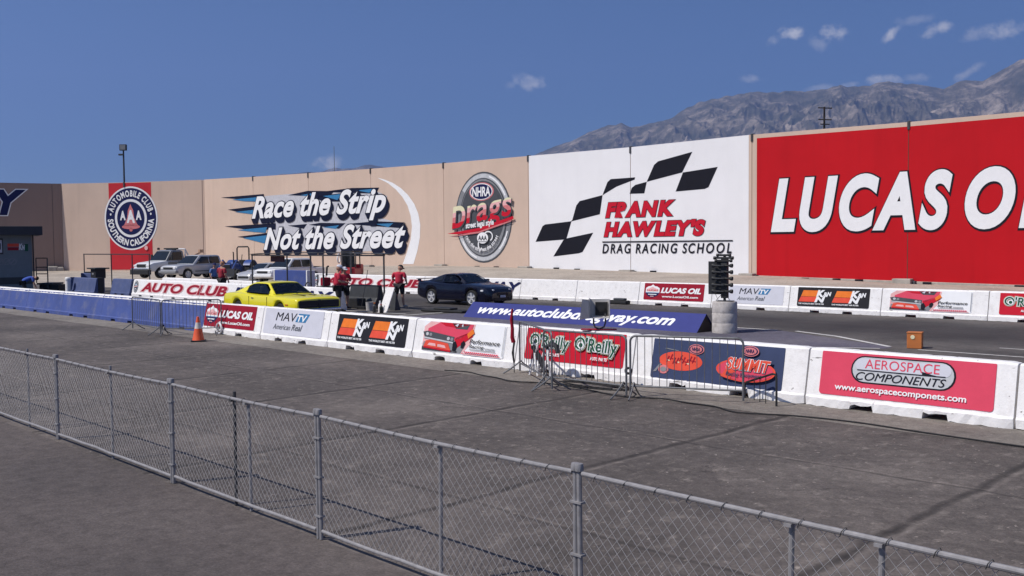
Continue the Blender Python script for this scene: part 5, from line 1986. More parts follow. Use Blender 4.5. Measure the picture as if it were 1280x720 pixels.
tag(bk.build('bucket', None, T(bks, 23.2), 0), 'grey bucket standing before the dark plastic tank', 'bucket')
for i, (px, col, h) in enumerate(((469, M_AMBER, .38), (473, M_BWHITE, .45), (477.5, M_MACHRED, .34))):
    b = MB()
    b.lathe([(0, 0), (.07, 0), (.075, .02), (.075, h * .66), (.03, h * .82), (.03, h), (0, h)], [M_TANK, M_BWHITE, M_TRIM][i], 14)
    b.lathe([(.032, h * .9), (.035, h + .01), (0, h + .012)], col, 10)
    tag(b.build('spray_bottle', None, T(on_t(px, 380, 22.7)[0] - .05, 22.7 + .12 * (i % 2)), 0), ['dark bottle with amber cap right of the grey bucket', 'white bottle between two dark bottles by the grey bucket', 'dark bottle with red cap beside the white board'][i], 'bottle', 'bottles between the bucket and the white board')
wb = MB()
w0, w1 = on_t(477, 380, 23.35)[0], on_t(486, 380, 23.35)[0]
wb.add([(0, 0, 0), (.48, 0, 0), (.62, .30, .97), (.14, .30, .97), (0, .03, 0), (.48, .03, 0), (.62, .33, .97), (.14, .33, .97)], [(0, 1, 2, 3), (4, 7, 6, 5), (0, 4, 5, 1), (1, 5, 6, 2), (2, 6, 7, 3), (3, 7, 4, 0)], M_BWHITE)
tag(wb.build('leaning_board', None, T(on_t(473.5, 380, 22.9)[0], 22.9), RZ_TRACK), 'white board leaning back beside the lone man in red', 'board')
wb = MB()
wb.add([(0, 0, 0), (.36, 0, 0), (.26, .15, .72), (.10, .15, .72), (0, .3, 0), (.36, .3, 0)], [(0, 1, 2, 3), (4, 3, 2, 5), (0, 3, 4), (1, 5, 2)], M_TANK)
tag(wb.build('rubber_wedge', None, T(on_t(486.5, 380, 23.9)[0], 23.9), RZ_TRACK), 'dark grey rubber wedge between the white board and the lone man', 'wedge')
br = MB()
br_s = on_t(447, 375, 23.3)[0]
br.tube([(0, 0, .12), (.32, .1, 1.62)], .014, M_DSTEEL, 6)
root = thing('push_broom', 'broom with a long dark handle leaning on the dark plastic tank', 'broom', T(br_s, 23.5), RZ_TRACK)
br.build('handle', root)
br = MB()
br.box(-.25, .25, -.05, .05, 0, .13, M_TRIM, bev=.01)
br.build('head', root)
# things on the middle row by the yellow car: a spoked wheel and a dark tray
wh = MB()
ws, wz = on_t(391, 345, 25.6)
wh.lathe([(.30 + .03 * math.cos(a), .03 * math.sin(a)) for a in [2 * PI * i / 10 for i in range(11)]], M_TRIM, 22, axis='y')
for k in range(7):
    a = PI * k / 7
    wh.tube([(-.29 * math.cos(a), 0, -.29 * math.sin(a)), (.29 * math.cos(a), 0, .29 * math.sin(a))], .008, M_GALV, 5)
# ================================================================== CANOPIES
def canopy(label, front, back, z, roof=True, t0=23.0, t1=25.8, over=.0, name='steel_canopy'):
    s0, s1 = front[0], front[-1]
    root = thing(name, label, 'canopy' if roof else 'frame', T(s0, t0), RZ_TRACK)
    for row, t in ((front, 0), (back, t1 - t0)):
        for s_ in row:
            b = MB()
            b.box(s_ - s0 - .026, s_ - s0 + .026, t - .026, t + .026, 0, z - .002, M_DSTEEL, bev=.004)
            b.build('post', root)
    b = MB()
    rows = ((0,), (0, t1 - t0))[1 if back else 0]
    for t in rows:
        b.box(-.05, s1 - s0 + .05, t - .03, t + .03, z, z + .06, M_DSTEEL, bev=.008)
    b.build('beam', root)
    if roof:
        b = MB()
        n = 12
        L_ = s1 - s0
        for i in range(n):
            xa, xb = -.05 + (L_ + .1) * i / n, -.05 + (L_ + .1) * (i + 1) / n
            za, zb = z + .062 + .05 * math.sin(PI * i / n) + .02 * (i % 2), z + .062 + .05 * math.sin(PI * (i + 1) / n) + .02 * ((i + 1) % 2)
            b.add([(xa, -.08, za), (xb, -.08, zb), (xb, t1 - t0 + .08, zb), (xa, t1 - t0 + .08, za), (xa, -.08, za + .03), (xb, -.08, zb + .03), (xb, t1 - t0 + .08, zb + .03), (xa, t1 - t0 + .08, za + .03)],
                  [(0, 3, 2, 1), (4, 5, 6, 7), (0, 1, 5, 4), (2, 3, 7, 6)], M_TANK)
        b.build('roof_sheet', root)
    return root
ct = 23.3
fr_ = [on_t(px, 340, ct)[0] for px in (315.5, 359, 388.5, 404, 480)]
canopy('low dark steel canopy over the start line, above the two men in red', fr_, [], 2.19, True, ct, ct + .45)
ct = 23.6
fr_ = [on_t(px, 340, ct)[0] for px in (105.5, 139.5, 165.5, 187)]
canopy('thin dark steel frame standing before the red stripe of the club emblem', fr_, [], 2.22, False, ct, ct)
sb = MB()
ss = on_t(346, 322, 23.6)[0]
sb.box(-.55, .55, -.04, .04, -.28, -.01, mat('maroon_board', (.10, .02, .02), rough=.6), bev=.01)
tag(sb.build('hanging_board', None, T(ss, 23.64, 2.19), RZ_TRACK), 'dark maroon board hanging under the roof of the steel canopy', 'board')
# blue crate/box behind the yellow car
s0, s1 = on_t(342, 345, 29.0)[0], on_t(384, 345, 29.0)[0]
root = thing('equipment_trailer', 'low blue box trailer with white ends parked behind the yellow car', 'trailer', T(s0, 29.0), RZ_TRACK)
mb = MB()
zt = on_t(360, 338, 29.0)[1]
mb.box(.12, s1 - s0 - .12, 0, .5, .25, zt, M_BBLUE, bev=.02)
mb.build('box_body', root)
for x in (.0, s1 - s0 - .115):
    b = MB()
    b.box(x, x + .115, -.01, .51, .22, zt + .02, M_BWHITE, bev=.02)
    b.build('end_panel', root)
for x in (.5, s1 - s0 - .5):
    b = MB()
    b.lathe([(0, -.1), (.20, -.1), (.22, -.06), (.22, .06), (.2, .1), (0, .1)], M_RUBBER, 18, Matrix.Translation((x, .1, .22)), axis='y')
    b.build('wheel', root)
tw = thing('spare_wheel', 'spoked wheel leaning at the right end of the blue trailer', 'wheel', T(s1 + .55, 28.7, .38), RZ_TRACK)
wh.build('spoked_rim', tw)
# podium / bin in the gap of the dull blue barriers
ps, pz = on_t(123, 350, 22.6)
root = thing('rubbish_bin', 'black lidded bin on a red stand between the dull blue barriers', 'bin', T(ps, 22.6), RZ_TRACK)
mb = MB()
mb.lathe([(0, 0), (.24, 0), (.30, .86), (0, .87)], M_MACHRED, 18)
mb.build('stand', root)
mb = MB()
mb.box(-.36, .36, -.30, .30, .87, 1.40, M_TRIM, bev=.02)
mb.build('bin_body', root)
mb = MB()
mb.box(-.62, .62, -.42, .42, 1.403, 1.48, M_TANK, bev=.015)
mb.box(-.12, .12, -.315, -.302, 1.08, 1.18, M_MGREY)
mb.build('lid', root)
mb = MB()
gs = on_t(126, 360, 22.2)[0]
mb.box(-.38, .2, .15, .5, .0, .92, M_TRIM, bev=.02)
tag(mb.build('speaker_cabinet', None, T(on_t(117.5, 360, 22.0)[0] + .25, 21.9), RZ_TRACK), 'black cabinet filling the gap left of the red bin stand', 'cabinet')

# ================================================================== POLES BEHIND THE WALL
lp_ = far_at(157.3, 300, 128)
root = thing('floodlight_pole', 'tall pole with a square floodlight behind the red stripe', 'light pole', (lp_.x, lp_.y, 0))
H_ = far_at(157.3, 182, 128).z
mb = MB()
mb.tube([(0, 0, 0), (0, 0, H_ - .5)], .16, M_DSTEEL, 10, r1=.10)
mb.build('pole', root)
mb = MB()
mb.box(-.45, .45, -.25, .15, H_ - .65, H_ + .15, M_TANK, bev=.03)
mb.build('floodlight', root)
mb = MB()
mb.box(-.36, .36, -.262, -.25, H_ - .56, H_ + .06, M_MGREY)
mb.build('lens', root)
mb = MB()
mb.box(-.62, .05, -.2, .1, H_ - 1.30, H_ - 1.08, M_TANK, bev=.03)
mb.build('side_lamp', root)
ap = far_at(419.5, 300, 118)
mb = MB()
H_ = far_at(419.5, 183, 118).z
mb.tube([(0, 0, 0), (0, 0, H_)], .09, M_MGREY, 8, r1=.03)
tag(mb.build('flagpole', None, (ap.x, ap.y, 0)), 'thin bare mast rising behind the wall above the slogan', 'mast')
up_ = far_at(1029.5, 300, 105)
root = thing('utility_pole', 'dark wooden utility pole with crossarms behind the red advert', 'utility pole', (up_.x, up_.y, 0), .25)
H_ = far_at(1029.5, 133.5, 105).z
mb = MB()
mb.tube([(0, 0, 0), (0, 0, H_)], .16, M_WOOD, 10, r1=.11)
mb.build('pole', root)
for z, w, xo in ((H_ - .15, .85, .0), (H_ - 1.4, .8, .0), (H_ - 1.9, .55, 0)):
    b = MB()
    b.box(xo - w, xo + w, -.18, -.12, z - .06, z + .05, M_WOOD)
    for sgn in (-.9, -.45, .45, .9):
        b.lathe([(0, 0), (.03, 0), (.045, .06), (.02, .12), (0, .13)], M_MGREY, 8, Matrix.Translation((xo + w * sgn, -.15, z + .05)))
    b.build('crossarm', root)

# ================================================================== TIMING BOOTH
bd = 57.0
BRZ = .50
r0_ = far_at(41.5, 360, bd)
root = thing('control_booth', 'grey control booth with a dark overhanging roof at the left edge', 'booth', (r0_.x, r0_.y, 0), BRZ)
zr = far_at(41, 293.5, bd).z
mb = MB()
mb.box(-7, 0, 0, 4.5, 0, zr, M_BOOTH)
mb.build('wall', root)
mb = MB()
for i in range(20):       # siding joints
    mb.box(-7, -.0, -.006, -.002, .9 + .0, .905, M_TANK)
    break
mb.box(-7.02, .02, -.02, .0, .55, .95, M_TANK)
mb.build('plinth_band', root)
mb = MB()
zt = far_at(41, 283, bd).z
mb.box(-7.4, .56, -.7, 5.0, zr - .02, zt, M_BOOTHD, bev=.02)
mb.build('roof', root)
mb = MB()
mb.box(.02, .10, -.05, .05, .9, zr - .02, M_TRIM)
mb.build('corner_post', root)
def booth_px(px, py):
    d = pdir(px, py)
    # booth front plane
    nrm = Vector((math.sin(BRZ), -math.cos(BRZ), 0))
    xax = Vector((math.cos(BRZ), math.sin(BRZ), 0))
    o = Vector((r0_.x, r0_.y, 0))
    k = nrm.dot(o) / nrm.dot(Vector((d.x, d.y, 0)))
    q = Vector((d.x * k, d.y * k, 0)) - o
    return q.dot(xax), CAM_H + d.z * k
cv = Canvas(lambda u, v, k: Vector((u, -.008 * k, v)))
a, b = booth_px(-8, 318), booth_px(3.5, 298)
cv.rect(a[0], b[0], a[1], b[1], M_TRIM)
a, b = booth_px(-8, 316), booth_px(2.2, 300)
cv.up().rect(a[0], b[0], a[1], b[1], M_LGREY)
a, b = booth_px(-8, 312), booth_px(.8, 304)
cv.up().rect(a[0], b[0], a[1], b[1], M_TRIM)
cv.build('window_sign', root)
cv = Canvas(lambda u, v, k: Vector((u, -.008 * k, v)))
a, b = booth_px(9.5, 313), booth_px(23.5, 304.5)
m_ = (a[1] + b[1]) / 2
cv.rect(a[0], b[0], a[1], m_ - .02, M_DRED)
cv.rect(a[0], b[0], m_ + .02, b[1], M_ORED)
a, b = booth_px(23.5, 312.5), booth_px(31, 304.5)
cv.text('K', a[0], a[1], (a[0] + b[0]) / 2 + .03, b[1], M_WHITE, bold=.05, shear=.2)
cv.text('N', (a[0] + b[0]) / 2, a[1], b[0], b[1] - .08, M_WHITE, bold=.05, shear=.2)
a, b = booth_px(31, 314), booth_px(35, 305)
cv.rect(a[0], b[0], a[1], b[1], M_GREEN)
cv.build('sponsor_sign', root)
cv = Canvas(lambda u, v, k: Vector((u, -.008 * k, v)))
c_ = booth_px(8, 327)
for sx_ in (-.32, 0, .32):
    cv.ring_arc(c_[0] + sx_, c_[1], .22, .2, .05, M_MGREY, 0, 2 * PI, 16)
    cv.poly([(c_[0] + sx_ - .15, c_[1] - .15), (c_[0] + sx_ - .08, c_[1] - .15), (c_[0] + sx_ + .15, c_[1] + .12), (c_[0] + sx_ + .1, c_[1] + .16)], M_MGREY)
cv.build('faded_emblem', root)
# landing with rails beside the booth
rp = far_at(44, 360, bd + 1)
root = thing('stair_landing', 'steel landing with pipe handrails beside the grey booth', 'stairs', (rp.x + .1, rp.y, 0), -.1)
mb = MB()
mb.box(0, 1.0, 0, 1.2, .45, .55, M_DSTEEL)
mb.box(0.1, 1.3, .1, 1.1, 0, .44, M_TRIM)
mb.build('platform', root)
mb = MB()
for z in (1.1, 1.5, 2.05):
    mb.tube([(0, 0, z), (.72, 0, z)], .03, M_DSTEEL, 6)
mb.tube([(.72, 0, .0), (.72, 0, 2.05)], .035, M_DSTEEL, 6)
mb.tube([(.0, 0, .55), (.0, 0, 2.05)], .03, M_DSTEEL, 6)
mb.build('handrail', root)
# sandbags along the foot of the shaded wall
for i, (px, py, w) in enumerate(((66, 334.5, .5), (74, 334.8, .45))):
    q = DARK.world(DARK.pix(px, py)[0]) + DARK.n * .5
    b = MB()
    b.box(-w, w, -.3, .3, .2, .75 - .1 * i, M_CONC, bev=.12)
    tag(b.build('rubble_heap', None, q, DARK.rz), ['left of two pale rubble heaps at the foot of the shaded wall', 'right one of two pale rubble heaps at the foot of the shaded wall'][i], 'rubble')

# ================================================================== VEHICLES
def interp(tab, x):
    if x <= tab[0][0]:
        return tab[0][1]
    for (a, va), (b, vb) in zip(tab[:-1], tab[1:]):
        if x <= b:
            f = (x - a) / (b - a) if b > a else 0
            return va + (vb - va) * f
    return tab[-1][1]
def body_shell(paint, top, width, sill, wheels, crown=.03, shoulder=.05, tuck=.06):
    x0, x1 = top[0][0], top[-1][0]
    xs = set(x0 + (x1 - x0) * i / 46 for i in range(47))
    for xw, r in wheels:
        for k in range(13):
            xs.add(xw + r * math.cos(PI * k / 12))
        xs.add(xw - r - .004)
        xs.add(xw + r + .004)
    for a, _ in top:
        xs.add(a)
    xs = sorted(x for x in xs if x0 <= x <= x1)
    rings = []
    for x in xs:
        zt, hw, zb = interp(top, x), interp(width, x), interp(sill, x)
        for xw, r in wheels:
            if abs(x - xw) <= r:
                zb = max(zb, .32 + math.sqrt(max(0, r * r - (x - xw) ** 2)))
        zb = min(zb, zt - .10)
        h = zt - zb
        half = [(0, zb), (hw * .80, zb), (hw - tuck, zb + .004), (hw - .012, zb + min(.06, h * .3)), (hw, zb + h * .45), (hw - .004, zt - shoulder * 2.0), (hw - .03, zt - shoulder * .7), (hw - .10, zt - .005), (hw * .6, zt + crown * .6), (0, zt + crown)]
        ring = [Vector((x, y, z)) for y, z in half] + [Vector((x, -y, z)) for y, z in reversed(half[1:-1])]
        rings.append(ring)
    mb = MB()
    mb.loft(rings, paint)
    return mb
class Cabin:
    # roof outline in side view: list of (x, z); the belt line z at each x is given by belt
    def __init__(self, prof, belt, wb, wr, zroof):
        self.prof, self.belt, self.wb, self.wr, self.zr = prof, belt, wb, wr, zroof
    def zb(self, x):
        return interp(self.belt, x)
    def w(self, x, z):
        zb = self.zb(x)
        f = (z - zb) / (self.zr - zb)
        return self.wb + (self.wr - self.wb) * max(0, min(1, f))
    def shell(self, paint, openings=None):
        xs = set()
        x0, x1 = self.prof[0][0], self.prof[-1][0]
        for i in range(31):
            xs.add(x0 + (x1 - x0) * i / 30)
        for a, _ in self.prof:
            xs.add(a)
        rings = []
        for x in sorted(xs):
            zt = interp(self.prof, x)
            zb = self.zb(x) - .06
            hb = self.w(x, zb)
            ht = self.w(x, zt)
            half = [(0, zb), (hb, zb), (self.w(x, (zb + zt) / 2), (zb + zt) / 2), (ht + .005, zt - min(.05, (zt - zb) * .3)), (ht - .04, zt - .008), (ht - .10, zt), (ht * .5, zt + .014), (0, zt + .02)]
            rings.append([Vector((x, y, z)) for y, z in half] + [Vector((x, -y, z)) for y, z in reversed(half[1:-1])])
        mb = MB()
        mb.loft(rings, paint)
        if openings:
            n = len(rings[0])
            xs_ = sorted(xs)
            keep_f, keep_m, keep_s = [], [], []
            for q, (f, mi, sm) in enumerate(zip(mb.f, mb.mi, mb.sm)):
                i, j = divmod(q, n)
                drop = False
                if i < len(xs_) - 1 and len(f) == 4:
                    xm = (xs_[i] + xs_[i + 1]) / 2
                    for kind, xa, xb in openings:
                        if xa < xm < xb and ((kind == 'side' and j in (1, 2, 11, 12)) or (kind == 'top' and j in (5, 6, 7, 8))):
                            drop = True
                if not drop:
                    keep_f.append(f)
                    keep_m.append(mi)
                    keep_s.append(sm)
            mb.f, mb.mi, mb.sm = keep_f, keep_m, keep_s
        return mb
    def interior(self, root, seat_x, wheel_x, zseat):
        mb = MB()
        x0, x1 = self.prof[0][0] + .35, self.prof[-1][0] - .06
        pts = [(x0 + (x1 - x0) * i / 8) for i in range(9)]
        vs = []
        for x in pts:
            for sd in (-1, 1):
                vs.append(Vector((x, sd * (self.w(x, self.zb(x)) - .03), self.zb(x) + .052)))
        mb.add(vs, [(2 * i, 2 * i + 1, 2 * i + 3, 2 * i + 2) for i in range(8)], M_TRIM)
        mb.build('dashboard', root, fix=False)
        for sd in (-1, 1):
            m = MB()
            m.box(seat_x - .08, seat_x + .08, sd * .36 - .22, sd * .36 + .22, zseat - .1, zseat + .16, M_TRIM, bev=.05)
            m.box(seat_x - .09, seat_x + .02, sd * .36 - .12, sd * .36 + .12, zseat + .17, zseat + .30, M_TANK, bev=.04)
            m.build('seat', root)
        m = MB()
        m.tube([(wheel_x + .05 * math.sin(2 * PI * k / 14), .36 + .17 * math.cos(2 * PI * k / 14), zseat + .06 + .13 * math.sin(2 * PI * k / 14)) for k in range(14)], .014, M_TRIM, 6, closed=True)
        m.build('steering_wheel', root)
    def side_glass(self, pts, side, lift=.008, mt=None):
        tri = tessellate_polygon([[Vector((a, b, 0)) for a, b in pts]])
        mb = MB()
        mb.add([(a, side * (self.w(a, b) + lift), b) for a, b in pts], [tuple(t) for t in tri], mt or M_GLASS)
        return mb
    def end_glass(self, xa, xb, inset=.07, lift=.010, bow=.0, f0=.08, f1=.92, mt=None):
        # pane lying on the sloping screen between two points of the roof profile
        mb = MB()
        vs, fs = [], []
        nx, ny = 4, 8
        for i in range(nx + 1):
            x = xa + (xb - xa) * (f0 + (f1 - f0) * i / nx)
            z = interp(self.prof, x)
            sl = (interp(self.prof, x + .01) - interp(self.prof, x - .01)) / .02
            n_ = Vector((-sl, 0, 1)).normalized()
            hw = self.w(x, z) - inset
            for j in range(ny + 1):
                y = hw * (2 * j / ny - 1)
                z2 = z + .014 * (1 - (y / hw) ** 2)
                vs.append(Vector((x, y, z2)) + n_ * lift)
        for i in range(nx):
            for j in range(ny):
                q = i * (ny + 1) + j
                fs.append((q, q + 1, q + ny + 2, q + ny + 1))
        mb.add(vs, fs, mt or M_GLASS, True)
        return mb
def wheel(root, x, y, r, w, side, rim_mt, spokes=5, rimr=.68):
    M_ = Matrix.Translation((x, y, r))
    mb = MB()
    mb.lathe([(r * rimr, -w / 2), (r * .93, -w / 2), (r, -w / 2 + .035), (r, w / 2 - .035), (r * .93, w / 2), (r * rimr, w / 2)], M_RUBBER, 26, M_, axis='y')
    wo_ = mb.build('wheel', root)
    mb = MB()
    yo = side * (w / 2 - .02)
    yi = side * (w / 2 - .09)
    mb.lathe([(r * rimr, yo + side * .01), (r * rimr * .93, yo + side * .005), (r * rimr * .88, yi), (.0, yi)], rim_mt, 26, M_, axis='y')
    for k in range(spokes):
        a = 2 * PI * k / spokes + .4
        c, s_ = math.cos(a), math.sin(a)
        R_ = M_ @ Matrix.Rotation(-a, 4, 'Y')
        y0, y1 = sorted((yi + side * .01, yo))
        mb.box(.03, r * rimr * .92, y0, y1, -.032, .032, rim_mt, R_, bev=.008)
    mb.lathe([(0, yo + side * .008), (.06, yo + side * .004), (.065, yi)], rim_mt, 16, M_, axis='y')
    mb.build('rim', wo_)
def fit(root, *parts):
    for name, mb in parts:
        mb.build(name, root)

# ---- yellow muscle coupe
cx_s, cx_t = -30.15, 18.4
root = thing('muscle_car', 'lemon yellow classic muscle coupe waiting behind the near barriers', 'car', T(cx_s, cx_t), RZ_TRACK)
root.scale = (.945, 1, 1)
top = [(-2.64, .70), (-2.60, .86), (-2.45, .93), (-2.0, .97), (-1.4, .985), (-.7, .94), (0, .92), (.8, .925), (1.6, .91), (2.3, .875), (2.55, .85), (2.62, .80)]
wid = [(-2.64, .86), (-2.4, .93), (-1.5, .975), (-.4, .945), (.5, .94), (1.5, .965), (2.3, .95), (2.55, .90), (2.62, .86)]
sill = [(-2.64, .44), (-2.2, .34), (-1.8, .24), (1.9, .24), (2.3, .30), (2.62, .42)]
body_shell(M_YELLOW, top, wid, sill, [(-1.42, .40), (1.55, .40)]).build('body', root)
cab = Cabin([(-2.0, .975), (-1.75, 1.03), (-.75, 1.335), (-.45, 1.36), (.1, 1.355), (.28, 1.335), (.98, .93)], [(-2.1, .96), (-1, .95), (1.0, .91)], .80, .60, 1.36)
cab.shell(M_YELLOW, [('side', -1.0, .58), ('top', .34, .92)]).build('cabin', root)
cab.interior(root, -.35, .42, 1.05)
cab.end_glass(.28, .98, inset=.06, f0=.04, f1=.96, mt=M_CLEAR).build('windscreen', root)
cab.end_glass(-1.75, -.75, inset=.20).build('rear_window', root)
for sd in (1, -1):
    cab.side_glass([(-1.12, 1.0), (-.88, 1.15), (-.62, 1.285), (.16, 1.285), (.55, 1.08), (.68, .975), (-.3, .985)], sd, mt=M_CLEAR).build('side_window', root)
    m = MB()
    m.box(-.38, -.22, sd * .952 - .012, sd * .952 + .012, .80, .825, M_CHROME, bev=.004)
    m.build('door_handle', root)
    m = MB()
    for x in (.72, -.55):
        m.box(x - .006, x + .006, min(sd * .93, sd * .955), max(sd * .93, sd * .955), .34, .86, M_TRIM)
    m.build('door_gap', root)
    for x in (-1.42, 1.55):
        wheel(root, x, sd * .80, .335, .25, sd, M_ALLOY)
    m = MB()
    m.box(1.98, 2.16, min(sd * .93, sd * .968), max(sd * .93, sd * .968), .62, .66, M_AMBER)
    m.build('side_marker', root)
m = MB()
m.box(2.54, 2.645, -.80, .80, .53, .775, M_TRIM, bev=.02)
m.build('grille', root)
m = MB()
m.box(2.60, 2.665, -.045, .045, .52, .79, M_TRIM, bev=.01)
m.box(2.645, 2.66, -.76, -.12, .60, .612, M_DSTEEL)
m.box(2.645, 2.66, .12, .76, .60, .612, M_DSTEEL)
m.build('grille_divider', root)
for y in (-.62, -.40, .40, .62):
    m = MB()
    m.lathe([(0, 2.65), (.075, 2.648), (.082, 2.63)], M_TRIM, 16, Matrix.Translation((0, y, .66)), axis='x')
    m.build('headlight_cover', root)
m = MB()
m.box(2.52, 2.73, -.86, .86, .40, .515, M_CHROME, bev=.04)
m.build('front_bumper', root)
m = MB()
m.box(-2.72, -2.55, -.86, .86, .44, .56, M_CHROME, bev=.04)
m.build('rear_bumper', root)
m = MB()
m.box(1.25, 2.05, -.26, -.17, .928, .946, M_TRIM, bev=.008)
m.box(1.25, 2.05, .17, .26, .928, .946, M_TRIM, bev=.008)
m.build('bonnet_scoop', root)
m = MB()
m.tube([(.98, -.5, .955), (.80, .1, .99)], .008, M_TRIM, 5)
m.tube([(.98, .1, .955), (.80, .6, .99)], .008, M_TRIM, 5)
m.build('wiper', root)

# ---- navy coupe
mp = at(587, 382), at(537, 377)
root = thing('sports_coupe', 'midnight navy sports coupe launching in the far lane', 'car', T(-31.5, 28.55), RZ_TRACK + .02)
top = [(-2.33, .72), (-2.31, .90), (-2.22, 1.0), (-1.7, 1.015), (-1.0, .985), (-.2, .95), (.7, .945), (1.1, .93), (1.7, .865), (2.1, .775), (2.26, .69), (2.33, .56)]
wid = [(-2.33, .76), (-2.1, .86), (-1.25, .92), (-.3, .89), (.6, .89), (1.35, .915), (1.9, .87), (2.2, .76), (2.33, .62)]
sill = [(-2.33, .36), (-1.9, .26), (-1.6, .20), (1.7, .19), (2.1, .18), (2.33, .22)]
body_shell(M_CARNAVY, top, wid, sill, [(-1.24, .385), (1.33, .385)]).build('body', root)
cab = Cabin([(-1.75, 1.01), (-.72, 1.325), (-.35, 1.355), (.05, 1.345), (.22, 1.315), (.95, .95)], [(-1.8, 1.0), (-.5, .95), (1.0, .92)], .78, .56, 1.355)
cab.shell(M_CARNAVY, [('side', -.56, .50), ('top', .28, .90)]).build('cabin', root)
cab.interior(root, -.30, .40, 1.05)
cab.end_glass(.22, .95, f0=.04, f1=.96, mt=M_CLEAR).build('windscreen', root)
cab.end_glass(-1.75, -.72, inset=.13).build('rear_window', root)
for sd in (1, -1):
    cab.side_glass([(-.55, .99), (-.62, 1.12), (-.50, 1.27), (.05, 1.275), (.42, 1.1), (.60, .975)], sd, mt=M_CLEAR).build('side_window', root)
    cab.side_glass([(-1.12, 1.03), (-.80, 1.22), (-.66, 1.24), (-.70, 1.05)], sd).build('quarter_window', root)
    m = MB()
    m.box(.40, .56, min(sd * .80, sd * 1.0), max(sd * .80, sd * 1.0), .985, 1.09, M_CARNAVY, bev=.03)
    m.build('mirror', root)
    for x in (-1.24, 1.33):
        wheel(root, x, sd * .79, .335, .24, sd, M_ALLOY, 5, .74)
    m = MB()
    m.box(1.98, 2.22, min(sd * .50, sd * .78), max(sd * .50, sd * .78), .60, .71, M_LAMP, Matrix.Rotation(-sd * .10, 4, 'Z'), bev=.03)
    m.build('headlight', root)
    m = MB()
    m.box(1.84, 2.02, min(sd * .80, sd * .868), max(sd * .80, sd * .868), .62, .70, M_LAMP, bev=.02)
    m.build('corner_lamp', root)
    m = MB()
    for x in (.72, -.52):
        m.box(x - .006, x + .006, min(sd * .86, sd * .895), max(sd * .86, sd * .895), .32, .86, M_BLACK)
    m.build('door_gap', root)
m = MB()
m.box(-2.38, -2.05, -.78, .78, 1.09, 1.115, M_CARNAVY, bev=.01)
m.box(-2.30, -2.12, -.76, -.70, .99, 1.09, M_CARNAVY)
m.box(-2.30, -2.12, .70, .76, .99, 1.09, M_CARNAVY)
m.build('spoiler', root)
m = MB()
m.box(.95, 1.55, -.30, .30, .93, 1.0, M_CARNAVY, Matrix.Rotation(.06, 4, 'Y'), bev=.03)
m.build('bonnet_scoop', root)
m = MB()
m.box(2.26, 2.352, -.35, .35, .44, .57, M_TRIM, bev=.02)
m.box(2.25, 2.35, -.55, .55, .24, .34, M_TRIM, bev=.02)
m.build('grille', root)
m = MB()
m.box(2.352, 2.362, -.16, .16, .36, .46, M_LGREY)
m.build('number_plate', root)

# ---- pickups and trucks parked facing the track
RZ_PARK = -rad(120) 
def pickup(label, px, dist, paint, scale=1.0, cab4=False, name='pickup_truck', bed=True, cat='pickup', dz=None, rz=RZ_PARK):
    p = far_at(px, 350, dist)
    z = bank_z(p.x, p.y) if dz is None else dz
    root = thing(name, label, cat, (p.x, p.y, z), rz)
    root.scale = (scale,) * 3
    top = [(-2.55, .80), (-2.52, .98), (-.9, 1.0), (-.2, 1.0), (.7, 1.0), (1.2, .995), (2.1, .96), (2.35, .90), (2.45, .76)]
    wid = [(-2.55, .84), (-2.3, .87), (.5, .875), (1.9, .86), (2.3, .80), (2.45, .74)]
    sill = [(-2.55, .50), (-2.2, .42), (-1.8, .34), (1.9, .34), (2.2, .34), (2.45, .40)]
    body_shell(paint, top, wid, sill, [(-1.5, .42), (1.55, .42)]).build('body', root)
    xr = -1.35 if cab4 else -.85
    cabn = Cabin([(xr - .12, 1.0), (xr, 1.55), (xr + .15, 1.60), (.25, 1.60), (.40, 1.57), (1.08, 1.0)], [(-2, .99), (1.2, .98)], .80, .64, 1.60)
    cabn.shell(paint).build('cabin', root)
    cabn.end_glass(.40, 1.08, inset=.06, f0=.06, f1=.94).build('windscreen', root)
    for sd in (1, -1):
        xm = -.32
        cabn.side_glass([(xm, 1.04), (xm, 1.50), (.26, 1.50), (.62, 1.22), (.76, 1.04)], sd).build('side_window', root)
        cabn.side_glass([(xr + .08, 1.04), (xr + .12, 1.50), (xm - .07, 1.50), (xm - .07, 1.04)], sd).build('rear_side_window', root)
        if cab4 and not bed:
            pass
        m = MB()
        m.box(.62, .74, min(sd * .84, sd * 1.02), max(sd * .84, sd * 1.02), 1.04, 1.20, M_TRIM, bev=.02)
        m.build('mirror', root)
        m = MB()
        m.box(2.36, 2.475, min(sd * .46, sd * .70), max(sd * .46, sd * .70), .70, .84, M_LAMP, bev=.02)
        m.build('headlight', root)
        for x in (-1.5, 1.55):
            wheel(root, x, sd * .76, .35, .22, sd, M_ALLOY if paint is not M_CARWHITE else M_MGREY)
        m = MB()
        m.box(-.9, .95, min(sd * .85, sd * .885), max(sd * .85, sd * .885), .52, .57, M_TRIM)
        m.build('side_trim', root)
    m = MB()
    m.box(2.38, 2.478, -.44, .44, .69, .83, M_TRIM, bev=.02)
    m.build('grille', root)
    m = MB()
    m.box(2.30, 2.56, -.82, .82, .44, .60, M_MGREY if paint is not M_CARWHITE else M_CARWHITE, bev=.04)
    m.build('front_bumper', root)
    if bed:
        m = MB()
        m.box(-2.45, xr - .22, -.72, .72, 1.02, 1.04, M_TRIM)
        m.build('bed_cover', root)
    return root
pickup('silver extended cab pickup truck parked beside the white tow truck', 247, 70.5, M_CARSILVER, 1.08, True, dz=.32)
pickup('white pickup truck parked under the steel canopy', 362, 68.0, M_CARWHITE, 1.08, True, dz=.05)
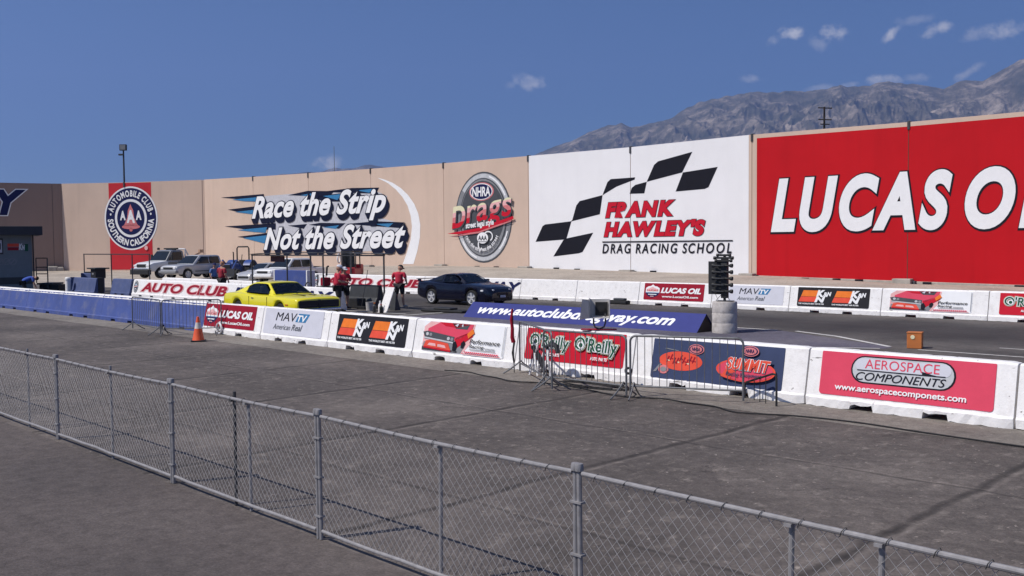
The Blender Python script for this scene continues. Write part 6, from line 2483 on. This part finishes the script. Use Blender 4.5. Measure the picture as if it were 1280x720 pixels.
# low silver car between tractor and white pickup
p = far_at(332, 350, 70)
root = thing('saloon_car', 'pale silver car half hidden behind the white pickup truck', 'car', (p.x, p.y, .02), RZ_PARK)
top = [(-2.2, .70), (-2.1, .95), (-1.6, .98), (0, .93), (1.0, .90), (1.8, .78), (2.15, .62), (2.2, .5)]
wid = [(-2.2, .74), (-1.8, .85), (1.5, .86), (2.0, .76), (2.2, .6)]
body_shell(M_CARSILVER, top, wid, [(-2.2, .3), (2.2, .25)], [(-1.3, .37), (1.35, .37)]).build('body', root)
cab = Cabin([(-1.75, .98), (-1.0, 1.38), (-.3, 1.42), (.2, 1.38), (1.1, .90)], [(-1.8, .96), (1.1, .89)], .78, .56, 1.42)
cab.shell(M_CARSILVER).build('cabin', root)
cab.end_glass(.2, 1.1, f0=.05, f1=.95).build('windscreen', root)
for sd in (1, -1):
    cab.side_glass([(-1.2, 1.0), (-.85, 1.3), (.15, 1.32), (.78, .97)], sd).build('side_window', root)
    m = MB()
    m.box(1.95, 2.16, min(sd * .42, sd * .70), max(sd * .42, sd * .70), .60, .70, M_LAMP, bev=.03)
    m.build('headlight', root)
    for x in (-1.3, 1.35):
        wheel(root, x, sd * .74, .31, .2, sd, M_ALLOY)
m = MB()
m.box(2.1, 2.22, -.5, .5, .36, .52, M_TRIM, bev=.02)
m.build('grille', root)
# tow truck
p = far_at(213, 350, 73)
root = thing('tow_truck', 'white tow truck with shaded cab sides, roof light bar and black front bumper', 'tow truck', (p.x, p.y, .35), RZ_PARK)
top = [(-3.3, .95), (-3.28, 1.05), (-.6, 1.08), (.1, 1.28), (1.0, 1.30), (1.3, 1.28), (2.3, 1.16), (2.55, 1.05), (2.62, .8)]
wid = [(-3.3, .98), (1.0, .98), (2.2, .93), (2.62, .84)]
body_shell(M_CARWHITE, top, wid, [(-3.3, .6), (2.62, .5)], [(-1.9, .50), (1.65, .48)]).build('body', root)
cab = Cabin([(-.62, 1.2), (-.55, 2.02), (-.4, 2.08), (.35, 2.08), (.55, 2.03), (1.18, 1.27)], [(-1, 1.2), (1.3, 1.26)], .93, .76, 2.08)
cab.shell(M_CARSHADE).build('cabin', root)
cab.end_glass(.55, 1.18, inset=.06, f0=.06, f1=.94).build('windscreen', root)
for sd in (1, -1):
    cab.side_glass([(-.42, 1.34), (-.40, 1.94), (.38, 1.94), (.80, 1.45), (.86, 1.34)], sd).build('side_window', root)
    m = MB()
    m.box(.7, .8, min(sd * 1.0, sd * 1.2), max(sd * 1.0, sd * 1.2), 1.35, 1.75, M_TRIM, bev=.02)
    m.build('mirror', root)
    m = MB()
    m.box(2.5, 2.64, min(sd * .50, sd * .84), max(sd * .50, sd * .84), .88, 1.02, M_LAMP, bev=.02)
    m.build('headlight', root)
    m = MB()
    m.box(-.58, 1.0, min(sd * .97, sd * .992), max(sd * .97, sd * .992), .66, 1.22, M_CARSHADE)
    m.build('door', root)
    for x in (-1.9, 1.65):
        wheel(root, x, sd * .84, .42, .26, sd, M_MGREY)
m = MB()
m.box(2.52, 2.65, -.48, .48, .82, 1.06, M_TRIM, bev=.02)
m.build('grille', root)
m = MB()
m.box(2.55, 2.85, -1.0, 1.0, .30, .66, M_TRIM, bev=.04)
m.build('front_bumper', root)
m = MB()
m.box(2.5, 2.80, -.98, .98, .665, .76, M_CHROME, bev=.03)
m.build('bumper_bar', root)
m = MB()
m.box(-.25, -.02, -.70, .70, 2.14, 2.24, M_TRIM, bev=.03)
m.box(-.2, -.07, -.5, .5, 2.09, 2.14, M_TRIM)
m.lathe([(0, 0), (.10, 0), (.10, .14), (.06, .17), (0, .17)], M_TRIM, 12, Matrix.Translation((.35, -.82, 2.10)))
m.build('light_bar', root)
m = MB()
m.tube([(-.75, -.85, 1.05), (-.72, -.85, 2.15), (-.72, .85, 2.15), (-.75, .85, 1.05)], .06, M_CARWHITE, 8)
m.tube([(-.75, .85, 2.1), (-1.4, .85, 1.1)], .05, M_CARWHITE, 8)
m.tube([(-.75, -.85, 2.1), (-1.4, -.85, 1.1)], .05, M_CARWHITE, 8)
m.build('headboard', root)
m = MB()
m.tube([(-1.0, .1, 1.1), (-2.9, .1, 1.9)], .09, mat('tan_boom', (.45, .28, .18)), 8)
m.box(-3.1, -2.75, 0, .2, 1.85, 2.1, mat('tan_boom', (.45, .28, .18)))
m.build('boom', root)

# ---- blue tractor with a roll bar
p = far_at(297, 350, 72)
root = thing('tractor', 'blue tractor with a black roll bar parked between the pickups', 'tractor', (p.x, p.y, .15), RZ_PARK + .35)
m = MB()
m.box(.1, 1.7, -.32, .32, .75, 1.25, M_TRACBLUE, bev=.08)
m.box(-.9, .1, -.30, .30, .55, 1.0, M_TRACBLUE, bev=.05)
m.build('body', root)
m = MB()
m.box(1.60, 1.72, -.26, .26, .78, 1.18, M_TRIM, bev=.02)
m.build('grille', root)
for sd in (1, -1):
    for (x, r, w) in ((-.75, .68, .40), (1.25, .42, .28)):
        wheel(root, x, sd * (.72 if r > .5 else .6), r, w, sd, M_BWHITE, 0, .55)
    m = MB()
    m.loft([[Vector((-.75 + .80 * math.cos(a), sd * y, .70 + .80 * math.sin(a))) for y in (.42, .96)] + [Vector((-.75 + .76 * math.cos(a), sd * y, .70 + .76 * math.sin(a))) for y in (.96, .42)] for a in [rad(30 + 12 * i) for i in range(11)]], M_TRACBLUE)
    m.build('mudguard', root)
m = MB()
m.tube([(-1.0, -.48, .9), (-1.0, -.48, 2.35), (-1.0, -.40, 2.48), (-1.0, .40, 2.48), (-1.0, .48, 2.35), (-1.0, .48, .9)], .055, M_TRIM, 8)
m.build('roll_bar', root)
m = MB()
m.box(-.85, -.35, -.25, .25, 1.0, 1.12, M_TRIM, bev=.04)
m.box(-.92, -.80, -.25, .25, 1.1, 1.5, M_TRIM, bev=.04)
m.build('seat', root)
m = MB()
m.tube([(1.0, .2, 1.2), (1.0, .2, 2.0), (1.05, .2, 2.1)], .045, M_TRIM, 8)
m.build('exhaust', root)
m = MB()
m.tube([(0, 0, 1.1), (-.15, 0, 1.4)], .02, M_TRIM, 6)
m.tube([(-.15 + .0, .18 * math.cos(2 * PI * k / 12), 1.42 + .18 * math.sin(2 * PI * k / 12) * .5) for k in range(12)], .014, M_TRIM, 6, closed=True)
m.build('steering_wheel', root)
m = MB()
m.tube([(.4, .55, 1.0), (1.2, .55, 1.5), (2.2, .55, .6)], .06, M_TRACBLUE, 8)
m.tube([(.4, -.55, 1.0), (1.2, -.55, 1.5), (2.2, -.55, .6)], .06, M_TRACBLUE, 8)
m.tube([(.3, .55, 1.9), (.55, .55, 1.0)], .03, M_TRIM, 6)
m.build('loader_arm', root)
m = MB()
m.loft([[Vector((2.2, y, .25)), Vector((2.8, y, .25)), Vector((2.75, y, .31)), Vector((2.28, y, .36)), Vector((2.25, y, .9)), Vector((2.18, y, .9))] for y in (-.85, .85)], M_DSTEEL, smooth=False)
m.build('loader_bucket', root)

# ---- red fork truck behind the two men
p = far_at(439, 345, 66)
root = thing('forklift', 'small red forklift with a glazed cab behind the two men in red', 'forklift', (p.x, p.y, .15), RZ_PARK + .4)
m = MB()
m.box(-1.1, 1.0, -.55, .55, .35, .95, M_MACHRED, bev=.08)
m.box(-1.25, -.5, -.55, .55, .5, 1.20, M_MACHRED, bev=.10)
m.build('body', root)
m = MB()
for x, y in ((-.55, -.48), (-.55, .48), (.55, -.48), (.55, .48)):
    m.tube([(x, y, .95), (x * .85, y, 2.05)], .04, M_TRIM, 6)
m.box(-.58, .58, -.55, .55, 2.05, 2.12, M_TRIM, bev=.02)
m.build('overhead_guard', root)
m = MB()
m.box(.50, .52, -.42, .42, 1.0, 2.0, M_GLASS)
m.build('cab_glass', root)
for sd in (1, -1):
    for x in (-.75, .7):
        wheel(root, x, sd * .5, .28, .22, sd, M_BWHITE, 0, .5)
m = MB()
for y in (-.3, .3):
    m.box(1.02, 1.12, y - .05, y + .05, .1, 2.1, M_DSTEEL)
    m.box(1.12, 2.0, y - .05, y + .05, .08, .13, M_DSTEEL)
m.build('mast', root)
m = MB()
m.lathe([(.30 + .05 * math.cos(a), .05 * math.sin(a)) for a in [2 * PI * i / 10 for i in range(11)]], M_BWHITE, 20, Matrix.Translation((.75, -.62, 1.62)), axis='y')
m.build('hose_reel', root)
# red pressure washer seen between canopy posts
p = far_at(407, 350, 51)
root = thing('generator', 'small red engine unit with a black hose left of the two men', 'generator', (p.x, p.y, 0), RZ_TRACK)
m = MB()
m.box(-.22, .2, -.2, .2, .5, .95, M_DRED, bev=.05)
m.build('engine', root)
m = MB()
m.tube([(-.3, -.3, 0), (-.3, -.3, 1.1), (.3, -.3, 1.1), (.3, -.3, 0)], .03, M_TRIM, 6)
m.tube([(-.4, .3, 0), (-.4, .3, 1.1), (.4, .3, 1.1), (.4, .3, 0)], .03, M_TRIM, 6)
m.box(-.45, .45, -.33, .33, .40, .48, M_TRIM)
m.build('frame', root)
m = MB()
m.tube([(.1, 0, 1.05), (.15, 0, 1.5), (.28, 0, 1.55)], .05, M_TRIM, 8)
m.build('exhaust', root)

# ================================================================== PEOPLE
def skin_mesh(nodes, edges, root_i=0, subd=1):
    me = bpy.data.meshes.new('grow')
    me.from_pydata([n[0] for n in nodes], edges, [])
    o = bpy.data.objects.new('grow', me)
    COL.objects.link(o)
    md = o.modifiers.new('skin', 'SKIN')
    md.branch_smoothing = .6
    if not me.skin_vertices:
        bpy.context.view_layer.objects.active = o
    lay = me.skin_vertices[0].data
    for i, (p_, r_) in enumerate(nodes):
        rr = r_ if isinstance(r_, (tuple, list)) else (r_, r_)
        lay[i].radius = rr
        lay[i].use_root = (i == root_i)
    ms = o.modifiers.new('sub', 'SUBSURF')
    ms.levels = subd
    bpy.context.view_layer.update()
    dg = bpy.context.evaluated_depsgraph_get()
    m2 = bpy.data.meshes.new_from_object(o.evaluated_get(dg))
    vs_ = [v.co.copy() for v in m2.vertices]
    fs_ = [tuple(q.vertices) for q in m2.polygons]
    bpy.data.objects.remove(o)
    bpy.data.meshes.remove(me)
    bpy.data.meshes.remove(m2)
    return vs_, fs_
def person(label, loc, heading, J=None, shirt=M_SHIRTRED, legs=M_DARKCLOTH, shorts=True, cap=None, hair=M_HAIR, scale=1.0, shoe=M_SHOE, group=None, hip=None, wide=1.0, headset=False):
    # local: +x right of the person, +y forward, z up
    D = dict(pel=(0, 0, .95), wai=(0, .0, 1.08), che=(0, .0, 1.30), nec=(0, -.01, 1.48), hed=(0, .025, 1.63),
             sl=(-.19, -.01, 1.42), el=(-.25, -.02, 1.14), wl=(-.25, .10, .90), sr=(.19, -.01, 1.42), er=(.25, -.02, 1.14), wr=(.25, .10, .90),
             hl=(-.10, 0, .90), kl=(-.12, .02, .50), al=(-.13, -.02, .09), tl=(-.15, .15, .045), hr=(.10, 0, .90), kr=(.12, .02, .50), ar=(.13, -.02, .09), tr=(.15, .15, .045))
    if J:
        D.update(J)
    D = {k: Vector(v) for k, v in D.items()}
    root = thing('person', label, 'person', loc, heading, group)
    root.scale = (scale * wide, scale * wide, scale)
    nodes, edges, ix = [], [], {}
    def nd(k, pos, r, par=None):
        ix[k] = len(nodes)
        nodes.append((Vector(pos), r))
        if par is not None:
            edges.append((ix[par], ix[k]))
    nd('pel', D['pel'], (.15, .12))
    nd('wai', D['wai'], (.145, .115), 'pel')
    nd('che', D['che'], (.165, .12), 'wai')
    nd('nb', D['che'].lerp(D['nec'], .75), (.09, .08), 'che')
    nd('nec', D['nec'], .055, 'nb')
    nd('hed', D['nec'].lerp(D['hed'], .6), .055, 'nec')
    for s_ in 'lr':
        nd('s' + s_, D['s' + s_], .065, 'nb')
        nd('u' + s_, D['s' + s_].lerp(D['e' + s_], .5), .052, 's' + s_)
        nd('e' + s_, D['e' + s_], .043, 'u' + s_)
        nd('f' + s_, D['e' + s_].lerp(D['w' + s_], .4), .042, 'e' + s_)
        nd('w' + s_, D['w' + s_], .028, 'f' + s_)
        d = (D['w' + s_] - D['e' + s_]).normalized()
        nd('p' + s_, D['w' + s_] + d * .07, (.040, .020), 'w' + s_)
        nd('h' + s_, D['h' + s_], .092, 'pel')
        nd('t' + s_, D['h' + s_].lerp(D['k' + s_], .45), .080, 'h' + s_)
        nd('k' + s_, D['k' + s_], .056, 't' + s_)
        nd('c' + s_, D['k' + s_].lerp(D['a' + s_], .3), .056, 'k' + s_)
        nd('a' + s_, D['a' + s_], .038, 'c' + s_)
        nd('o' + s_, D['t' + s_ + ''] if False else D['t' + s_], .036, 'a' + s_)
    mb = MB()
    v_, f_ = skin_mesh(nodes, edges)
    mb.add(v_, f_, M_SKIN, True)
    # fingers and thumb
    for s_, sg in (('l', -1), ('r', 1)):
        d = (D['w' + s_] - D['e' + s_]).normalized()
        side = d.cross(Vector((0, 0, 1)))
        if side.length < .2:
            side = Vector((0, 1, 0))
        side.normalize()
        nrm = side.cross(d)
        base = D['w' + s_] + d * .085
        for k in range(4):
            o_ = base + side * (.030 - .02 * k)
            ln = (.065, .078, .072, .055)[k]
            mb.tube([o_ - d * .02, o_ + d * ln * .5 - nrm * .004, o_ + d * ln * .85 - nrm * .022, o_ + d * ln - nrm * .04], .0095, M_SKIN, 6, r1=.007)
        mb.tube([D['w' + s_] + d * .03 + side * .03, D['w' + s_] + d * .06 + side * .055 - nrm * .01, D['w' + s_] + d * .095 + side * .055 - nrm * .02], .011, M_SKIN, 6, r1=.008)
    # head with brow, nose, chin, ears
    hc = D['hed']
    ax = (D['hed'] - D['nec']).normalized()
    fwd = Vector((0, 1, 0))
    fwd = (fwd - ax * fwd.dot(ax)).normalized()
    if 'face' in (J or {}):
        fwd = Vector(J['face'])
        fwd = (fwd - ax * fwd.dot(ax)).normalized()
    rgt = fwd.cross(ax)
    hv, hf = [], []
    nu, nv = 20, 14
    for i in range(nv + 1):
        ph = PI * i / nv
        for j in range(nu):
            th = 2 * PI * j / nu
            x, y, z = math.sin(ph) * math.sin(th), math.sin(ph) * math.cos(th), math.cos(ph)
            sx_, sy_, sz_ = .076, .098, .118
            if z < -.1:
                sx_ *= 1 - .28 * (-z - .1)
                sy_ *= 1 - .12 * (-z - .1)
            q = Vector((x * sx_, y * sy_, z * sz_))
            if y > .82 and abs(x) < .25 and -.35 < z < .12:
                q.y += .022 * (1 - abs(x) * 3) * (1 if z < -.02 else .5)
            if y > .7 and .06 < z < .3 and .2 < abs(x) < .6:
                q.y -= .008
            if y > .75 and -.62 < z < -.5 and abs(x) < .45:
                q.y -= .006
            if y > .5 and z < -.75:
                q.y += .008
            hv.append(hc + rgt * q.x + fwd * q.y + ax * q.z)
    for i in range(nv):
        for j in range(nu):
            j2 = (j + 1) % nu
            hf.append((i * nu + j, i * nu + j2, (i + 1) * nu + j2, (i + 1) * nu + j))
    mb.add(hv, hf, M_SKIN, True)
    for sg in (-1, 1):
        e = hc + rgt * (sg * .077) - ax * .01 - fwd * .005
        mb.tube([e + ax * .03, e + rgt * sg * .014 + ax * .012 - fwd * .01, e + rgt * sg * .012 - ax * .015 - fwd * .005, e - ax * .03], .010, M_SKIN, 6)
    mb.build('body', root, fix=False, angle=180)
    for sg in (-1, 1):
        e = MB()
        c = hc + rgt * (sg * .03) + fwd * .086 + ax * .018
        e.lathe([(0, -.009), (.007, -.006), (.009, 0), (.007, .006), (0, .009)], M_TRIM, 8, Matrix.Translation(c))
        e.build('eye', root)
    # clothing grown on the same skeleton, a little larger
    def cloth(keys, radii, eds, mt, name):
        n_ = [(D_[0], r_) for D_, r_ in zip(keys, radii)]
        v2, f2 = skin_mesh(n_, eds)
        c = MB()
        c.add(v2, f2, mt, True)
        c.build(name, root, fix=False, angle=180)
    low = D['pel'].lerp(D['wai'], .0)
    K = [(low,), (D['wai'],), (D['che'],), (D['che'].lerp(D['nec'], .72),), (D['sl'],), (D['sl'].lerp(D['el'], .5),), (D['sl'].lerp(D['el'], .85),), (D['sr'],), (D['sr'].lerp(D['er'], .5),), (D['sr'].lerp(D['er'], .85),), (D['che'].lerp(D['nec'], .95),)]
    cloth(K, [(.185, .155), (.175, .145), (.19, .145), (.115, .10), .085, .078, .072, .085, .078, .072, .068], [(0, 1), (1, 2), (2, 3), (3, 4), (4, 5), (5, 6), (3, 7), (7, 8), (8, 9), (3, 10)], shirt, 'shirt')
    end = .95 if shorts else 1.0
    K = [(D['pel'] + Vector((0, 0, .03)),), (D['hl'],), (D['hl'].lerp(D['kl'], .55),), (D['hl'].lerp(D['kl'], end),), (D['hr'],), (D['hr'].lerp(D['kr'], .55),), (D['hr'].lerp(D['kr'], end),)]
    R_ = [(.165, .14), .112, .10, .085 if shorts else .075, .112, .10, .085 if shorts else .075]
    E_ = [(0, 1), (1, 2), (2, 3), (0, 4), (4, 5), (5, 6)]
    if not shorts:
        K += [(D['kl'].lerp(D['al'], .9),), (D['kr'].lerp(D['ar'], .9),)]
        R_ += [.06, .06]
        E_ += [(3, 7), (6, 8)]
    cloth(K, R_, E_, legs, 'shorts' if shorts else 'trousers')
    for s_ in 'lr':
        a, t = D['a' + s_], D['t' + s_]
        d = Vector((t.x - a.x, t.y - a.y, 0)).normalized()
        v2, f2 = skin_mesh([(Vector((a.x, a.y, max(.06, a.z - .02))) - d * .03, (.05, .055)), (a.lerp(t, .5), (.05, .05)), (t + d * .05, (.048, .032))], [(0, 1), (1, 2)])
        c = MB()
        c.add(v2, f2, shoe, True)
        c.build('shoe', root, fix=False, angle=180)
    # hair or cap
    c = MB()
    mt = cap or hair
    pr = []
    for i in range(8):
        ph = PI * .5 * i / 7
        pr.append((math.sin(ph), math.cos(ph)))
    vv, ff = [], []
    for i, (r_, z_) in enumerate(pr):
        for j in range(18):
            th = 2 * PI * j / 18
            drop = 0 if cap else (-.45 if math.cos(th) < .25 else 0) * (i == 7)
            vv.append(hc + rgt * (r_ * .085 * math.sin(th)) + fwd * (r_ * .107 * math.cos(th) - .004) + ax * (z_ * .098 + .036 + drop * .1))
    for i in range(7):
        for j in range(18):
            j2 = (j + 1) % 18
            ff.append((i * 18 + j, i * 18 + j2, (i + 1) * 18 + j2, (i + 1) * 18 + j))
    c.add(vv, ff, mt, True)
    if cap:
        b0 = hc + ax * .045
        pts = []
        for j in range(9):
            a = rad(-70 + 140 * j / 8)
            pts.append((b0 + rgt * (.08 * math.sin(a)) + fwd * (.09 * math.cos(a)), b0 + rgt * (.085 * math.sin(a)) + fwd * (.09 * math.cos(a) + .085 * math.cos(a * 1.1)) - ax * .014))
        for j in range(8):
            c.add([pts[j][0], pts[j + 1][0], pts[j + 1][1], pts[j][1], pts[j][0] + ax * .012, pts[j + 1][0] + ax * .012, pts[j + 1][1] + ax * .006, pts[j][1] + ax * .006], [(0, 3, 2, 1), (4, 5, 6, 7), (3, 7, 6, 2)], mt, False)
    c.build('cap' if cap else 'hair', root, fix=False)
    if headset:
        c = MB()
        c.tube([hc + rgt * .09 * math.cos(a) + ax * (.125 * math.sin(a)) for a in [PI * i / 10 for i in range(11)]], .012, M_TRIM, 6)
        for sg in (-1, 1):
            c.lathe([(0, -.02), (.04, -.02), (.045, 0), (.04, .02), (0, .02)], M_TRIM, 12, Matrix.Translation(hc + rgt * sg * .095), axis='x')
        c.build('headset', root)
    return root
pg = 'start line crew in red shirts'
f_ = at(423, 390.5)
person('left of two people in red, in a pale cap with his hands held in front', f_, -1.25, dict(el=(-.27, .02, 1.16), wl=(-.14, .26, 1.12), er=(.27, .02, 1.14), wr=(.10, .27, 1.10), kl=(-.12, .05, .50), al=(-.14, .06, .09), tl=(-.16, .23, .045), ar=(.13, -.12, .09), tr=(.15, .05, .045), hed=(0, .05, 1.63)),
       cap=M_LGREY, group=pg, scale=1.07, wide=1.12)
f_ = at(431, 386.5)
person('person in red shirt and black shorts with a headset, right of two', f_, -2.4, dict(el=(-.24, .05, 1.16), wl=(-.05, .20, 1.24), er=(.25, -.02, 1.14), wr=(.26, .12, .93)), cap=M_LGREY, group=pg, scale=1.0, wide=1.1, headset=True)
f_ = at(499.5, 384.5)
person('lone man in red shirt, dark shorts and dark cap beside the white board', f_, -.35, dict(el=(-.27, .0, 1.16), wl=(-.16, .22, 1.05), er=(.27, .0, 1.15), wr=(.18, .22, 1.02), hed=(.02, .07, 1.62), face=(.55, .8, -.25), kl=(-.12, .02, .50), al=(-.15, -.05, .09), ar=(.15, .04, .09), tr=(.20, .20, .045), tl=(-.2, .11, .045)),
       cap=M_TRIM, group=pg, scale=1.03, wide=1.12, shoe=M_SHOEW)
ps, _ = on_t(277.5, 350, 23.75)
person('person in a dark red shirt standing behind the white barrier with letters CLUB', T(ps, 23.75), -.6, dict(el=(-.25, .02, 1.15), wl=(-.2, .2, 1.0)), shirt=mat('wine_red_cloth', (.30, .015, .03), rough=.85, var=.15, scale=9), cap=mat('tan_cap', (.42, .2, .1), rough=.8), scale=1.08, wide=1.1)
ps, _ = on_t(268, 350, 25.6)
person('person in a blue shirt behind the person in dark red', T(ps, 25.6), -2.2, dict(el=(-.25, .06, 1.16), wl=(-.15, .28, 1.1)), shirt=mat('pale_blue_cloth', (.10, .17, .36), rough=.85, var=.15, scale=9), cap=M_NAVY, scale=1.0)
# bending man behind the blue barriers
bpz = on_t(36, 366, 17.2)
person('bent over man in a blue shirt and black trousers behind the blue barriers', T(on_t(32, 366, 17.6)[0], 17.6), -1.15, dict(pel=(0, -.12, .86), wai=(0, .0, .98), che=(0, .24, 1.08), nec=(0, .40, 1.10), hed=(0, .52, 1.06), face=(0, .3, -1),
       sl=(-.19, .36, 1.10), el=(-.22, .40, .82), wl=(-.18, .48, .58), sr=(.19, .36, 1.10), er=(.22, .42, .82), wr=(.2, .52, .58), hl=(-.1, -.12, .84), hr=(.1, -.12, .84), kl=(-.14, .02, .48), kr=(.14, .02, .48)), shirt=M_SHIRTBLUE, shorts=False, scale=1.0)
